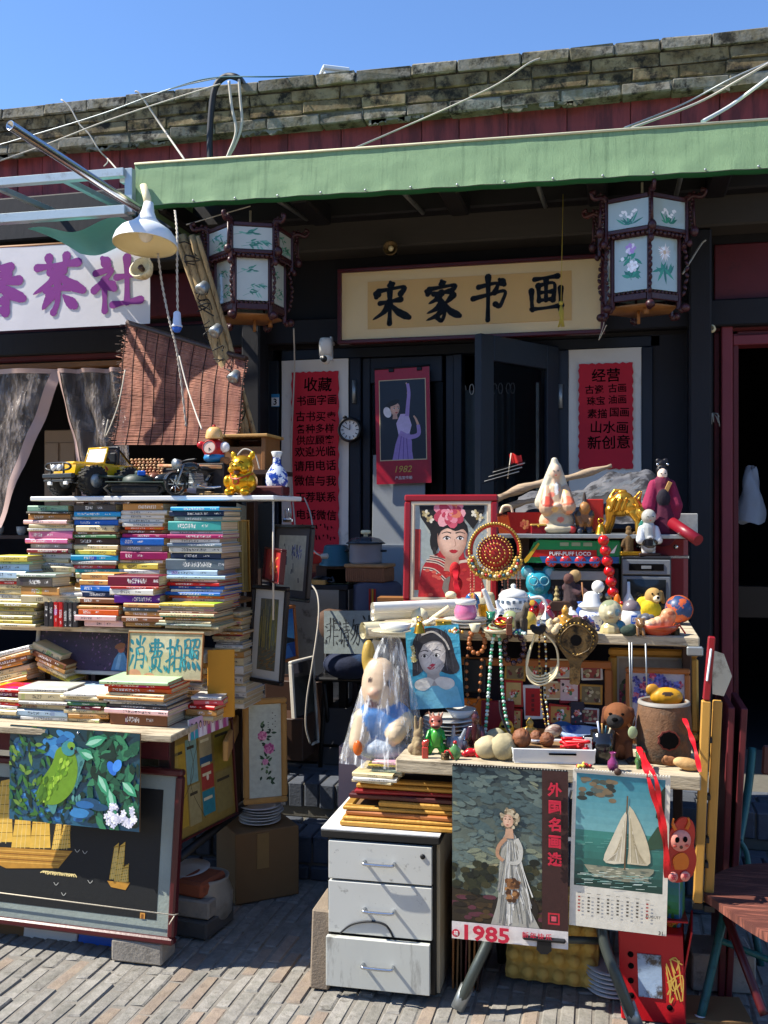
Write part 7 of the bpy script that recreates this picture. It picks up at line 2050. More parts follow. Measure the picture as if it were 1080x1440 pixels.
# red hanging dragon ornament with ribbon
do=thing('hanging_ornament','red paper-cut festive dragon ornament dangling from a red ribbon','ornament',PY(957,1240,2.97),(0,0,R(22)))
s=mpp(957,2.97)
def outline(pts,n=3):return[(x*s,z*s)for x,z in spline(pts+[pts[0]],n)[:-1]]
MB().prism(outline([(-20,10),(-22,30),(-18,45),(-20,60),(-12,76),(-2,88),(8,90),(18,84),(22,68),(20,50),(24,30),(18,8),(4,0),(-10,0)]),0,.008).mk('backing','badge_red',do)
MB().lathe([(0,.001),(15*s,.001),(15*s,-.003)],c=(0,-.002,58*s),n=24,rot=rotm(90),sy=1.0).mk('face',mat('salmon','#d88a7a',.5),do)
for q in(-1,1):
 MB().ell((q*6*s,-.005,60*s),(3.4*s,.002,4.2*s),None,12,8).mk('eye','ink',do)
 MB().ell((q*9*s,-.004,51*s),(3*s,.002,2*s),None,10,6).mk('cheek','rosecheek' if 'rosecheek' in MATS else mat('rosecheek','#c8503c',.5),do)
 MB().tube(spline([(q*8*s,-.002,74*s),(q*12*s,-.002,82*s),(q*11*s,-.002,90*s)],4),[2.6*s]*5+[1.6*s]*4,6).mk('horn','orange_plastic',do)
 o=MB().lathe([(0,.002),(7*s,.002),(7*s,-.002)],c=(q*9*s-3*s,-.004,8*s),n=18,rot=rotm(90)).mk('seal','salmon',do);text('平' if q>0 else '安',do,q*9*s-3*s,8*s,9*s,'red_ink',-.008)
MB().ell((0,-.005,49*s),(2.6*s,.002,2.2*s),None,10,6).mk('mouth','mouth_dark',do)
MB().prism(outline([(-9,18),(-12,32),(-4,40),(6,40),(12,30),(8,18)]),-.003,0).mk('body','orange_plastic',do)
rbn=thing('red_ribbon','long red silk ribbon falling over the table edge from the clay pot','ribbon',PY(938,1235,2.95))
mat('ribbon','#c4121c',.4,var=.1)
def rib(pts,w_):
 q=spline([tuple(PY(*p_))for p_ in pts],8);b_=MB();n_=len(q)
 vs=[]
 for i,p_ in enumerate(q):
  ww=w_*(1+.3*sin(i*.7));vs+=[(p_[0]-ww/2,p_[1],p_[2]),(p_[0]+ww/2,p_[1]+.004*sin(i),p_[2])]
 b_.add(vs,[(2*i,2*i+1,2*i+3,2*i+2)for i in range(n_-1)],True);return b_
rib([(898,1050,3.06),(905,1072,2.99),(912,1095,2.95),(925,1140,2.945),(934,1180,2.945),(938,1235,2.95)],.014).mk('strand','ribbon',rbn,world=True)
rib([(900,1052,3.07),(910,1072,2.985),(922,1095,2.945),(928,1130,2.94),(936,1175,2.94),(940,1230,2.95)],.012).mk('strand','ribbon',rbn,world=True)
rb2=thing('red_ribbon','short red ribbon hanging from the rim of the clay pot','ribbon',PY(984,1085,2.99))
rib([(962,1010,3.1),(970,1030,3.06),(978,1055,3.02),(984,1085,2.985)],.012).mk('strand','ribbon',rb2,world=True)
# ------------------------------------------------------------------ folded wooden easel beside the table
es=thing('wooden_easel','folded pine easel with a red painted head standing by the table','easel',PZ(985,1272,.3))
es.location=Vector((PY(988,1272,3.05).x,3.05,.31))
mat('pine','#b8893c',.55,var=.2,vscale=8,stretch=(8,8,1),bump=.15)
def stick(pa,pb,Y,w_,d_,m_,nm,root):
 a_,e_=PY(*pa,Y),PY(*pb,Y);d__=e_-a_
 MB().box((a_+e_)/2,(d__.length,d_,w_),d__.to_track_quat('X','Y').to_matrix(),.003).mk(nm,m_,root,world=True)
stick((981,1268),(993,985),3.05,.026,.026,'pine','leg',es);stick((996,1272),(1009,985),3.08,.026,.026,'pine','leg',es)
stick((993,984),(1001,895),3.05,.026,.02,'frame_red','head',es)
stick((994,958),(1000,912),3.035,.014,.006,'white_enamel','label',es)
for py in(1120,1180,1215,1040):MB().box(PY(994+(1180-py)*.03,py,3.055),(.012,.03,.016),None,.002).mk('hinge','black_metal',es,world=True)
MB().prism([(-.02,-.06),(.012,-.065),(.035,-.005),(.012,.06),(-.02,.07)],0,.004).mk('metal_plate','steel_dull',es,PY(1012,948,3.1)-es.location)
for py in(1268,1272):MB().box(PY(981 if py==1268 else 997,py+4,3.06),(.03,.03,.02),None,.002).mk('foot','black_metal',es,world=True)
# dark red boards standing behind the easel
for k in range(2):
 p=PY(1008+k*10,1250,3.5)
 tag(MB().box((0,0,.45),(.02,.3,.95),None,.003).mk('red_board','maroon',None,(p.x,3.5,.012),(0,R(2+k),0)),['tall dark red board standing behind the easel','second dark red board leaning behind the easel'][k],'board')
tag(MB().box((0,0,.06),(.2,.16,.12),None,.005).mk('stone_block','stone',None,PZ(1015,1400,.012)+Vector((0,.1,0)),(0,0,R(6))),'rough grey block on the paving behind the folding chair leg','block')
# ------------------------------------------------------------------ teal folding chair on the right
fc=thing('folding_chair','folding chair with teal steel legs and a dark red wooden seat','chair',PZ(1050,1440,.012))
mat('teal_paint','#1f5a58',.4,var=.25,vscale=20,bump=.1,dirt='#0f2a2a',dscale=24)
mat('red_wood','#5a342c',.55,var=.45,vscale=6,stretch=(2,26,2),bump=.4,bscale=20,c2='#8c5444',mscale=4,lo=.5,hi=.62)
f0=PZ(985,1432,.02);Yc=f0.y
def tb(pts,r_,m_,nm):
 q=[PY(*p_)for p_ in pts];MB().tube(spline([tuple(v)for v in q],6)if len(q)>2 else q,r_,10).mk(nm,m_,fc,world=True)
tb([(1058,1052,Yc+.42),(1052,1110,Yc+.36),(1038,1190,Yc+.27),(1015,1300,Yc+.12),(985,1432,Yc)],.0135,'teal_paint','leg')
tb([(985,1428,Yc+.003),(984,1440,Yc-.003)],.017,'white_plastic','foot')
tb([(1040,1182,Yc+.26),(1050,1200,Yc+.26),(1054,1235,Yc+.24)],.009,'teal_paint','brace')
tb([(1012,1322,Yc+.1),(1062,1342,Yc+.1),(1130,1368,Yc+.1)],.010,'teal_paint','stretcher')
tb([(1022,1290,Yc+.12),(1045,1350,Yc+.02),(1075,1428,Yc-.05)],.0135,'frame_maroon','leg')
tb([(1060,1300,Yc+.45),(1072,1370,Yc+.45)],.0125,'teal_paint','leg')
zs_=.43
c_=[PZ(990,1262,zs_),PZ(1120,1330,zs_),PZ(1160,1230,zs_),PZ(1040,1222,zs_)]
sc_=sum(c_,Vector())/4
pts=[(p_.x-sc_.x,p_.y-sc_.y)for p_ in c_]
q=spline(pts+[pts[0],pts[1]],6)[:24]
b=MB();n=len(q)
b.add([(x,y,z)for z in(-.012,.012)for x,y in q],[tuple(range(n,2*n)),tuple(range(n))[::-1]]+[(i,(i+1)%n,(i+1)%n+n,i+n)for i in range(n)])
o=b.mk('seat','red_wood',fc);o.location=sc_-fc.location
p=PY(1078,1070,Yc+.44)
MB().box((.16,0,0),(.36,.014,.1),rotm(0,3,8),.006).mk('backrest','red_wood',fc,p-fc.location)
# ------------------------------------------------------------------ trinkets; each modelled in photo-pixel units times its own scale k
def put(name,label,cat,px,pyb,z=None,Y=None,yaw=0,group=None,zfix=None):
 p=PZ(px,pyb,z)if Y is None else PY(px,pyb,Y)
 if zfix is not None:p.z=zfix
 t=thing(name,label,cat,p,(0,0,R(yaw)+YAW*.6),group)
 t['k']=(p.y/ray(px,0).y)/F
 return t,t['k']
U=lambda n,l,c,px,py,yaw=0,**k:put(n,l,c,px,py,ZU,None,yaw,**k)
Lo=lambda n,l,c,px,py,yaw=0,**k:put(n,l,c,px,py,ZL,None,yaw,**k)
def lath(k,prof,n=24,**a):return MB(k).lathe(prof,n=n,**a)
def single(mk,name,m,t):
 return mk.mk(name,m,t)

# --- big devices at the back of the raised shelf
YD=3.72
def devbox(name,label,cat,p0,p1,pyt,Y,depth,zb):
 a,e=PY(p0,860,Y),PY(p1,860,Y);zt_=PY((p0+p1)/2,pyt,Y).z
 t=thing(name,label,cat,((a.x+e.x)/2,Y,zb));return t,e.x-a.x,zt_-zb,depth
rd,w,h,d=devbox('radio','black tabletop radio under the tin locomotive','radio',708,872,797,3.97,.22,ZU)
MB().box((0,d/2,h/2),(w,d,h),None,.006).mk('case','black_plastic',rd)
MB().box((0,-.003,h*.82),(w*.9,.008,h*.2),None,.002).mk('dial_panel','steel_dull',rd)
b=MB()
for k in range(16):
 for j in range(4):b.box((-w*.28+k*w*.03,-.002,h*.2+j*h*.12),(w*.018,.006,h*.06))
tag(b.mk('grille','mid_grey',rd),kind='stuff')
for x in(.25,.33,.4):MB().lathe([(0,.012),(.012,.012),(.013,0)],c=(w*x,0,h*.4),n=14,rot=rotm(90)).mk('knob','steel_dull',rd)
ZR=ZU+h
tv,w,h,d=devbox('portable_television','small grey portable television with a dark screen','television',874,944,782,3.9,.2,ZU)
mat('tv_grey','#6c7074',.45,var=.1)
MB().box((0,d/2,h/2),(w,d,h),None,.006).mk('case','black_plastic',tv)
MB().box((0,-.004,h*.82),(w*.96,.012,h*.24),None,.002).mk('control_panel','tv_grey',tv)
MB().box((0,-.011,h*.82),(w*.7,.004,h*.11)).mk('tuner','ink',tv);MB().box((0,-.014,h*.82),(w*.2,.003,h*.05)).mk('display','steel_dull',tv)
MB().box((0,-.004,h*.36),(w*.96,.01,h*.62),None,.003).mk('bezel','tv_grey',tv)
MB().grid(8,8,lambda u,v:((u-.5)*w*.78,-.010-.012*cos((u-.5)*2.6)*cos((v-.5)*2.6),h*.12+v*h*.5)).mk('screen',mat('crt','#15191c',.12,var=0,bump=0),tv)
ZTV=ZU+h
sc_,w,h,d=devbox('red_suitcase','red leather box with steel corners behind the television','case',880,968,752,4.04,.2,ZU)
MB().box((0,d/2,h/2),(w,d,h),None,.018).mk('body',mat('case_red','#7d1020',.4,var=.2),sc_)
MB().box((0,d/2,h*.72),(w+.004,d+.004,.012),None,.002).mk('band','steel',sc_)
for q in(-1,1):MB().lathe([(0,.006),(.008,.005),(.01,0)],c=(q*w*.3,0,h*.85),n=12,rot=rotm(90)).mk('stud','steel',sc_)
# bottles / blue ball at the shelf end
t,k=U('blue_ball','blue and orange rubber ball at the end of the raised shelf','ball',958,880)
MB(k).ell((0,16,22),20,None,18,12).mk('ball',mat('ballm','#23406a',.4,c2='#c0582a',mscale=9,lo=.5,hi=.52),t)
# top plank across the devices
ZK=PY(840,751,3.98).z
a,e=PY(700,750,3.92),PY(984,746,3.92)
tp=thing('top_plank','silver-edged plank laid across the devices carrying statuettes','plank',((a.x+e.x)/2,4.08,ZK-.016))
MB().box((0,0,.008),(e.x-a.x,.32,.016),None,.002).mk('plank','steel_dull',tp)
MB().box((-(e.x-a.x)*.38,.05,-.19),(.05,.2,.378-.0),None,.003).mk('prop','wood_dark',tp)
MB().box(((e.x-a.x)*.2,.1,-.19),(.05,.1,.378),None,.003).mk('prop','wood_dark',tp)
def K(n,l,c,px,yaw=0,Y=4.0):return put(n,l,c,px,750,None,Y,yaw,None,ZK)

# kneeling robed figure
t,k=K('kneeling_statuette','pale porcelain kneeling lady with a long veil and flowered robe','statuette',783)
C_='#d9cdb4'
B_=Blob(k).e((0,2,18),(25,18,19),'#b3a78c').e((2,-4,7),(27,16,8),'#b3a78c').limb((0,2,34),(-2,0,64),17,9,'#b8a284').e((-2,-3,87),(8,8,10.5),'#cbb097').limb((-2,-1,70),(-2,-2,80),5,5,'#cbb097')
B_.limb((-2,5,84),(-3,4,103),12,5,'#bdb6a0').limb((-3,6,94),(-21,8,44),8,10,'#bdb6a0').limb((-1,6,94),(13,8,50),8,9,'#bdb6a0').limb((-13,2,62),(-15,-10,36),7,11,'#b9987a').limb((12,2,62),(15,-12,38),7,11,'#b9987a').e((0,-16,40),(6,4,4),'#cbb097')
for q,c in((-14,'#c8503a'),(14,'#cf6a4a')):B_.dab((q,-14,44),(9,9,9),c)
for(x,z)in((-8,55),(10,60),(16,30),(-16,18),(4,20),(0,62),(-4,34)):B_.dab((x,-14,z),(5,12,4),rng.choice(['#d8906a','#b8c0a0','#c86a52','#e8d8b8','#d8b070']))
B_.dab((-1,-10,64),(3,8,10),'#e8e6e0')
B_.mk('figure','painted',t,1.3,2)
for q in(-1,1):MB(k).ell((-2+q*3.2,-10.6,88),(1.5,.7,.55),None,8,5).mk('eye','ink',t)
MB(k).ell((-2,-10.8,82),(1.4,.7,.6),None,8,5).mk('mouth','badge_red',t)
MB(k).ell((20,-12,6),(6,5,6),None,10,6).mk('red_bud','dial_red',t)
# seated wooden monk before a red chair
t,k=K('wooden_monk','small carved wooden monk seated before a red box','statuette',822)
MB(k).box((0,8,2),(36,20,4),None,1).mk('base','wood_dark',t)
Blob(k).e((0,2,18),(13,9,15),'#8a5a2c').e((0,-2,36),(8,7,9),'#9a6a38').limb((-10,0,26),(-5,-8,14),4.5,4,'#8a5a2c').limb((10,0,26),(5,-8,14),4.5,4,'#8a5a2c').limb((-6,-4,8),(-7,-8,4),5,5,'#2c3440').limb((6,-4,8),(7,-8,4),5,5,'#2c3440').limb((0,0,44),(0,0,58),3.5,1.5,'#3a2c22').e((-9,0,26),(5,6,8),'#3c3a36').e((9,0,26),(5,6,8),'#3c3a36').mk('figure','painted',t,1.1,2)
MB(k).box((14,12,26),(26,14,46),None,1).mk('red_box','badge_red',t)
# golden bull
t,k=K('golden_bull','polished brass charging bull statuette','statuette',880,-14)
G='#b8862c'
B_=Blob(k).e((-8,4,40),(20,13,16),G).e((8,2,38),(15,13,14),G).e((-4,4,50),(14,10,10),G).e((22,-4,32),(10,8,10),G).limb((22,-6,30),(30,-12,22),8,5.5,G)
for(a_,b__)in(((-22,0,34),(-30,-2,2)),((-20,12,34),(-26,14,2)),((10,-4,30),(18,-10,2)),((10,10,30),(22,8,2))):
 m_=((a_[0]+b__[0])/2+3,(a_[1]+b__[1])/2,18);B_.limb(a_,m_,7,4.2,G).limb(m_,b__,4.2,4,G)
for q in(-1,1):B_.limb((18,-6+q*6,40),(16+2*q,-8+q*14,50),3.2,2.2,G).limb((16+2*q,-8+q*14,50),(22,-10+q*13,60),2.2,1,G)
for x in(-20,-12,-4):B_.limb((x,-9,34),(x+6,-9,50),2.4,2,G)
B_.limb((-26,6,46),(-16,10,62),2.5,2.5,G).limb((-16,10,62),(-2,8,60),2.5,3,G)
B_.mk('bull','goldpaint',t,1.2,1)
# court lady doll
t,k=K('court_lady_doll','court lady doll in a purple red silk robe with tall hair','doll',931)
Rb='#5c1030'
Blob(k).limb((0,0,4),(0,0,44),22,13,'#4c0c2a').limb((0,0,44),(0,0,72),12,12,Rb).limb((-12,0,70),(-20,-4,38),7,10,'#8a1c44').limb((12,0,70),(18,-4,40),7,10,'#7a1438').limb((-20,-4,40),(-19,-3,22),9,7,'#7a1438').limb((18,-4,40),(18,-3,26),9,7,'#7a1438').e((0,-10,50),(9,6,14),'#1a1420').e((0,0,68),(9,8,8),'#a02850').mk('robe','cloth',t,1.3,1)
Blob(k).e((0,-2,84),(7,7.5,9.5),'#e6cdb8').limb((0,0,70),(0,-1,80),4,4,'#e0c2aa').mk('head','painted',t,.9,2)
Blob(k).e((0,2,90),(8.5,8,8),'#100c10').e((0,2,99),(7,5,6),'#100c10').e((-5,2,103),(4,3,4),'#100c10').e((5,2,103),(4,3,4),'#100c10').mk('hair','painted',t,.9,2)
for q in(-1,1):MB(k).ell((q*2.8,-9,85),(1.3,.6,.6),None,8,5).mk('eye','ink',t)
MB(k).ell((0,-9.2,79.5),(1.2,.6,.6),None,8,5).mk('mouth','badge_red',t)
MB(k).box((6,-11,66),(6,2,16),rotm(0,25),.5).mk('fan','wood_light',t)
for q in(-1,1):MB(k).ell((q*7,-4,98),(2,1.5,2),None,8,5).mk('hair_pin','steel',t)
t,k=K('silver_box','small silver patterned box behind the court lady doll','box',963,0,4.06)
MB(k).box((0,10,15),(36,20,28),None,1).mk('box',mat('silverpat','#b9b6ac',.4,metal=.3,var=.3,vscale=60),t)
a,e=PY(945,735,3.96),PY(982,760,3.85)
tag(MB().tube([a,e],.022,14).mk('red_tube','case_red',None,a,world=True),'red lacquer tube poking out beside the court lady','tube')
# red lacquer boxes with painted flowers
for i,(px,wd,hh)in enumerate(((712,24,28),(738,44,30))):
 t,k=K('lacquer_box',['small orange red lacquer box beside the red portrait frame','flared red lacquer box painted with a flower'][i],'box',px,0,4.02)
 MB(k).prism([(-wd*.4,0),(wd*.4,0),(wd*.55,hh),(-wd*.55,hh)],0,16).mk('box',mat('lacq%d'%i,['#b8481c','#8a1410'][i],.25,c2='#2a0c0a',mscale=14,lo=.56,hi=.62),t)
 cv=Canvas(.05,.05,None,i)
 cv.flower(.5,.5,.4,['#c8583c','#d88a4c','#a82c1c'],3,7)
 if i:cv.mk(t,'print','painted_flower',-.003,0,.012)
 else:MB(k).tube(spline([(-8,8,hh),(-4,8,hh+10),(6,8,hh+10),(9,8,hh)],4),2,6).mk('handle','cream_enamel',t)
# draped grey cloth, driftwood and carved wings behind
dc=thing('draped_cloth','grey cloth printed with feathers heaped behind the statuettes','cloth',PY(850,730,4.3))
a0=PY(740,720,4.28);a1=PY(925,720,4.28)
cvs=MB()
prof=lambda u:.055+.12*math.exp(-((u-.62)/.2)**2)+.07*math.exp(-((u-.9)/.1)**2)+.03*sin(u*9)
def drape(u,v):
 z=a0.z-.05+(prof(u)+.06)*(sin(v*math.pi*.5))
 return(a0.x-.05+(a1.x-a0.x+.08)*u,4.22+.28*v+.03*noise.noise((u*8,v*6,2)),z+.018*noise.noise((u*11,v*9,0)))
mat('feather_cloth','#5c5c60',.85,var=.4,vscale=16,bump=.5,bscale=40,c2='#26262a',mscale=9,lo=.5,hi=.58)
cvs.grid(50,24,drape).mk('cloth','feather_cloth',dc,world=True)
cvf=MB()
for i in range(40):
 u=.1+.7*rng.random();v=.25+.4*rng.random();p=Vector(drape(u,v));an=rng.uniform(-.3,.3)+.5
 d=Vector((cos(an),.1,sin(an)*.6))*.06;n_=Vector((-sin(an)*.6,0,cos(an)))*.007
 cvf.add([p+Vector((0,-.012,.004)),p+d*.5+n_+Vector((0,-.012,.004)),p+d+Vector((0,-.012,.004)),p+d*.5-n_+Vector((0,-.012,.004))],[(0,1,2,3)])
tag(cvf.mk('feather_print',mat('feather_white','#a9a8a2',.8),dc,world=True),kind='stuff')
MB().box((0,.0,-.18),(.5,.06,.3)).mk('support','wood_dark',dc,(0,.1,-.01))
dw=thing('driftwood','long bleached driftwood root lying behind the veiled statuette','driftwood',PY(690,720,4.22))
q=[PY(640,722,4.2),PY(690,705,4.21),PY(740,685,4.22),PY(800,672,4.24),PY(860,655,4.26)]
MB().tube(spline([tuple(v)for v in q],6),[.012+.014*sin(i/25*3.1)+.006*sin(i*1.3)for i in range(25)],9,flat=.7).mk('trunk',mat('drift','#a08a70',.9,var=.4,vscale=12,stretch=(.4,1,3),bump=.6,dirt='#3a2c22',dscale=10),dw,world=True)
q=[PY(690,722,4.22),PY(730,708,4.23),PY(770,700,4.24)]
MB().tube(spline([tuple(v)for v in q],5),[.016]*6+[.01]*5,8).mk('branch','drift',dw,world=True)
MB().box((0,.02,-.06),(.26,.08,.1),None,.01).mk('foot','wood_dark',dw,(.1,.02,-.0))
wg=thing('carved_wing','pair of dark carved bird wings with pale barring above the driftwood','carving',PY(705,690,4.28))
for i in range(7):
 a_,e_=PY(678+i*3,680-i*3.2,4.24),PY(728+i*2,666-i*3.0,4.24)
 MB().tube([a_,e_],[.003,.006],5,flat=.4).mk('feather','feather_white' if i%2 else 'ink',wg,world=True)
t=thing('red_flag','small red cloth flag on a pale stick before the doorway','flag',PY(722,665,4.26));k=mpp(722,4.26)
MB(k).tube([(-8,0,-8),(-3,0,28)],.8,5).mk('stick','rope',t)
MB(k).grid(10,6,lambda u,v:(-3.5+17*u-3*v,2.2*sin(u*7+v),12+14*v+2*sin(u*6))).mk('cloth',mat('flag_red','#c01a14',.7,var=.2),t)

# --- tin locomotive on the radio
lo,k=put('tin_locomotive','green and red tin toy locomotive on the radio','toy train',804,797,None,3.98,0,None,ZR)
lo.rotation_euler=(0,0,R(2))
mat('tin_green','#1f8a4c',.25,var=.1,coat=.4);mat('tin_red','#b3201c',.25,var=.1,coat=.4);mat('tin_blue','#2a5f9c',.25,var=.15,coat=.3);mat('tin_yellow','#d0a82c',.3)
MB(k).prism([(-66,6),(66,6),(66,36),(-44,38),(-52,34),(-60,18)],-14,14).mk('boiler','tin_green',lo)
MB(k).prism([(-63,14),(34,14),(34,24),(-54,24)],-15.2,-14.2).mk('red_stripe','tin_red',lo)
MB(k).prism([(-40,6),(64,6),(64,15),(-44,15)],-15.8,-14.4).mk('running_board','tin_blue',lo)
MB(k).prism([(-64,5),(-66,10),(-46,34),(-44,32),(-60,8)],-15.4,-13).mk('nose_stripe','tin_yellow',lo)
MB(k).box((50,0,26),(34,30,24),None,2).mk('cab','tin_green',lo)
for x in(-10,6,22):MB(k).box((x,-14.5,32),(12,.8,5)).mk('window','pale_green',lo)
for i in range(4):
 wx_=-28+i*20
 o=MB(k).lathe([(0,2),(2,2.4),(7.4,1.6),(8,0)],c=(wx_,-15.6,8),n=20,rot=rotm(90)).mk('wheel','tin_red',lo)
 b=MB(k)
 for j in range(6):b.box((wx_+3.6*cos(j*1.047),-17.8,8+3.6*sin(j*1.047)),(5,.5,1),rotm(0,-60*j))
 b.mk('spokes','tin_blue',o)
MB(k).box((4,-17.9,7),(66,.8,2.4)).mk('coupling_rod','tin_blue',lo)
MB(k).prism([(52,20),(58,20),(62,32)],-16.2,-15.2).mk('emblem','white_ink',lo)
text('PUFF-PUFF LOCO',lo,-2*k,19*k,7.4*k,'white_ink',-15.9*k,off=.02)
# candied haw skewer in a white vase
t,k=U('haw_skewer','candied red haws on a skewer standing in a white cup','skewer',862,868)
lath(k,[(0,0),(6,0),(8,22),(6.5,22),(5,4),(0,3)],18).mk('cup','white_china',t)
b=Blob(k)
for i in range(6):b.e((-13+2.6*i,0,108-i*14.5),(8,8,7.6),'#c00e0c')
b.mk('haws','ceramic',t,1.3,1)
MB(k).tube([(0,0,6),(-15,0,120)],1,5).mk('stick','wood_light',t)
MB(k).ell((5,-6,22),(5,4,12),None,12,8).mk('orange_charm','orange_plastic',t)
# white boy monk and warrior on the television
t,k=put('boy_monk','white porcelain boy monk with a dark apron on the television','statuette',912,782,None,3.93,6,None,ZTV)
MB(k).box((0,0,2),(30,16,4),None,1).mk('base','wood_dark',t)
Blob(k).e((0,-1,55),(10.5,10,11),'#aaa79c').limb((0,0,14),(0,0,40),11,9.5,'#a3a6a4').limb((-10,0,38),(-13,-4,22),5,6,'#d0d4d4').limb((10,0,38),(13,-4,22),5,6,'#d0d4d4').limb((-5,0,12),(-5,0,6),5,5,'#d6d6d2').limb((5,0,12),(5,0,6),5,5,'#d6d6d2').e((0,-8,26),(5,3,3),'#dcdad2').dab((0,-8,18),(11,12,7),'#1c1c20').mk('figure','ceramic',t,1.1,2)
for q in(-1,1):MB(k).ell((q*3.6,-10.4,55),(1.5,.6,.5),None,8,5).mk('eye','ink',t)
MB(k).ell((0,-10.6,50),(1.2,.6,.5),None,8,5).mk('mouth','badge_red',t)
t,k=put('bronze_warrior','tiny bronze warrior on a gilt stand beside the boy monk','statuette',884,782,None,3.93,0,None,ZTV)
MB(k).box((2,0,3),(28,18,6),None,1).mk('stand','gold',t)
Blob(k).limb((0,0,8),(0,0,24),7,6,'#5a4426').e((0,0,32),(4.5,4.5,5),'#6a5230').limb((-5,0,24),(-9,-3,14),3,2.5,'#5a4426').limb((5,0,24),(8,-2,32),3,2.5,'#5a4426').e((0,0,38),(4,3,4),'#6a5230').e((0,3,18),(8,4,9),'#4a3820').mk('figure','rough',t,1,1)

# --- portrait of a lady in a red frame at the back left
YPt=4.12
a,e=PY(567,862,YPt),PY(699,866,YPt);w=e.x-a.x;h=PY(633,694,YPt).z-ZU
pr=thing('framed_portrait','red-framed portrait of a woman in red with a large pink flower headdress','picture',((a.x+e.x)/2,YPt,ZU),(R(-6),0,R(4)))
fw=.03
b=MB()
for q in(0,1):b.box((0,.015,fw/2 if q==0 else h-fw/2),(w,.03,fw),None,.006);b.box(((q-.5)*(w-fw),.0155,h/2),(fw,.03,h-2*fw),None,.006)
b.mk('frame','frame_red',pr)
ow,oh=w-2*fw,h-2*fw
cv=Canvas(ow,oh,'#d6c6b0',51);r=cv.r
cv.poly([(.05,.03),(.95,.03),(.95,.97),(.05,.97)],'#9aa4a0')
for k_ in range(60):cv.stroke([(q:=r.uniform(.08,.9),y_:=r.uniform(.3,.9)),(q+.06,y_-.08)],.02,r.choice(['#aab0a4','#8a9694','#b8b49a','#93a0a8']))
cv.rect(.05,.1,.12,.72,'#a83028')
cv.poly(spline([(.1,.03),(.14,.3),(.24,.42),(.42,.5),(.62,.46),(.78,.36),(.9,.2),(.95,.03)],4),'#a81c22')
for(p0,p1)in(((.2,.4),(.5,.3)),((.24,.44),(.52,.36)),((.16,.32),(.44,.2))):cv.curve([p0,((p0[0]+p1[0])/2,p0[1]-.02),p1],.04,'#d8c0ac',n=5);cv.curve([p0,((p0[0]+p1[0])/2,p0[1]-.02),p1],.015,'#4a3438',n=5)
cv.curve([(.5,.3),(.6,.38),(.72,.4)],.035,'#d8c0ac',n=5)
for k_ in range(26):cv.ell(r.uniform(.15,.8),r.uniform(.05,.34),.03,.02,r.choice(['#c03028','#8a1418','#b8242a','#d05a4a']))
cv.poly(spline([(.42,.2),(.5,.24),(.48,.1),(.56,.05),(.46,.04),(.4,.12)],3),'#7a7068')
cv.poly([(.36,.5),(.66,.5),(.68,.42),(.5,.4),(.34,.44)],'#b02228')
cv.ell(.48,.7,.24,.2,'#15100f');cv.ell(.3,.6,.06,.14,'#15100f')
lady(cv,.52,.61,.185,'#dcb49c','#1a1210','#b0202c',look=.08,shade='#b88a74')
cv.poly(spline([(.34,.64),(.36,.76),(.5,.8),(.66,.78),(.72,.66),(.66,.72),(.56,.7),(.46,.73),(.38,.7)],3),'#15100f')
cv.poly([(.1,.96),(.12,.84),(.24,.7),(.34,.86),(.34,.96)],'#14110f');cv.poly([(.66,.96),(.64,.86),(.78,.72),(.92,.9),(.92,.96)],'#14110f')
for(x,y)in((.18,.88),(.24,.82),(.8,.88),(.86,.84)):cv.flower(x,y,.05,['#c8b88a','#e0d8c0','#a08c5c'],1,5)
cv.flower(.48,.89,.2,['#d0566a','#e08896','#b83a50','#e8a4a8','#d87a5a'],4,9)
cv.ell(.3,.5,.025,.05,'#2c2422');cv.ell(.71,.48,.025,.05,'#8a2c34')
cv.mk(pr,'print','picture',.012,0,fw)
MB().box((0,.024,h/2),(w-.01,.006,h-.01)).mk('back_board','cardboard',pr)
b=MB()
for q in(0,1):b.box((0,.008,fw+.006 if q==0 else h-fw-.006),(ow,.008,.012));b.box(((q-.5)*(ow-.012),.0082,h/2),(.012,.008,oh-.024))
b.mk('inner_lip',mat('cream_lip','#d0bfa4',.6),pr)
tag(MB().box((0,0,0),(.12,.1,.016)).mk('stool_top','wood_mid',None,PY(552,842,4.2),(0,0,R(5))),'edge of a small wooden stool behind the red portrait','stool')
MB().box((0,0,-.25),(.03,.03,.5)).mk('stool_leg','wood_dark',bpy.data.objects['stool_top'])
# --- beaded headdress standing before the portrait
t,k=put('beaded_headdress','gold and red beaded bridal headdress with tassels before the portrait','headdress',696,836,None,3.86)
mat('bead_gold','#c09a48',.35,metal=.4,var=.5,vscale=60,bump=.4)
b=MB(k);b.tube([(34*cos(R(a_)),2,62+36*sin(R(a_)))for a_ in range(-10,191,10)],3,6);b.mk('band','badge_red',t)
b=MB(k)
for a_ in range(-10,191,6):b.ell((36*cos(R(a_)),-1,62+38*sin(R(a_))),2.2,None,6,4)
tag(b.mk('band_beads','bead_gold',t),kind='stuff')
b=MB(k);b.lathe([(0,8),(10,7),(19,3),(24,0)],c=(0,2,58),n=24,rot=rotm(90));b.mk('red_dome',mat('bead_red','#a8241c',.5,var=.5,vscale=90,bump=.6),t)
b=MB(k)
for rr_ in(25,21,14,7):
 for j in range(int(rr_*1.4)):a_=j/int(rr_*1.4)*6.283;b.ell((rr_*cos(a_),-2-(24-rr_)*.3,58+rr_*sin(a_)),1.5,None,5,4)
tag(b.mk('dome_beads','bead_gold',t),kind='stuff')
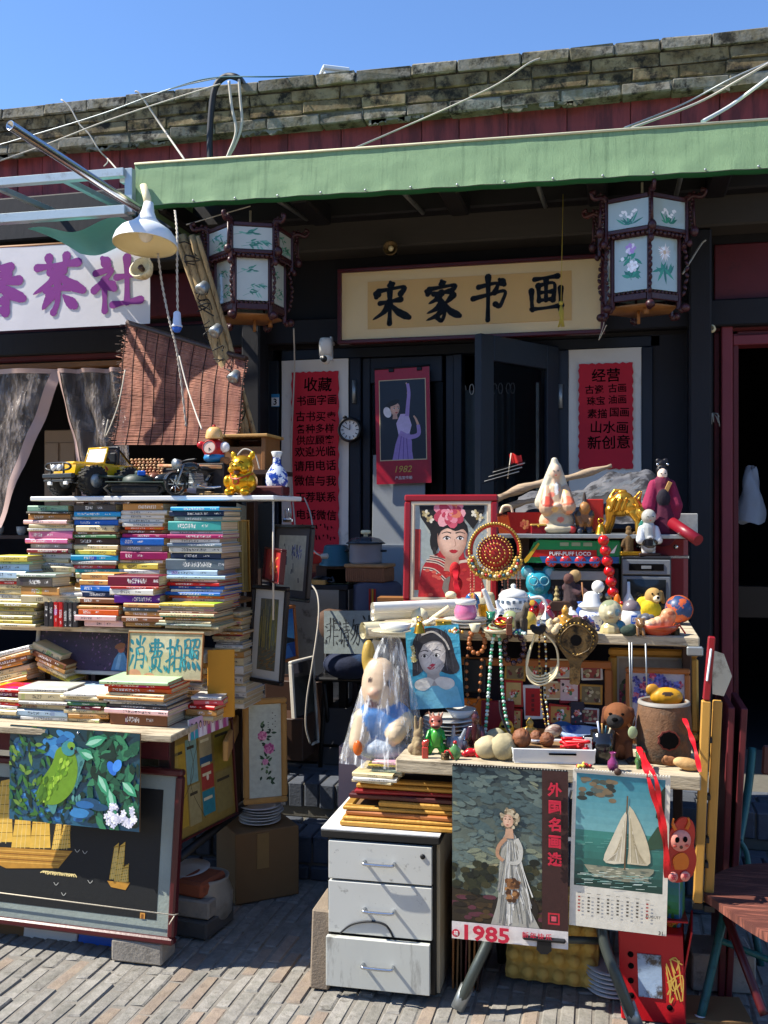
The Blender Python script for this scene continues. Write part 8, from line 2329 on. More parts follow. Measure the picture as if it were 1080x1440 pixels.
for j in range(17):
 a_=R(180+j*11.25);x,z=32*cos(a_),48+22*sin(a_)
 fb=MB(k)
 for q in range(6):fb.ell((x+4.4*cos(q*1.047),-5-rng.random()*3,z+4.4*sin(q*1.047)),(2.8,1.4,2.8),None,6,4)
 o=fb.mk('gold_flower','bead_gold',t);MB(k).ell((x,-9,z),2.4,None,8,5).mk('gem',['tin_red','teal_plastic','cream_enamel'][j%3],o)
for x,l in((-34,44),(-29,38),(-18,34),(10,30),(18,34),(30,40),(35,36)):
 fb=MB(k);
 for j in range(int(l/4)):fb.ell((x,-3,30-j*4+8),(1.3,1.3,1.9),None,5,4)
 fb.ell((x,-3,34-l),(2,2,5),None,6,5);o=fb.mk('tassel',mat('tassel_pink','#c08a6a',.4,c2='#b03a34',mscale=60),t);o['kind']='stuff'
rib([(640,800,3.84),(640,820,3.82),(645,845,3.81),(652,866,3.8)],.018).mk('ribbon','ribbon',t,world=True)
Blob(k).e((-56,0,34),(8,6,12),'#b01018').e((-52,0,14),(7,5,10),'#a01018').mk('silk_knot','cloth',t,1.4,1)

# --- front rows of small things on the raised shelf
def pot(name,label,cat,px,py,prof,m,part='body',n=24,**kw):
 t,k=U(name,label,cat,px,py,**kw);lath(k,prof,n).mk(part,m,t);return t,k
mat('china_cream','#d0c8a8',.15,var=.08,coat=.3)
PLT=[(0,1),(14,1),(24,4.5),(25,5.6),(14,2.6),(0,2.6)]
for i in range(3):
 t,k=U('plate','white plate under the pink jar, %s of three'%['lowest','middle','topmost'][i],'plate',656,884-4.5*i*0,group='plates under the pink jar')
 t.location.z+=i*.011;lath(k,[(r_*1.3,z_)for r_,z_ in PLT],30).mk('plate','white_china',t)
t,k=U('pink_jar','pink jar with a white collar on the pile of plates','jar',655,884);t.location.z+=.033
lath(k,[(0,0),(13,0),(16,5),(16.5,12),(13.5,20),(13,22),(0,21)],28).mk('body',mat('pink_glaze','#c2688c',.2,coat=.4),t)
lath(k,[(13,20),(15,22),(15,27),(13,28),(0,27)],28).mk('collar','white_china',t)
pot('cream_jar','plain cream jar behind the pink jar','jar',680,860,[(0,0),(13,0),(17,8),(16,22),(13,27),(11,27),(0,20)],'china_cream')
t,k=U('gilt_cup','small gilt paper-like cup beside the pink jar','cup',683,872);lath(k,[(0,0),(8,0),(11,22),(9,22),(0,3)],8,smooth=False).mk('cup','gold',t)
t,k=U('dark_red_ball','dark red ornament ball behind the plates','ball',632,868);MB(k).ell((0,0,14),13,None,18,12).mk('ball','case_red',t);MB(k).ell((2,-2,31),(8,7,6),None,14,8).mk('egg','cream_enamel',t)
t,k=U('red_card_box','small red box tilted behind the shells','box',608,872,10);MB(k).box((0,0,13),(34,18,26),rotm(0,6),1).mk('box','badge_red',t)
t,k=U('shell_heap','heap of pale shells and ivory bits at the shelf end','shells',600,884)
b=Blob(k)
for i in range(14):b.e((rng.uniform(-24,26),rng.uniform(-4,12),rng.uniform(3,12)),(rng.uniform(5,9),rng.uniform(4,6),rng.uniform(2.5,5)),rng.choice(['#cfc2a0','#d8d0b8','#b8a070','#e0dac8']),rotm(0,rng.uniform(-30,30),rng.uniform(0,90)))
b.mk('shells','painted',t,1.6,1)
t,k=U('bone_stick','ivory coloured rod leaning over the shell heap','rod',610,880);MB(k).tube([(-4,0,8),(22,2,26)],4,8).mk('rod','cream_enamel',t)
t,k=U('round_watch','small round pale disc leaning against the red box','disc',590,880);MB(k).lathe([(0,0),(11,0),(12,3),(0,4)],c=(0,0,13),n=22,rot=rotm(75)).mk('disc','cream_enamel',t)
t,k=U('white_dish','shallow white dish at the end of the raised shelf','dish',556,889);lath(k,[(0,1),(14,1),(18,12),(16,12),(13,3),(0,3)],24,sx=1.3).mk('dish','white_china',t)
t,k=U('saucer','pale saucer under the white dish','saucer',552,890);t.location.y-=.02;lath(k,[(0,.5),(16,.5),(28,4),(28,5),(14,2),(0,2)],26).mk('saucer','china_cream',t)
# teapot
t,k=U('enamel_teapot','white teapot with blue border print and thin spout','teapot',722,876)
lath(k,[(0,0),(20,0),(22.5,4),(22,30),(20,38),(0,38)],32).mk('body','white_china',t)
lath(k,[(20.5,37),(21,39),(16,45),(5,48.5),(3,49),(4,53),(2,55),(0,55)],28).mk('lid','white_china',t)
b=MB(k)
for i in range(16):a_=i/16*6.283;b.box((22.4*cos(a_),22.4*sin(a_),31),(4,1,4),rotm(0,0,math.degrees(a_)+90))
tag(b.mk('border_print',mat('print_blue','#5a6a7a',.4),t),kind='stuff')
MB(k).tube(spline([(-20,-4,12),(-30,-6,18),(-36,-7,34),(-42,-8,48)],5),[5.5-.15*i for i in range(16)],10).mk('spout','white_china',t)
MB(k).tube(spline([(21,-2,34),(38,-4,36),(46,-5,22),(40,-5,6),(30,-4,-2)],6),2.6,8).mk('handle','white_china',t)
text('纪念',t,4*k,12*k,9*k,'print_blue',-23.2*k)
b=MB(k)
for i in range(9):b.box((-14+i*3.2,-22.2,20+2.5*sin(i/8*3.14)),(2,1,2))
tag(b.mk('arc_print','print_blue',t),kind='stuff')
# white cat-shaped spoon rest / bottle
t,k=U('white_bird','small white porcelain bird with a dark eye before the teapot','figurine',706,880)
Blob(k).e((0,0,9),(11,8,9),'#d8dadc').e((-2,0,20),(5,5,6),'#d8dadc').limb((-3,0,22),(-8,0,34),4,2,'#d8dadc').mk('body','ceramic',t,1.1,2);MB(k).ell((-2,-7,14),(4,1.4,3),None,10,6).mk('eye','ink',t)
t,k=U('bangle_plate','pale plate heaped with red and gilt bangles','plate',702,889);lath(k,[(0,0),(20,0),(24,5),(22,5),(18,2),(0,2)],26).mk('plate','china_cream',t)
for i in range(7):
 o=MB(k).tube([(10*cos(a_/8*3.1416),8*sin(a_/8*3.1416),0)for a_ in range(16)],1.7,6,closed=True).mk('bangle',['tin_red','pale_green','gold','wood_dark','tin_red','gold','tin_red'][i],t)
 o.location=((-6+i*2)*k,0,(6+i*1.6)*k);o.rotation_euler=(R(rng.uniform(10,40)),R(rng.uniform(-30,20)),0)
for(px,py,c,lab)in((718,884,'#98a070','pale green stone egg before the teapot'),(743,885,'#b8a040','yellow green stone egg beside the bronze horse'),(769,868,'#6a2030','dark red bead cluster behind the yellow egg')):
 t,k=U('stone_egg',lab,'egg',px,py);MB(k).ell((0,0,12.5),(12,12,13),None,18,12).mk('egg',mat('egg'+c,c,.25,var=.15,coat=.3),t)
t,k=U('bronze_horse','small dark bronze horse standing among the eggs','figurine',733,892,-60)
B_=Blob(k).e((0,0,24),(11,6,8),'#4a4238').limb((8,0,28),(13,0,42),5,4,'#4a4238').e((16,0,42),(6,3,3.5),'#4a4238',rotm(0,40))
for x,y in((-8,-3),(-8,3),(7,-3),(7,3)):B_.limb((x,y,20),(x,y,1),3.2,2.2,'#4a4238')
B_.limb((-10,0,28),(-15,0,12),2.5,1.5,'#3a332c').mk('horse','rough',t,1,1)
# blue bear
t,k=U('blue_bear','turquoise glazed bear figurine with round ears and glasses','figurine',757,862)
Bl='#2f93a8'
B_=Blob(k).e((0,0,16),(18,14,17),Bl).e((0,-2,42),(18,15,18),Bl).e((0,-14,36),(9,6,7),Bl).e((0,-20,38),(3,2.5,2.5),Bl)
for q in(-1,1):B_.e((q*15,0,58),(9.5,5,9.5),Bl).limb((q*16,0,24),(q*14,-10,12),5,5,Bl).dab((q*15,-5,58),(6,3,6),'#86c0cc')
B_.mk('body','ceramic',t,1.3,2)
for q in(-1,1):MB(k).tube([(q*7.5+6*cos(a_*.4488),-17,46+6*sin(a_*.4488))for a_ in range(14)],.9,6,closed=True).mk('glasses',mat('teal_line','#8ac0c8',.2),t)
# pagoda tips, pavilion, seated sage
t,k=U('stone_pagoda','little stepped stone pagoda beside the blue bear','figurine',783,866)
b=MB(k)
for i in range(6):b.lathe([(8-i*1.1,i*7),(8.5-i*1.1,i*7+2),(5-i*.7,i*7+5),(5.5-i*.8,i*7+7)],n=8,smooth=False)
b.mk('pagoda',mat('pagoda','#9a8a5c',.8,var=.3),t)
t,k=U('dark_pavilion','dark carved pavilion model before the seated sage','figurine',788,874)
MB(k).box((0,0,8),(30,16,16),None,1).mk('base','case_red',t);MB(k).prism([(-22,16),(22,16),(12,28),(-12,28)],-10,10).mk('roof','wood_dark',t)
for x in(-12,-4,4,12):MB(k).box((x,-8.6,8),(2,2,15)).mk('post','wood_dark',t)
t,k=U('seated_sage','dark wooden seated sage with a pale hat and staff','statuette',805,868)
Blob(k).e((0,2,14),(18,14,15),'#2a2628').limb((0,0,24),(-4,0,46),13,8,'#3a2c2e').e((-6,-3,54),(7,7,8),'#5a3a34').e((4,2,58),(9,6,9),'#a08458').limb((-10,0,42),(8,-10,34),5,4,'#4a3234').limb((8,0,42),(20,-8,34),5,4,'#4a3234').limb((10,-8,12),(20,-12,6),6,5,'#232022').mk('figure','rough',t,1.3,1)
MB(k).tube([(16,-12,0),(12,-12,50)],1.2,6).mk('staff','wood_mid',t)
t,k=U('pink_bowl','pink lidded sugar bowl behind the coral','bowl',803,876);lath(k,[(0,0),(8,0),(11,8),(9,12),(0,12)],20).mk('bowl','pink_glaze',t);lath(k,[(9.5,12),(6,17),(2,19),(2,22),(0,23)],20).mk('lid','white_china',t)
t,k=U('coral_lump','crumpled cream coral lump at the shelf edge','coral',780,892)
b=Blob(k)
for i in range(16):b.e((rng.uniform(-10,10),rng.uniform(-6,6),rng.uniform(4,20)),rng.uniform(3,5.5),rng.choice(['#c8b48c','#b09868','#d8c8a4']))
b.mk('coral','rough',t,1.2,0)
t,k=U('pewter_lantern','small openwork pewter lantern beside the dark pavilion','figurine',767,888);lath(k,[(0,0),(8,0),(9,6),(7,16),(9,18),(4,24),(0,30)],8,smooth=False).mk('lantern','steel_dull',t)
t,k=U('dark_frog','little dark stone frog at the shelf edge','figurine',757,892);Blob(k).e((0,0,6),(10,7,6),'#22201e').e((6,-3,12),(5,4,4),'#22201e').e((-7,2,10),(5,4,4),'#2c2a26').mk('frog','rough',t,1,1)
t,k=U('purple_cluster','knobbly dark purple cluster beside the bronze mirror','cluster',824,892)
b=Blob(k)
for i in range(22):b.e((rng.uniform(-11,11),rng.uniform(-6,6),rng.uniform(5,24)),rng.uniform(3,4.4),rng.choice(['#3a2028','#5a3440','#2c181e']))
b.mk('cluster','ceramic',t,1.2,0)
# white lidded jar with ball, blue-white pot, bust, bell bottle
t,k=U('lidded_jar','white porcelain jar with a stepped lid behind the bust','jar',832,876);lath(k,[(0,0),(16,0),(18,6),(17,16),(13,20),(19,23),(19,25),(12,30),(11,40),(6,44),(0,45)],28).mk('jar','white_china',t)
t,k=U('football_ornament','tiny black and white football ornament on the white jar','ball',841,876);t.location.z+=42*k;MB(k).ell((0,0,9),9,None,18,12).mk('ball',mat('football','#d8d6d0',.3,c2='#151515',mscale=46,lo=.58,hi=.6),t)
t,k=U('blue_white_pot','small blue and white pot with a neat rim','pot',838,886);lath(k,[(0,0),(14,0),(18,8),(17,20),(19,23),(17,23),(0,14)],26).mk('pot','cobalt',t)
t,k=U('ceramic_bust','cream glazed child bust with patched paint on a round base','bust',858,890)
Blob(k).limb((0,0,2),(0,0,10),15,10,'#b8a878').e((0,-1,30),(16.5,15,17),'#bdb491').e((-2,-16,28),(3.5,3,3),'#c8bf9c').dab((9,-12,30),(5,7,5),'#6a8a8c').dab((-6,-8,44),(10,9,6),'#8a9070').dab((10,0,46),(8,12,5),'#9aa488').e((0,-12,23),(6,3,2),'#a88a68').mk('bust','ceramic',t,1.2,2)
t,k=U('bell_bottle','white bottle with a blue printed window and grey cap','bottle',888,884);lath(k,[(0,0),(15,0),(14,18),(12,27),(0,28)],26).mk('bottle','white_china',t);lath(k,[(12.5,26),(13,30),(9,38),(0,41)],24).mk('cap',mat('cap_grey','#6a5e62',.35),t);MB(k).box((2,-14.6,14),(9,1,12)).mk('label','bright_blue',t)
text('国',t,2*k,14*k,7*k,'white_ink',-15.4*k)
t,k=U('thin_bottle','thin white bottle with a drawn-out neck behind the bell bottle','bottle',884,868);lath(k,[(0,0),(10,0),(11,14),(7,26),(2.5,34),(2,50),(0,50)],20).mk('bottle','white_china',t)
t,k=U('green_rock','dark green rock chip at the shelf edge','rock',884,893);Blob(k).e((0,0,6),(12,8,8),'#2c3a30').e((4,0,10),(7,6,6),'#3a4a3c').mk('rock','rough',t,1.6,0)
t,k=U('yellow_dog','plush dog in a yellow hood behind the orange bowl','toy',915,872)
Blob(k).e((0,0,14),(15,12,14),'#c8aa1c').e((3,-3,34),(12,11,12),'#b08a4c').e((6,-13,31),(5,5,4.5),'#d8c8a8').e((-11,0,24),(9,7,9),'#d0b41c').e((-4,-9,18),(11,7,10),'#d0b41c').limb((14,0,38),(17,-2,26),4,3,'#8a6430').mk('body','cloth',t,1.2,1)
MB(k).ell((7,-18,33),2,None,8,6).mk('nose','ink',t)
for q in(-1,1):MB(k).ell((4+q*4,-13.5,38),1.4,None,8,6).mk('eye','ink',t)
t,k=U('grey_elephant','small mottled grey elephant before the plush dog','figurine',908,886);Blob(k).e((0,0,14),(9,8,10),'#54565c').limb((-3,-6,16),(-5,-9,2),4,2.5,'#8a8c90').e((7,-4,17),(5,2,6),'#6a6c72').e((-8,-4,17),(5,2,6),'#6a6c72').mk('elephant','rough',t,1,1)
t,k=U('orange_bowl','orange enamel bowl holding a big coral shell','bowl',925,892);lath(k,[(0,0),(18,0),(26,7),(31,15),(29,15),(24,8),(0,4)],30).mk('bowl',mat('orange_glaze','#a8401c',.25,coat=.4),t)
t,k=U('coral_shell','ribbed pink orange shell lying in the orange bowl','shell',926,892,8);t.location.z+=8*k
b=Blob(k)
for i in range(6):b.e((-14+i*6,0,6+i*1.2),(7,8,6+i*1.6),['#d0b898','#c89a74','#d8b088','#b8744c','#d0a078','#c08458'][i],rotm(0,20))
b.e((14,0,18),(11,9,11),'#c88a60').dab((16,-8,22),(6,6,3),'#a85a34').mk('shell','painted',t,1.3,0)
t,k=U('light_blue_box','little light blue box behind the plush dog','box',893,868);MB(k).box((0,0,11),(22,14,22),None,1).mk('box','pale_blue_box' if 'pale_blue_box' in MATS else mat('pale_blue_box','#4a8ab0',.4),t)
# rolled scrolls at the left end of the shelf
for i,(px0,px1,py,rr_,lab)in enumerate(((512,600,905,12,'thick cream paper roll at the end of the raised shelf'),(521,610,893,8,'thinner pinkish paper roll above the thick roll'),(526,620,885,7.5,'white paper roll lying topmost on the shelf end'))):
 k=mpp(550,3.34);zc_=ZU+.004+(rr_*k if i==0 else(24+rr_ if i==1 else 37+rr_)*k)-.045
 a=Vector((PY(px0,py,3.34).x,3.32+.05*(i%2),zc_));e=a+Vector((.3,.24,0))
 m_=MB().tube([a,e],rr_*k,14,caps=False);m_.tube([a+Vector((.001,0,0)),e],rr_*k*.6,12,caps=False)
 tag(m_.mk('paper_roll',['china_cream','paper','paper'][i],None,a,world=True),lab,'paper roll')

# --- girl portrait hung on the shelf edge
a,e=PY(586,998,3.25),PY(657,990,3.25);w=76*mpp(615,3.25);h=115*mpp(615,3.25)
pg2=thing('small_painting','small blue oil portrait of a girl with a white collar','painting',(PY(615,996,3.25).x,3.25,PY(615,996,3.25).z),(R(-5),R(-4.5),R(6)))
cv=Canvas(w,h,'#3f9dbb',61);r=cv.r
for k_ in range(40):cv.stroke([(q:=r.uniform(0,1),y_:=r.uniform(0,1)),(q+.2,y_+.02)],.04,r.choice(['#4aa8c4','#3790ae','#58b2cc']))
cv.poly(spline([(.1,.62),(.14,.84),(.34,.97),(.6,.97),(.82,.86),(.9,.62),(.96,.46),(.78,.4),(.4,.5),(.2,.42),(.08,.4)],4),'#2a2a30')
for k_ in range(30):cv.curve([(.2+.6*(q:=r.random()),.95),(.12+.75*q,.75),(.1+.82*q,.45)],.012,r.choice(['#3c3c44','#1c1c20','#55565e']),n=5)
cv.poly([(.05,0),(.1,.2),(.3,.34),(.7,.36),(.9,.24),(.98,0)],'#6fb3c8')
lady(cv,.47,.62,.25,'#cfc9c4','#24242a','#b04a58',look=-.1,shade='#a8a29e')
for k_ in range(24):cv.stroke([(q:=r.uniform(.3,.66),y_:=r.uniform(.45,.78)),(q+.08,y_+.05)],.012,r.choice(['#c8c4c0','#a09a98']))
for q in(-1,1):cv.curve([(.47+q*.2,.62),(.47+q*.1,.63),(.47+q*.05,.62)],.0,'#24242a',n=3)
lady_eyes=[(cv.ell(.47-.025+q*.11,.64,.055,.03,'#e6e2dc'),cv.ell(.47-.03+q*.11,.64,.026,.028,'#16161a'))for q in(-1,1)]
cv.poly([(.4,.525),(.47,.545),(.53,.53),(.47,.5)],'#b83a4c')
cv.poly(spline([(.22,.66),(.2,.82),(.42,.9),(.62,.88),(.76,.74),(.76,.62),(.68,.78),(.5,.82),(.32,.78)],4),'#2a2a30')
cv.curve([(.3,.9),(.52,.93),(.72,.82),(.8,.7)],.035,'#b8b2a8',n=6)
for q in(-1,1):
 cv.poly(spline([(.48,.34),(.48+q*.12,.38),(.48+q*.34,.34),(.48+q*.36,.26),(.48+q*.2,.22),(.48+q*.05,.28)],4),'#cfccc4')
for k_ in range(8):cv.flower(.1+r.uniform(0,.1),.62+r.uniform(-.08,.14),.04,['#c8b878','#a89858','#e0d8b0'],1,5)
cv.mk(pg2,'oil_paint','picture',0);MB().box((0,.01,h/2),(w,.018,h),None,.001).mk('stretcher',mat('canvas_edge','#4aa0b8',.7),pg2)

# --- plastic-wrapped doll at the left end
dl_=thing('wrapped_doll','cream and blue doll wrapped in clear plastic sheet','doll',PY(540,1062,3.2));k=mpp(540,3.2)
Blob(k).e((-5,0,96),(28,22,42),'#bfa78c').e((-10,-18,90),(9,8,8),'#c09c84').e((0,4,50),(42,26,30),'#2468a8').limb((-30,0,50),(-34,-14,18),16,14,'#b8a588').limb((28,0,50),(20,-20,34),16,14,'#c0ac8e').e((-4,0,10),(40,26,16),'#8a98a8').dab((-14,-16,74),(10,9,6),'#5a2c2c').e((-24,6,136),(10,12,26),'#a88a3c').dab((12,-20,104),(5,6,5),'#4a3a30').dab((-16,-20,108),(4,6,4),'#4a3a30').mk('doll','painted',dl_,3,2)
def wrap_mat():
 m,nt,bs=_new('wrap');L_=nt.links.new
 tc=N(nt,'ShaderNodeTexCoord');mp=N(nt,'ShaderNodeMapping');L_(tc.outputs['Object'],mp.inputs[0]);mp.inputs['Scale'].default_value=(9,9,1.4)
 n1=noisef(nt,mp.outputs[0],7,4,.6);st=ramp(nt,n1.outputs[0],.52,.64)
 bp=N(nt,'ShaderNodeBump');bp.inputs['Strength'].default_value=.8;bp.inputs['Distance'].default_value=.02
 L_(n1.outputs[0],bp.inputs['Height']);L_(bp.outputs[0],bs.inputs['Normal'])
 bs.inputs['Base Color'].default_value=(.85,.88,.9,1);bs.inputs['Roughness'].default_value=.12;bs.inputs['Specular IOR Level'].default_value=.9
 L_(mathn(nt,'ADD',.1,mathn(nt,'MULTIPLY',st,.55)),bs.inputs['Alpha']);MATS['wrap']=m
wrap_mat()
def wrapf(u,v):
 a_=u*6.283;sp=1-v
 rx=(10+50*sp**.8)*(1+.12*sin(a_*9+v*4));ry=(8+30*sp**.8)*(1+.12*sin(a_*9+v*4))
 return Vector((-2+12*v+rx*cos(a_),2+ry*sin(a_),-10+178*v))*k
MB().grid(72,20,wrapf).mk('plastic_wrap','wrap',dl_)
a,e=PY(493,1050,3.3),PY(525,940,3.42)
tag(MB().box((0,0,.16),(.03,.02,.34),None,.002).mk('grey_lath','frame_white',None,(PY(500,1062,3.36).x,3.36,ZL),(0,R(14),0)),'pale lath leaning beside the plastic-wrapped doll','lath')
t=thing('orange_toy','small orange toy beak beside the wrapped doll','toy',PY(503,1062,3.12));k=mpp(503,3.12);Blob(k).e((0,0,10),(7,5,11),'#c8601c').mk('toy','plastic',t,1.3,1)

# --- lower shelf, left to right
t,k=Lo('rabbit_deity','small tan carved rabbit deity at the end of the lower shelf','statuette',588,1060)
Blob(k).limb((0,0,3),(0,0,18),12,9,'#8a7858').e((0,0,28),(7,6,8),'#907c5c').limb((-3,0,34),(-4,0,52),3,2,'#8a7858').limb((3,0,34),(4,0,50),3,2,'#8a7858').e((-9,-4,8),(6,5,7),'#a08c6c').e((9,-4,8),(6,5,7),'#a08c6c').e((0,-8,14),(5,4,6),'#9a8664').mk('figure','rough',t,1.2,1)
t,k=Lo('green_dragon','green toy dinosaur dragon with a red head rearing up','toy',613,1060)
g_='#1f8a2c'
B_=Blob(k).e((0,2,24),(11,10,17),g_).e((0,-6,22),(7,4,12),'#4a9a3a').limb((-6,0,12),(-10,-3,2),6,4,g_).limb((6,0,12),(10,-3,2),6,4,g_).limb((-9,-2,32),(-12,-9,24),3,2.4,g_).limb((9,-2,32),(12,-9,24),3,2.4,g_).limb((0,8,12),(16,14,4),6,3,g_).e((0,-3,46),(10,9,8),'#8a4a3c').e((0,-12,42),(7,7,5),'#9a5a48')
for q in(-1,1):B_.limb((q*7,0,52),(q*10,0,59),2.2,1,'#a87860').limb((q*3,0,52),(q*4,0,58),2,1,'#a87860')
B_.dab((0,-17,41),(6,5,2.4),'#3a1414').mk('dragon','plastic',t,1.1,1)
for q in(-1,1):MB(k).ell((q*5,-10.5,48),1.6,None,8,6).mk('eye','ink',t)
for i in range(6):
 t,k=Lo('plate','white plate behind the green dragon, %s in its pile'%['lowest','second','third','fourth','fifth','topmost'][i],'plate',632,1042,group='plates behind the green dragon');t.location.z+=i*.013
 lath(k,[(r_*1.5,z_)for r_,z_ in PLT],28).mk('plate','white_china',t)
t,k=Lo('white_bowl','white rimmed bowl on the plates behind the dragon','bowl',648,1042);t.location.z+=.08;lath(k,[(0,0),(12,0),(22,12),(20.5,12),(11,2),(0,2)],26).mk('bowl','white_china',t)
t,k=Lo('grey_rabbit','grey toy rabbit head with tall ears','toy',642,1060)
Blob(k).e((0,0,14),(10,9,11),'#8a9098').e((0,-8,8),(7,5,6),'#b0b4b8').limb((-5,0,22),(-4,0,38),3.4,2.2,'#8a9098').limb((6,0,20),(12,0,34),3.4,2.2,'#8a9098').e((-11,0,16),(5,6,8),'#4a505c').e((11,0,12),(5,6,8),'#4a505c').mk('rabbit','plastic',t,1.1,1)
t,k=Lo('dark_guardian','dark red wooden guardian figure','statuette',669,1056)
Blob(k).e((0,2,10),(15,10,11),'#2c1214').limb((0,0,18),(0,0,36),9,6,'#3a181a').e((0,-2,46),(6,6,8),'#4a2422').e((0,-2,54),(3,3,4),'#2c1214').limb((-8,0,32),(-12,-6,18),4,3.4,'#3a181a').limb((8,0,32),(11,-6,20),4,3.4,'#3a181a').mk('figure','ceramic',t,1.2,1)
t,k=Lo('red_toy_shoes','little shiny red toy crab between rabbit and stones','toy',662,1064);Blob(k).e((0,0,6),(9,6,6),'#b0101c').e((9,-2,9),(6,4,5),'#c01420').e((-8,-2,4),(5,4,4),'#b0101c').e((10,-5,3),(3,3,4),'#c01420').mk('toy','plastic',t,1,1)
for i,(px,py,rx,rz,lab)in enumerate(((686,1067,19,16,'smooth oval cream stone on the lower shelf'),(708,1069,19,19,'rough round cream stone beside the tray'),(698,1048,14,12,'small pale stone behind the two cream stones'))):
 t,k=Lo('cream_stone',lab,'stone',px,py);b=MB(k).ell((0,0,rz),(rx,rx*.8,rz),None,20,14)
 b.v=[tuple(Vector(v)*(1+.07*noise.noise(Vector(v)*.12+Vector((i*9,0,0)))))for v in b.v];b.mk('stone',mat('stone_cream%d'%i,['#b8aa84','#a89c78','#a09a7c'][i],.8,var=.25,vscale=30,bump=.4),t)
# tray with walnuts, dish and red knot
t,k=Lo('plastic_tray','white plastic tray with cut handles holding walnuts and a red knot','tray',775,1073);t.location.y+=.05
MB(k).box((0,0,1.5),(110,60,2),None,.8).mk('floor','white_plastic',t)
for q in(-1,1):MB(k).box((0,q*30,12),(114,2,20),rotm(q*-10),.8).mk('wall','white_plastic',t);MB(k).box((q*56,0,12),(2,60,20),rotm(0,q*10),.8).mk('wall','white_plastic',t)
MB(k).box((12,-33.2,15),(38,1,3),rotm(10),.4).mk('handle_slot','ink',t)
MB(k).box((0,0,18),(108,58,2)).mk('liner','cardboard',t)
wal=Blob(1)
tr_t,tr_k=t,k
for i,(x,y,rz,lab)in enumerate(((-44,-14,13,'large brown walnut at the end of the white tray'),(-8,-6,10,'brown walnut beside the red knot in the tray'),(-22,14,9,'brown walnut behind in the white tray'))):
 o=thing('walnut',lab,'walnut',tr_t.location+(Euler((0,0,YAW*.6)).to_matrix()@Vector((x*k,y*k,19*k))))
 b=MB(k).ell((0,0,rz),(rz,rz*.9,rz*1.05),None,24,18)
 b.v=[tuple(Vector(v)+(Vector(v)-Vector((0,0,rz)))*.22*noise.noise(Vector(v)*.4+Vector((i*7,0,0))))for v in b.v];b.mk('shell',mat('walnut','#7a4a2c',.6,var=.4,vscale=60,bump=.6,bscale=160),o)
o=thing('blue_dish','tiny blue and white dish in the white tray','dish',tr_t.location+Vector((-.05,.03,20*k)));lath(k,[(0,0),(10,0),(15,6),(13,6),(0,2)],22).mk('dish','cobalt',o)
o=thing('red_knot','red braided silk knot with cords lying in the white tray','knot',tr_t.location+Vector((.075,-.01,20*k)))
b=MB(k);r=random.Random(5)
for i in range(9):b.tube(spline([(r.uniform(-22,24),r.uniform(-14,14),r.uniform(0,12))for _ in range(6)],5),2.4,6)
b.mk('cords','ribbon',o);o2=MB(k).box((0,0,3),(36,24,6),None,2).mk('pad','ribbon',o)
t,k=Lo('blue_bowl','wide blue and white bowl behind the tray','bowl',815,1046);lath(k,[(0,0),(14,0),(24,8),(32,20),(30,20),(22,9),(0,3)],30).mk('bowl',mat('blue_rim','#9fb2cc',.15,coat=.4,c2='#2a5aa8',mscale=20),t)
t,k=Lo('black_mug','black mug holding stubs and a paper flower','mug',848,1074);t.location.y+=.02
lath(k,[(0,0),(15,0),(17,20),(18,44),(16.5,44),(15,4),(0,4)],28).mk('mug',mat('mug_black','#18181a',.12,coat=.5,var=.1),t)
MB(k).tube(spline([(-16,0,36),(-27,-2,34),(-27,-2,16),(-16,0,10)],5),2.6,8).mk('handle','mug_black',t)
for i in range(4):MB(k).tube([(-4+3*i,0,34),(-8+6*i,-2,58-3*i)],1.4,6).mk('pen',['pale_blue','wood_light','teal_plastic','cream_enamel'][i],t)
MB(k).box((-22,-12,22),(10,1,30),None,.3).mk('paper_tag','paper',t)
# brown dog
t,k=Lo('brown_dog','brown plush dog with a dark muzzle sitting on the lower shelf','toy',873,1072,-8);t.location.y+=.03
D_='#6a3a1c'
B_=Blob(k).e((0,4,26),(17,15,27),D_).e((-4,-2,64),(20,18,18),'#74431f').e((-8,-18,58),(12,8,10),'#22201f').limb((-8,-8,24),(-10,-14,4),6,6,D_).limb((10,-8,24),(12,-14,4),6,6,D_).e((-12,-18,4),(8,9,5),'#1c1816').e((15,-18,4),(8,9,5),'#1c1816').limb((-20,0,70),(-24,0,52),6,4,'#5a3018').limb((13,0,70),(17,0,52),6,4,'#5a3018')
B_.dab((0,-10,14),(7,8,10),'#8a5434').mk('body','cloth',t,1.5,2)
for q in(-1,1):MB(k).ell((-6+q*8,-17.5,68),(3,1.6,2),None,10,6).mk('eye','ink',t)
MB(k).ell((-8,-26,62),(4.4,2.4,3),None,10,6).mk('nose','ink',t)
t2,k2=t,k
t,k=Lo('jade_pendant','pale green pendant hanging between dog and clay pot','pendant',888,1040);t.location.z=PY(888,1030,3.06).z;t.location.y=3.06;MB(k).ell((0,0,0),(6,2,8),None,14,8).mk('stone','pale_green',t);MB(k).tube([(0,0,8),(4,4,20)],.8,5).mk('loop','cable_black',t)
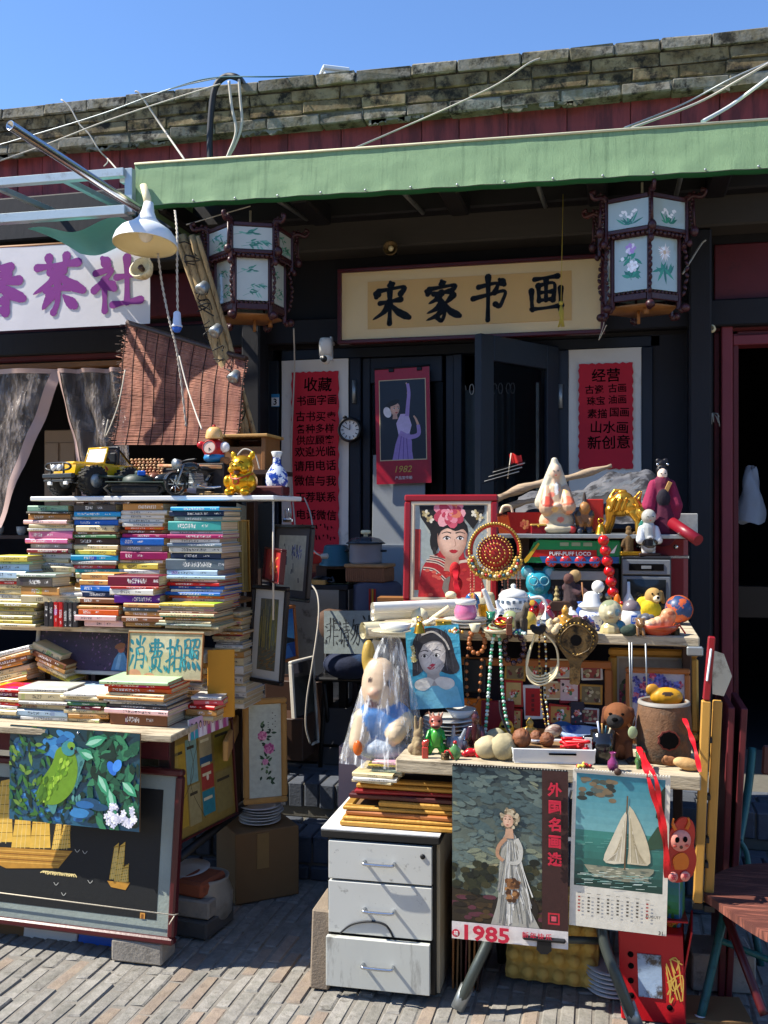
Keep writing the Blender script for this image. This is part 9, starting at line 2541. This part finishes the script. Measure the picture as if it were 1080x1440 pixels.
# clay barrel with a hole
t,k=Lo('clay_pot','rough brown clay barrel pot with a dark round hole','pot',935,1076);t.location.y+=.07
mat('clay','#6a4c34',.85,var=.45,vscale=26,bump=.9,bscale=90,c2='#4a4238',mscale=7,lo=.48,hi=.6)
lath(k,[(0,0),(33,0),(37,6),(39,36),(38,64),(36,80),(34,84),(31,84),(31,70),(0,66)],40).mk('body','clay',t)
MB(k).lathe([(31,83),(33,86),(36,85),(37,81)],n=40).mk('rim',mat('rim_grey','#8a857c',.6),t)
b=MB(k);pts=[(13*(1+.06*sin(i*3))*cos(i/20*6.283),36+12*(1+.06*sin(i*3))*sin(i/20*6.283))for i in range(20)]
b.prism([(x*1.18,36+(z-36)*1.18)for x,z in pts],-39.4,-36).mk('hole_rim',mat('rim_red','#6a2c22',.8,var=.3),t);MB(k).prism(pts,-40,-37).mk('hole','ink',t)
Blob(k).e((0,-40,8),(11,4,7),'#8a5a38').e((-5,-41,12),(4,3,4),'#9a6a44').e((6,-41,6),(4,3,4),'#9a6a44').mk('relief','rough',t,1.2,0)
t2_,k_=put('yellow_tiger','yellow painted wooden fish lying in the clay pot mouth','toy',938,1000,None,3.2);t2_.location=t.location+Vector((.01,.02,70*k))
Blob(k).e((0,4,18),(24,12,14),'#c8921c').e((-20,4,28),(10,5,9),'#b07a1c').dab((0,-6,24),(8,6,3),'#3a2a1c').mk('toy','painted',t2_,1.6,1)
MB(k).box((-10,-4,24),(14,14,20),rotm(10,20),.5).mk('bark_chips','wood_dark',t)
t,k=Lo('sea_stone','tan wedge-shaped stone at the corner of the lower shelf','stone',968,1086);t.location.y+=.02;Blob(k).e((0,0,9),(19,12,9),'#b08a58',rotm(0,12)).e((-10,0,12),(11,9,7),'#c09a68').mk('stone','rough',t,2,1)

# --- back of the lower shelf: magnet board, gilt frame with flowers
YBk=3.42
a,e=PY(640,1050,YBk),PY(856,1050,YBk);w=e.x-a.x;h=PY(750,928,YBk).z-ZL
mg=thing('magnet_board','dark board of fridge magnets and red cards in a wooden frame','board',((a.x+e.x)/2,YBk,ZL),(R(-4),0,R(2)))
MB().box((0,.006,h/2),(w,.012,h)).mk('board','shelf_dark',mg)
b=MB()
for q in(0,1):b.box((0,.002,.012 if q==0 else h-.012),(w+.02,.03,.026),None,.004);b.box(((q-.5)*(w),.0022,h/2),(.026,.028,h-.052),None,.004)
b.mk('frame','frame_wood',mg)
def mpos(px,py):p=PY(px,py,YBk-.01);return p.x-mg.location.x,p.z-ZL
for i,(px,py,wd,hh,ty)in enumerate(((724,945,30,26,0),(753,948,22,30,1),(790,942,34,28,2),(832,945,30,26,3),(722,976,26,38,4),(749,988,26,48,5),(777,972,26,26,6),(800,972,30,36,7),(831,978,32,28,0),(722,1012,24,30,4),(788,1006,34,28,8),(829,1008,26,22,3),(812,1004,22,40,9))):
 x,z=mpos(px,py);k=mpp(px,YBk);ww,h2=wd*k,hh*k
 o=MB().box((x,-.006,z),(ww,.008,h2),rotm(0,rng.uniform(-5,5)),.002).mk('magnet',['frame_gold','bronze','cream_enamel','frame_white','badge_red','white_plastic','cream_enamel','case_red','badge_red','black_plastic'][ty],mg)
 cv=Canvas(ww*.8,h2*.8,['#7a6a48','#8a7a4c','#b8b0a0','#8a3a34','#c8a868','#b0101c','#c8a070','#d8b8b0','#c08a48','#2c2c34'][ty],i+70)
 if ty in(0,3):cv.specks(.05,.1,.95,.9,14,.14,['#4a3a2c','#a8986c','#6a2c2c','#c8b890','#8a7a58'])
 elif ty==5:[cv.rect(.4,.16+j*.17,.6,.28+j*.17,'#6a0a14')for j in range(4)];
 else:cv.flower(.5,.5,.3,['#c83a3a','#e0a8a0','#d87a4c','#efe0d8','#4a7a4a'],3,6);cv.specks(.1,.1,.9,.9,6,.1,['#c01c24','#e8d8c8','#2c2a2c'])
 q=cv.mb.mk('magnet_print','print_gloss',o,(x,-.0112,z-h2*.4))
p0=mpos(690,1020)
for i,(px,py,wd,hh,m_)in enumerate(((672,1012,40,60,'orange_plastic'),(700,1010,46,50,'case_red'),(668,950,30,46,'black_plastic'))):
 x,z=mpos(px,py);k=mpp(px,YBk);MB().box((x,-.02-.004*i,z),(wd*k,.02,hh*k),None,.003).mk('card_box',m_,mg)
a,e=PY(856,1060,3.44),PY(984,1060,3.44);w=e.x-a.x;h=PY(920,914,3.44).z-ZL
cv=Canvas(w-.07,h-.07,'#a89a86',81)
for k_ in range(30):cv.flower(cv.r.uniform(.02,.3),cv.r.uniform(.2,.6),.09,['#8a2c48','#b04a64','#6a2038'],2,7)
for k_ in range(20):cv.leaf(cv.r.uniform(0,.4),cv.r.uniform(.4,.8),.14,.07,cv.r.uniform(0,360),cv.r.choice(['#4a5a3a','#6a6a48','#3a4630']))
framed('framed_picture','gilt-framed rose picture standing at the back of the lower shelf','picture',w,h,.028,((a.x+e.x)/2,3.45,ZL),(R(-5),0,R(2)),'frame_gold',cv,.007,'pale_mat',fd=.03)
a,e=PY(880,1060,3.36),PY(972,1060,3.36);w=e.x-a.x;h=PY(925,941,3.36).z-ZL
cv=Canvas(w-.036,h-.036,'#c4bcc0',82);r=cv.r
for k_ in range(90):cv.flower(.5+r.gauss(0,.2),.72+r.gauss(0,.12),.07,r.choice([['#4a4a98','#7a7ac0'],['#8a5aa0','#b088c0'],['#b83a5a','#d87a8a'],['#3a3a78','#6a6aae']]),1,5)
cv.ell(.5,.42,.34,.3,'#4a2c80')
for i in range(9):
 for j in range(7):cv.ell(.2+i*.075+(.037 if j%2 else 0),.26+j*.07,.024,.024,'#cfc4dc',0,8);cv.k-=1
framed('framed_picture','wood-framed purple flower basket picture before the gilt frame','picture',w,h,.018,((a.x+e.x)/2,3.37,ZL),(R(-5),0,R(1)),'frame_wood',cv)

# --- strings of beads and the bronze mirror hanging from the raised shelf
YH=3.285
def bead_loop(name,label,pts,r_,mats,Y=YH,gap=1.9,cat='necklace',closed=False):
 q=[PY(a_,b__,Y)for a_,b__ in pts];s_=spline([tuple(v)for v in(q+[q[0]]if closed else q)],12)
 t_=thing(name,label,cat,q[0]);k_=mpp(pts[0][0],Y);rr_=r_*k_
 me=MB().ell((0,0,0),rr_,None,10,7).mesh('bead');acc=0;i_=0;last=None
 for a_,b__ in zip(s_,s_[1:]):
  va,vb=Vector(a_),Vector(b__);L_=(vb-va).length
  while acc<=L_:
   p_=va.lerp(vb,acc/L_ if L_ else 0);obj('bead',me,mats[i_%len(mats)],t_,p_-q[0]+Vector((0,rng.uniform(-.002,.002),0)));i_+=1;acc+=rr_*gap
  acc-=L_
 MB().tube(s_,rr_*.2,4).mk('thread','cable_black',t_,world=True)
 return t_
mat('bead_wood','#9a5a2c',.4,var=.25);mat('bead_green','#1f8a5c',.2,coat=.4);mat('bead_white','#c8d8cc',.2,coat=.4);mat('bead_dark','#3a1a20',.2,coat=.4)
ring=lambda cx,cy,rx,ry,n=12:[(cx+rx*cos(i/n*6.283),cy+ry*sin(i/n*6.283))for i in range(n)]
bead_loop('wooden_bracelet','ring of round brown wooden beads hanging from the shelf',ring(671,903,11,16),3.5,['bead_wood'],gap=1.95,cat='bracelet',closed=True)
bead_loop('brown_bead_string','sparse string of brown beads hanging beside the girl portrait',[(661,890),(657,925),(656,960),(660,990),(672,985),(676,950),(678,925)],2.6,['bead_wood','bead_wood'],gap=4.2)
bead_loop('green_white_necklace','long green and white bead necklace on the shelf edge',[(699,884),(693,900),(690,930),(688,960),(685,1000),(682,1035)],2.7,['bead_green','bead_white','bead_green','bead_white','bead_white'],gap=1.9,Y=3.27)
bead_loop('green_white_necklace','second strand of green and white beads on the shelf edge',[(699,884),(703,905),(705,940),(707,975),(712,1010),(717,1035)],2.7,['bead_white','bead_green','bead_white','bead_green'],gap=1.9,Y=3.27)
bead_loop('dark_bracelet','ring of big dark red beads hanging from the shelf',ring(723,912,14,20),4.4,['bead_dark'],gap=2.1,cat='bracelet',closed=True)
bead_loop('brass_necklace','fine brass bead chain hanging beside the white cords',[(759,889),(758,920),(760,955),(762,990),(768,1022)],1.7,['bead_gold','bead_dark'],gap=2.0)
bead_loop('brass_necklace','second fine bead chain ending above the pebble',[(766,889),(768,930),(766,970),(770,1000),(772,1025)],1.7,['bead_dark','bead_gold','bead_white'],gap=2.0)
wn_=thing('white_cord_necklace','four-strand white cord necklace hanging from the shelf edge','necklace',PY(760,890,YH))
for i in range(4):
 q=[(756-i,890),(744,915+i*2),(741,935+i*4),(752,950+i*4),(770,948+i*4),(784,935+i*3),(782,910),(764,889)]
 MB().tube(spline([tuple(PY(a_,b__,YH-.004*i))for a_,b__ in q],6),.0034,6).mk('strand','cream_enamel',wn_,world=True)
for(x,y0,y1,lab)in((885,903,1008,'double fine steel chain hanging before the purple flowers'),(908,905,985,'single fine steel chain hanging before the purple flowers')):
 q0,q1=PY(x,y0,YH-.01),PY(x+2,y1,YH-.01);b=MB().tube([q0,q1],.0028,5)
 if x==885:b.tube([q0+Vector((.008,0,0)),q1+Vector((.003,0,0))],.0022,5)
 tag(b.mk('steel_chain','steel_dull',None,q0,world=True),lab,'chain')
ch_=[PY(a_,b__,3.2)for a_,b__ in((703,985),(705,1005),(716,1030),(735,1050))]
tag(MB().tube(spline([tuple(v)for v in ch_],6),.004,6).mk('leather_thong','cable_black',None,ch_[0],world=True),'black leather cord hanging from the green beads to the stones','cord')
mr=thing('bronze_mirror','heart-shaped bronze hand mirror hung head down on the shelf edge','mirror',PY(808,962,3.26));k=mpp(808,3.26)
mr.rotation_euler=(0,R(2),0)
hp=[(0,0),(7,2),(8,28),(18,42),(29,58),(29,74),(16,86),(0,95),(-14,86),(-27,72),(-28,58),(-17,42),(-8,28),(-7,2)]
hole=[(8*cos(i/14*6.283),62+8*sin(i/14*6.283))for i in range(14)]
pl2=spline(hp+[hp[0]],4)[:-1]
b=MB(k);b.prism(pl2,-3,3);b.mk('plate','bronze',mr)
b=MB(k).tube([(x,-4,z)for x,z in spline([(0,40),(18,50),(22,68),(10,80),(0,84),(-10,80),(-21,66),(-18,50),(0,40)],5)[:-1]],1.4,6,closed=True);b.mk('raised_border','bronze',mr)
MB(k).prism(hole,-3.8,-3.1).mk('hole','ink',mr)
b=MB(k)
for i in range(26):a_=i/26*6.283;b.ell((24*cos(a_),-3.4,64+22*sin(a_)),(1.4,1,1.4),None,6,4)
tag(b.mk('studs','bead_gold',mr),kind='stuff')
ps=thing('striped_pebble','striped pebble pendant at the end of the bead chain','pebble',PY(778,1030,3.22));k=mpp(778,3.22);MB(k).ell((0,0,2),(13,7,9),rotm(0,-20),16,10).mk('pebble',mat('pebble','#a89a8c',.4,c2='#6a4a3c',mscale=14,stretch=(1,1,5)),ps)
# ------------------------------------------------------------------ more small wares between the larger ones
def mini(kind,px,py,c,label,z=ZU,sc=1.0,gloss='ceramic'):
 t,k=put(kind,label,kind.split('_')[-1],px,py,z);k*=sc;c2=c
 if kind=='tiny_vase':MB(k).setc(c).lathe([(0,0),(5,0),(8,6),(7.5,13),(3.4,18),(3,23),(5,26),(3.8,26),(2,20),(0,19)],n=18).mk('body',gloss,t)
 elif kind=='snuff_bottle':
  MB(k).setc(c).lathe([(0,0),(5,0),(8,5),(8,14),(4,19),(3,22),(0,22)],n=16,sy=.6).mk('body',gloss,t);MB(k).ell((0,0,24),(3,3,2.6),None,8,6).mk('stopper','tin_red',t)
 elif kind=='small_cup':
  MB(k).setc(c).lathe([(0,0),(5,0),(5.5,2),(9,12),(8,12),(4.6,3),(0,3)],n=18).mk('body',gloss,t)
 elif kind=='seal_stamp':
  MB(k).setc(c).box((0,0,8),(9,9,16),None,1).mk('block',gloss,t);Blob(k).e((0,0,20),(5,4,6),c).e((3,-2,24),(3,3,3),c).mk('beast',gloss,t,1,1)
 elif kind=='sitting_buddha':
  Blob(k).e((0,0,6),(12,9,6),c).e((0,1,15),(8.5,6.5,9),c).e((0,-1,27),(5.4,5.2,6),c).e((0,0,33),(2.6,2.6,2.4),c).limb((-8,0,18),(-2,-7,10),3,2.4,c).limb((8,0,18),(2,-7,10),3,2.4,c).mk('figure',gloss,t,1,1)
 elif kind=='bead_heap':
  b=MB(k)
  for i in range(26):b.setc(rng.choice(c));a_=rng.uniform(0,6.28);q=rng.uniform(0,11);b.ell((q*cos(a_),q*.7*sin(a_),2.4+max(0,6-q*.6)*rng.random()),2.4,None,7,5)
  tag(b.mk('beads',gloss,t),kind='stuff')
 elif kind=='little_lion':
  Blob(k).e((0,3,8),(7,9,8),c).e((0,-5,18),(6.5,6,6.5),c).e((0,-11,16),(4,3,3.4),c).limb((-4,-5,10),(-4,-7,1),2.6,2.4,c).limb((4,-5,10),(4,-7,1),2.6,2.4,c).e((-5,-3,23),2.2,c).e((5,-3,23),2.2,c).limb((0,10,8),(0,12,20),2.6,3.4,c).mk('lion',gloss,t,1,1)
 elif kind=='trinket_box':
  MB(k).setc(c).box((0,0,6),(22,14,12),None,1.2).mk('box',gloss,t);MB(k).box((0,0,13),(23,15,3),None,1).mk('lid','bead_gold',t);MB(k).ell((0,-8,11),1.6,None,8,5).mk('clasp','gold',t)
 elif kind=='paper_fan':
  b=MB(k).setc(c)
  for i in range(12):a_=R(30+i*10);a2=R(40+i*10);b.add([(0,0,2),(24*cos(a_),-1+(i%2),24*sin(a_)),(24*cos(a2),(i+1)%2-1,24*sin(a2))],[(0,1,2)])
  b.mk('leaf','cloth',t);MB(k).tube([(0,0,0),(0,0,8)],1.6,6).mk('rivet','wood_mid',t)
 elif kind=='brass_bell':
  lath(k,[(9,0),(8,2),(6,10),(3,15),(0,16)],18).mk('bell','gold',t);MB(k).tube([(4*cos(i*.63),0,19+4*sin(i*.63))for i in range(10)],1,5,closed=True).mk('ring','gold',t)
 elif kind=='opera_mask':
  Blob(k).e((0,0,15),(11,5,14),c).e((0,-5,13),(2.4,3,4),c).dab((-5,-5,19),(3.4,4,2.4),'#141012').dab((5,-5,19),(3.4,4,2.4),'#141012').dab((0,-5,6),(4,4,1.8),'#141012').dab((0,-5,26),(4,5,5),'#c8a02c').mk('mask',gloss,t,1,1)
 elif kind=='coin_string':
  for i in range(5):MB(k).lathe([(2,0),(6,0),(6,1.6),(2,1.6),(2,0)],c=(0,0,.4+1.9*i),n=16).mk('coin','bronze',t)
  MB(k).tube([(0,0,0),(0,0,12),(5,-3,14),(12,-8,3)],1.2,5).mk('cord','ribbon',t)
 elif kind=='glass_ball':MB(k).setc(c).ell((0,0,9),9,None,16,10).mk('ball',gloss,t);lath(k,[(7,0),(8,3),(5,4)],14).mk('stand','wood_dark',t)
 return t
for a in(
 ('tiny_vase',645,874,'#8a1c24','tiny oxblood vase behind the plates of the pink jar'),
 ('small_cup',668,889,'#c9c2a4','small cream cup before the pile of plates'),
 ('bead_heap',640,891,['#b01c20','#c8922c','#2c6a50','#e0d8c4'],'little heap of mixed beads at the shelf edge by the portrait'),
 ('little_lion',690,884,'#2f7a58','jade green lion between gilt cup and bangles'),
 ('seal_stamp',716,893,'#6a3a28','brown stone seal below the pale green egg'),
 ('opera_mask',748,872,'#c01c1c','small red opera mask leaning beside the turquoise bear'),
 ('snuff_bottle',772,878,'#7a2034','plum snuff bottle behind the pewter lantern'),
 ('sitting_buddha',795,886,'#b8862c','gilt seated buddha beside the cream coral'),
 ('tiny_vase',816,872,'#3a5aa0','tiny cobalt vase behind the pink sugar bowl'),
 ('brass_bell',812,892,'','small brass bell at the shelf edge beside the mirror'),
 ('trinket_box',848,872,'#a02c2c','red trinket box behind the ceramic bust'),
 ('glass_ball',871,890,'#3a7a8c','teal glass ball on a stand beside the bust'),
 ('little_lion',900,893,'#7a5a34','brown lion between green rock and orange bowl'),
 ('snuff_bottle',874,872,'#c8a23c','amber snuff bottle before the television'),
 ('tiny_vase',944,876,'#2c7a6a','tiny green vase behind the coral shell'),
 ('coin_string',950,893,'','string of old bronze coins at the shelf corner'),
 ('paper_fan',932,868,'#b82430','small red paper fan before the red suitcase'),
 ('sitting_buddha',828,868,'#6a2c24','dark red seated buddha behind the white jar'),
 ('bead_heap',730,893,['#2c7a5a','#c8d8cc','#1f5a8a'],'green and white bead heap before the bronze horse'),
 ('small_cup',764,890,'#4a6ab0','small blue cup beside the dark frog'),
 ('trinket_box',624,886,'#c08a2c','yellow trinket box beside the shell heap'),
 ('opera_mask',664,862,'#2c6aa8','small blue opera mask behind the cream jar'),
 ('brass_bell',590,890,'','brass bell at the shelf edge above the girl portrait'),
 ('tiny_vase',708,862,'#c8b48c','tiny sand coloured vase behind the white bird')):
 mini(*a)
for a in(
 ('tiny_vase',655,1050,'#2c5a8a','tiny blue vase behind the grey rabbit'),
 ('bead_heap',728,1052,['#8a1c24','#3a1418','#c89a4c'],'dark red bead heap behind the white tray'),
 ('seal_stamp',598,1066,'#b03a2c','red stone seal between rabbit deity and dragon'),
 ('coin_string',626,1068,'','string of bronze coins before the green dragon'),
 ('brass_bell',834,1056,'','brass bell beside the black mug'),
 ('sitting_buddha',745,1044,'#a88a3c','gilt seated buddha behind the white tray'),
 ('small_cup',690,1044,'#c8c4b8','white cup behind the cream stones'),
 ('little_lion',900,1080,'#4a6a3c','green lion between dog and clay pot'),
 ('bead_heap',822,1080,['#b01c20','#e0c04c'],'red and yellow bead heap at the tray corner'),
 ('snuff_bottle',640,1068,'#5a8a4c','green snuff bottle before the grey rabbit'),
 ('opera_mask',712,1040,'#c8a02c','yellow opera mask behind the round stone'),
 ('paper_fan',790,1038,'#2c5a8a','small blue paper fan behind the walnuts'),
 ('tiny_vase',862,1084,'#7a2c5a','tiny plum vase before the brown dog')):
 mini(*a,z=ZL)
for a in(('trinket_box',757,752,'#8a1c24','dark red trinket box beside the veiled statuette'),('brass_bell',845,752,'','brass bell between wooden monk and bull'),('snuff_bottle',905,752,'#2c6a5a','green snuff bottle beside the court lady')):
 t=mini(*a,z=ZK-.001)
 t.location=PY(a[1],751,3.97);t.location.z=ZK;
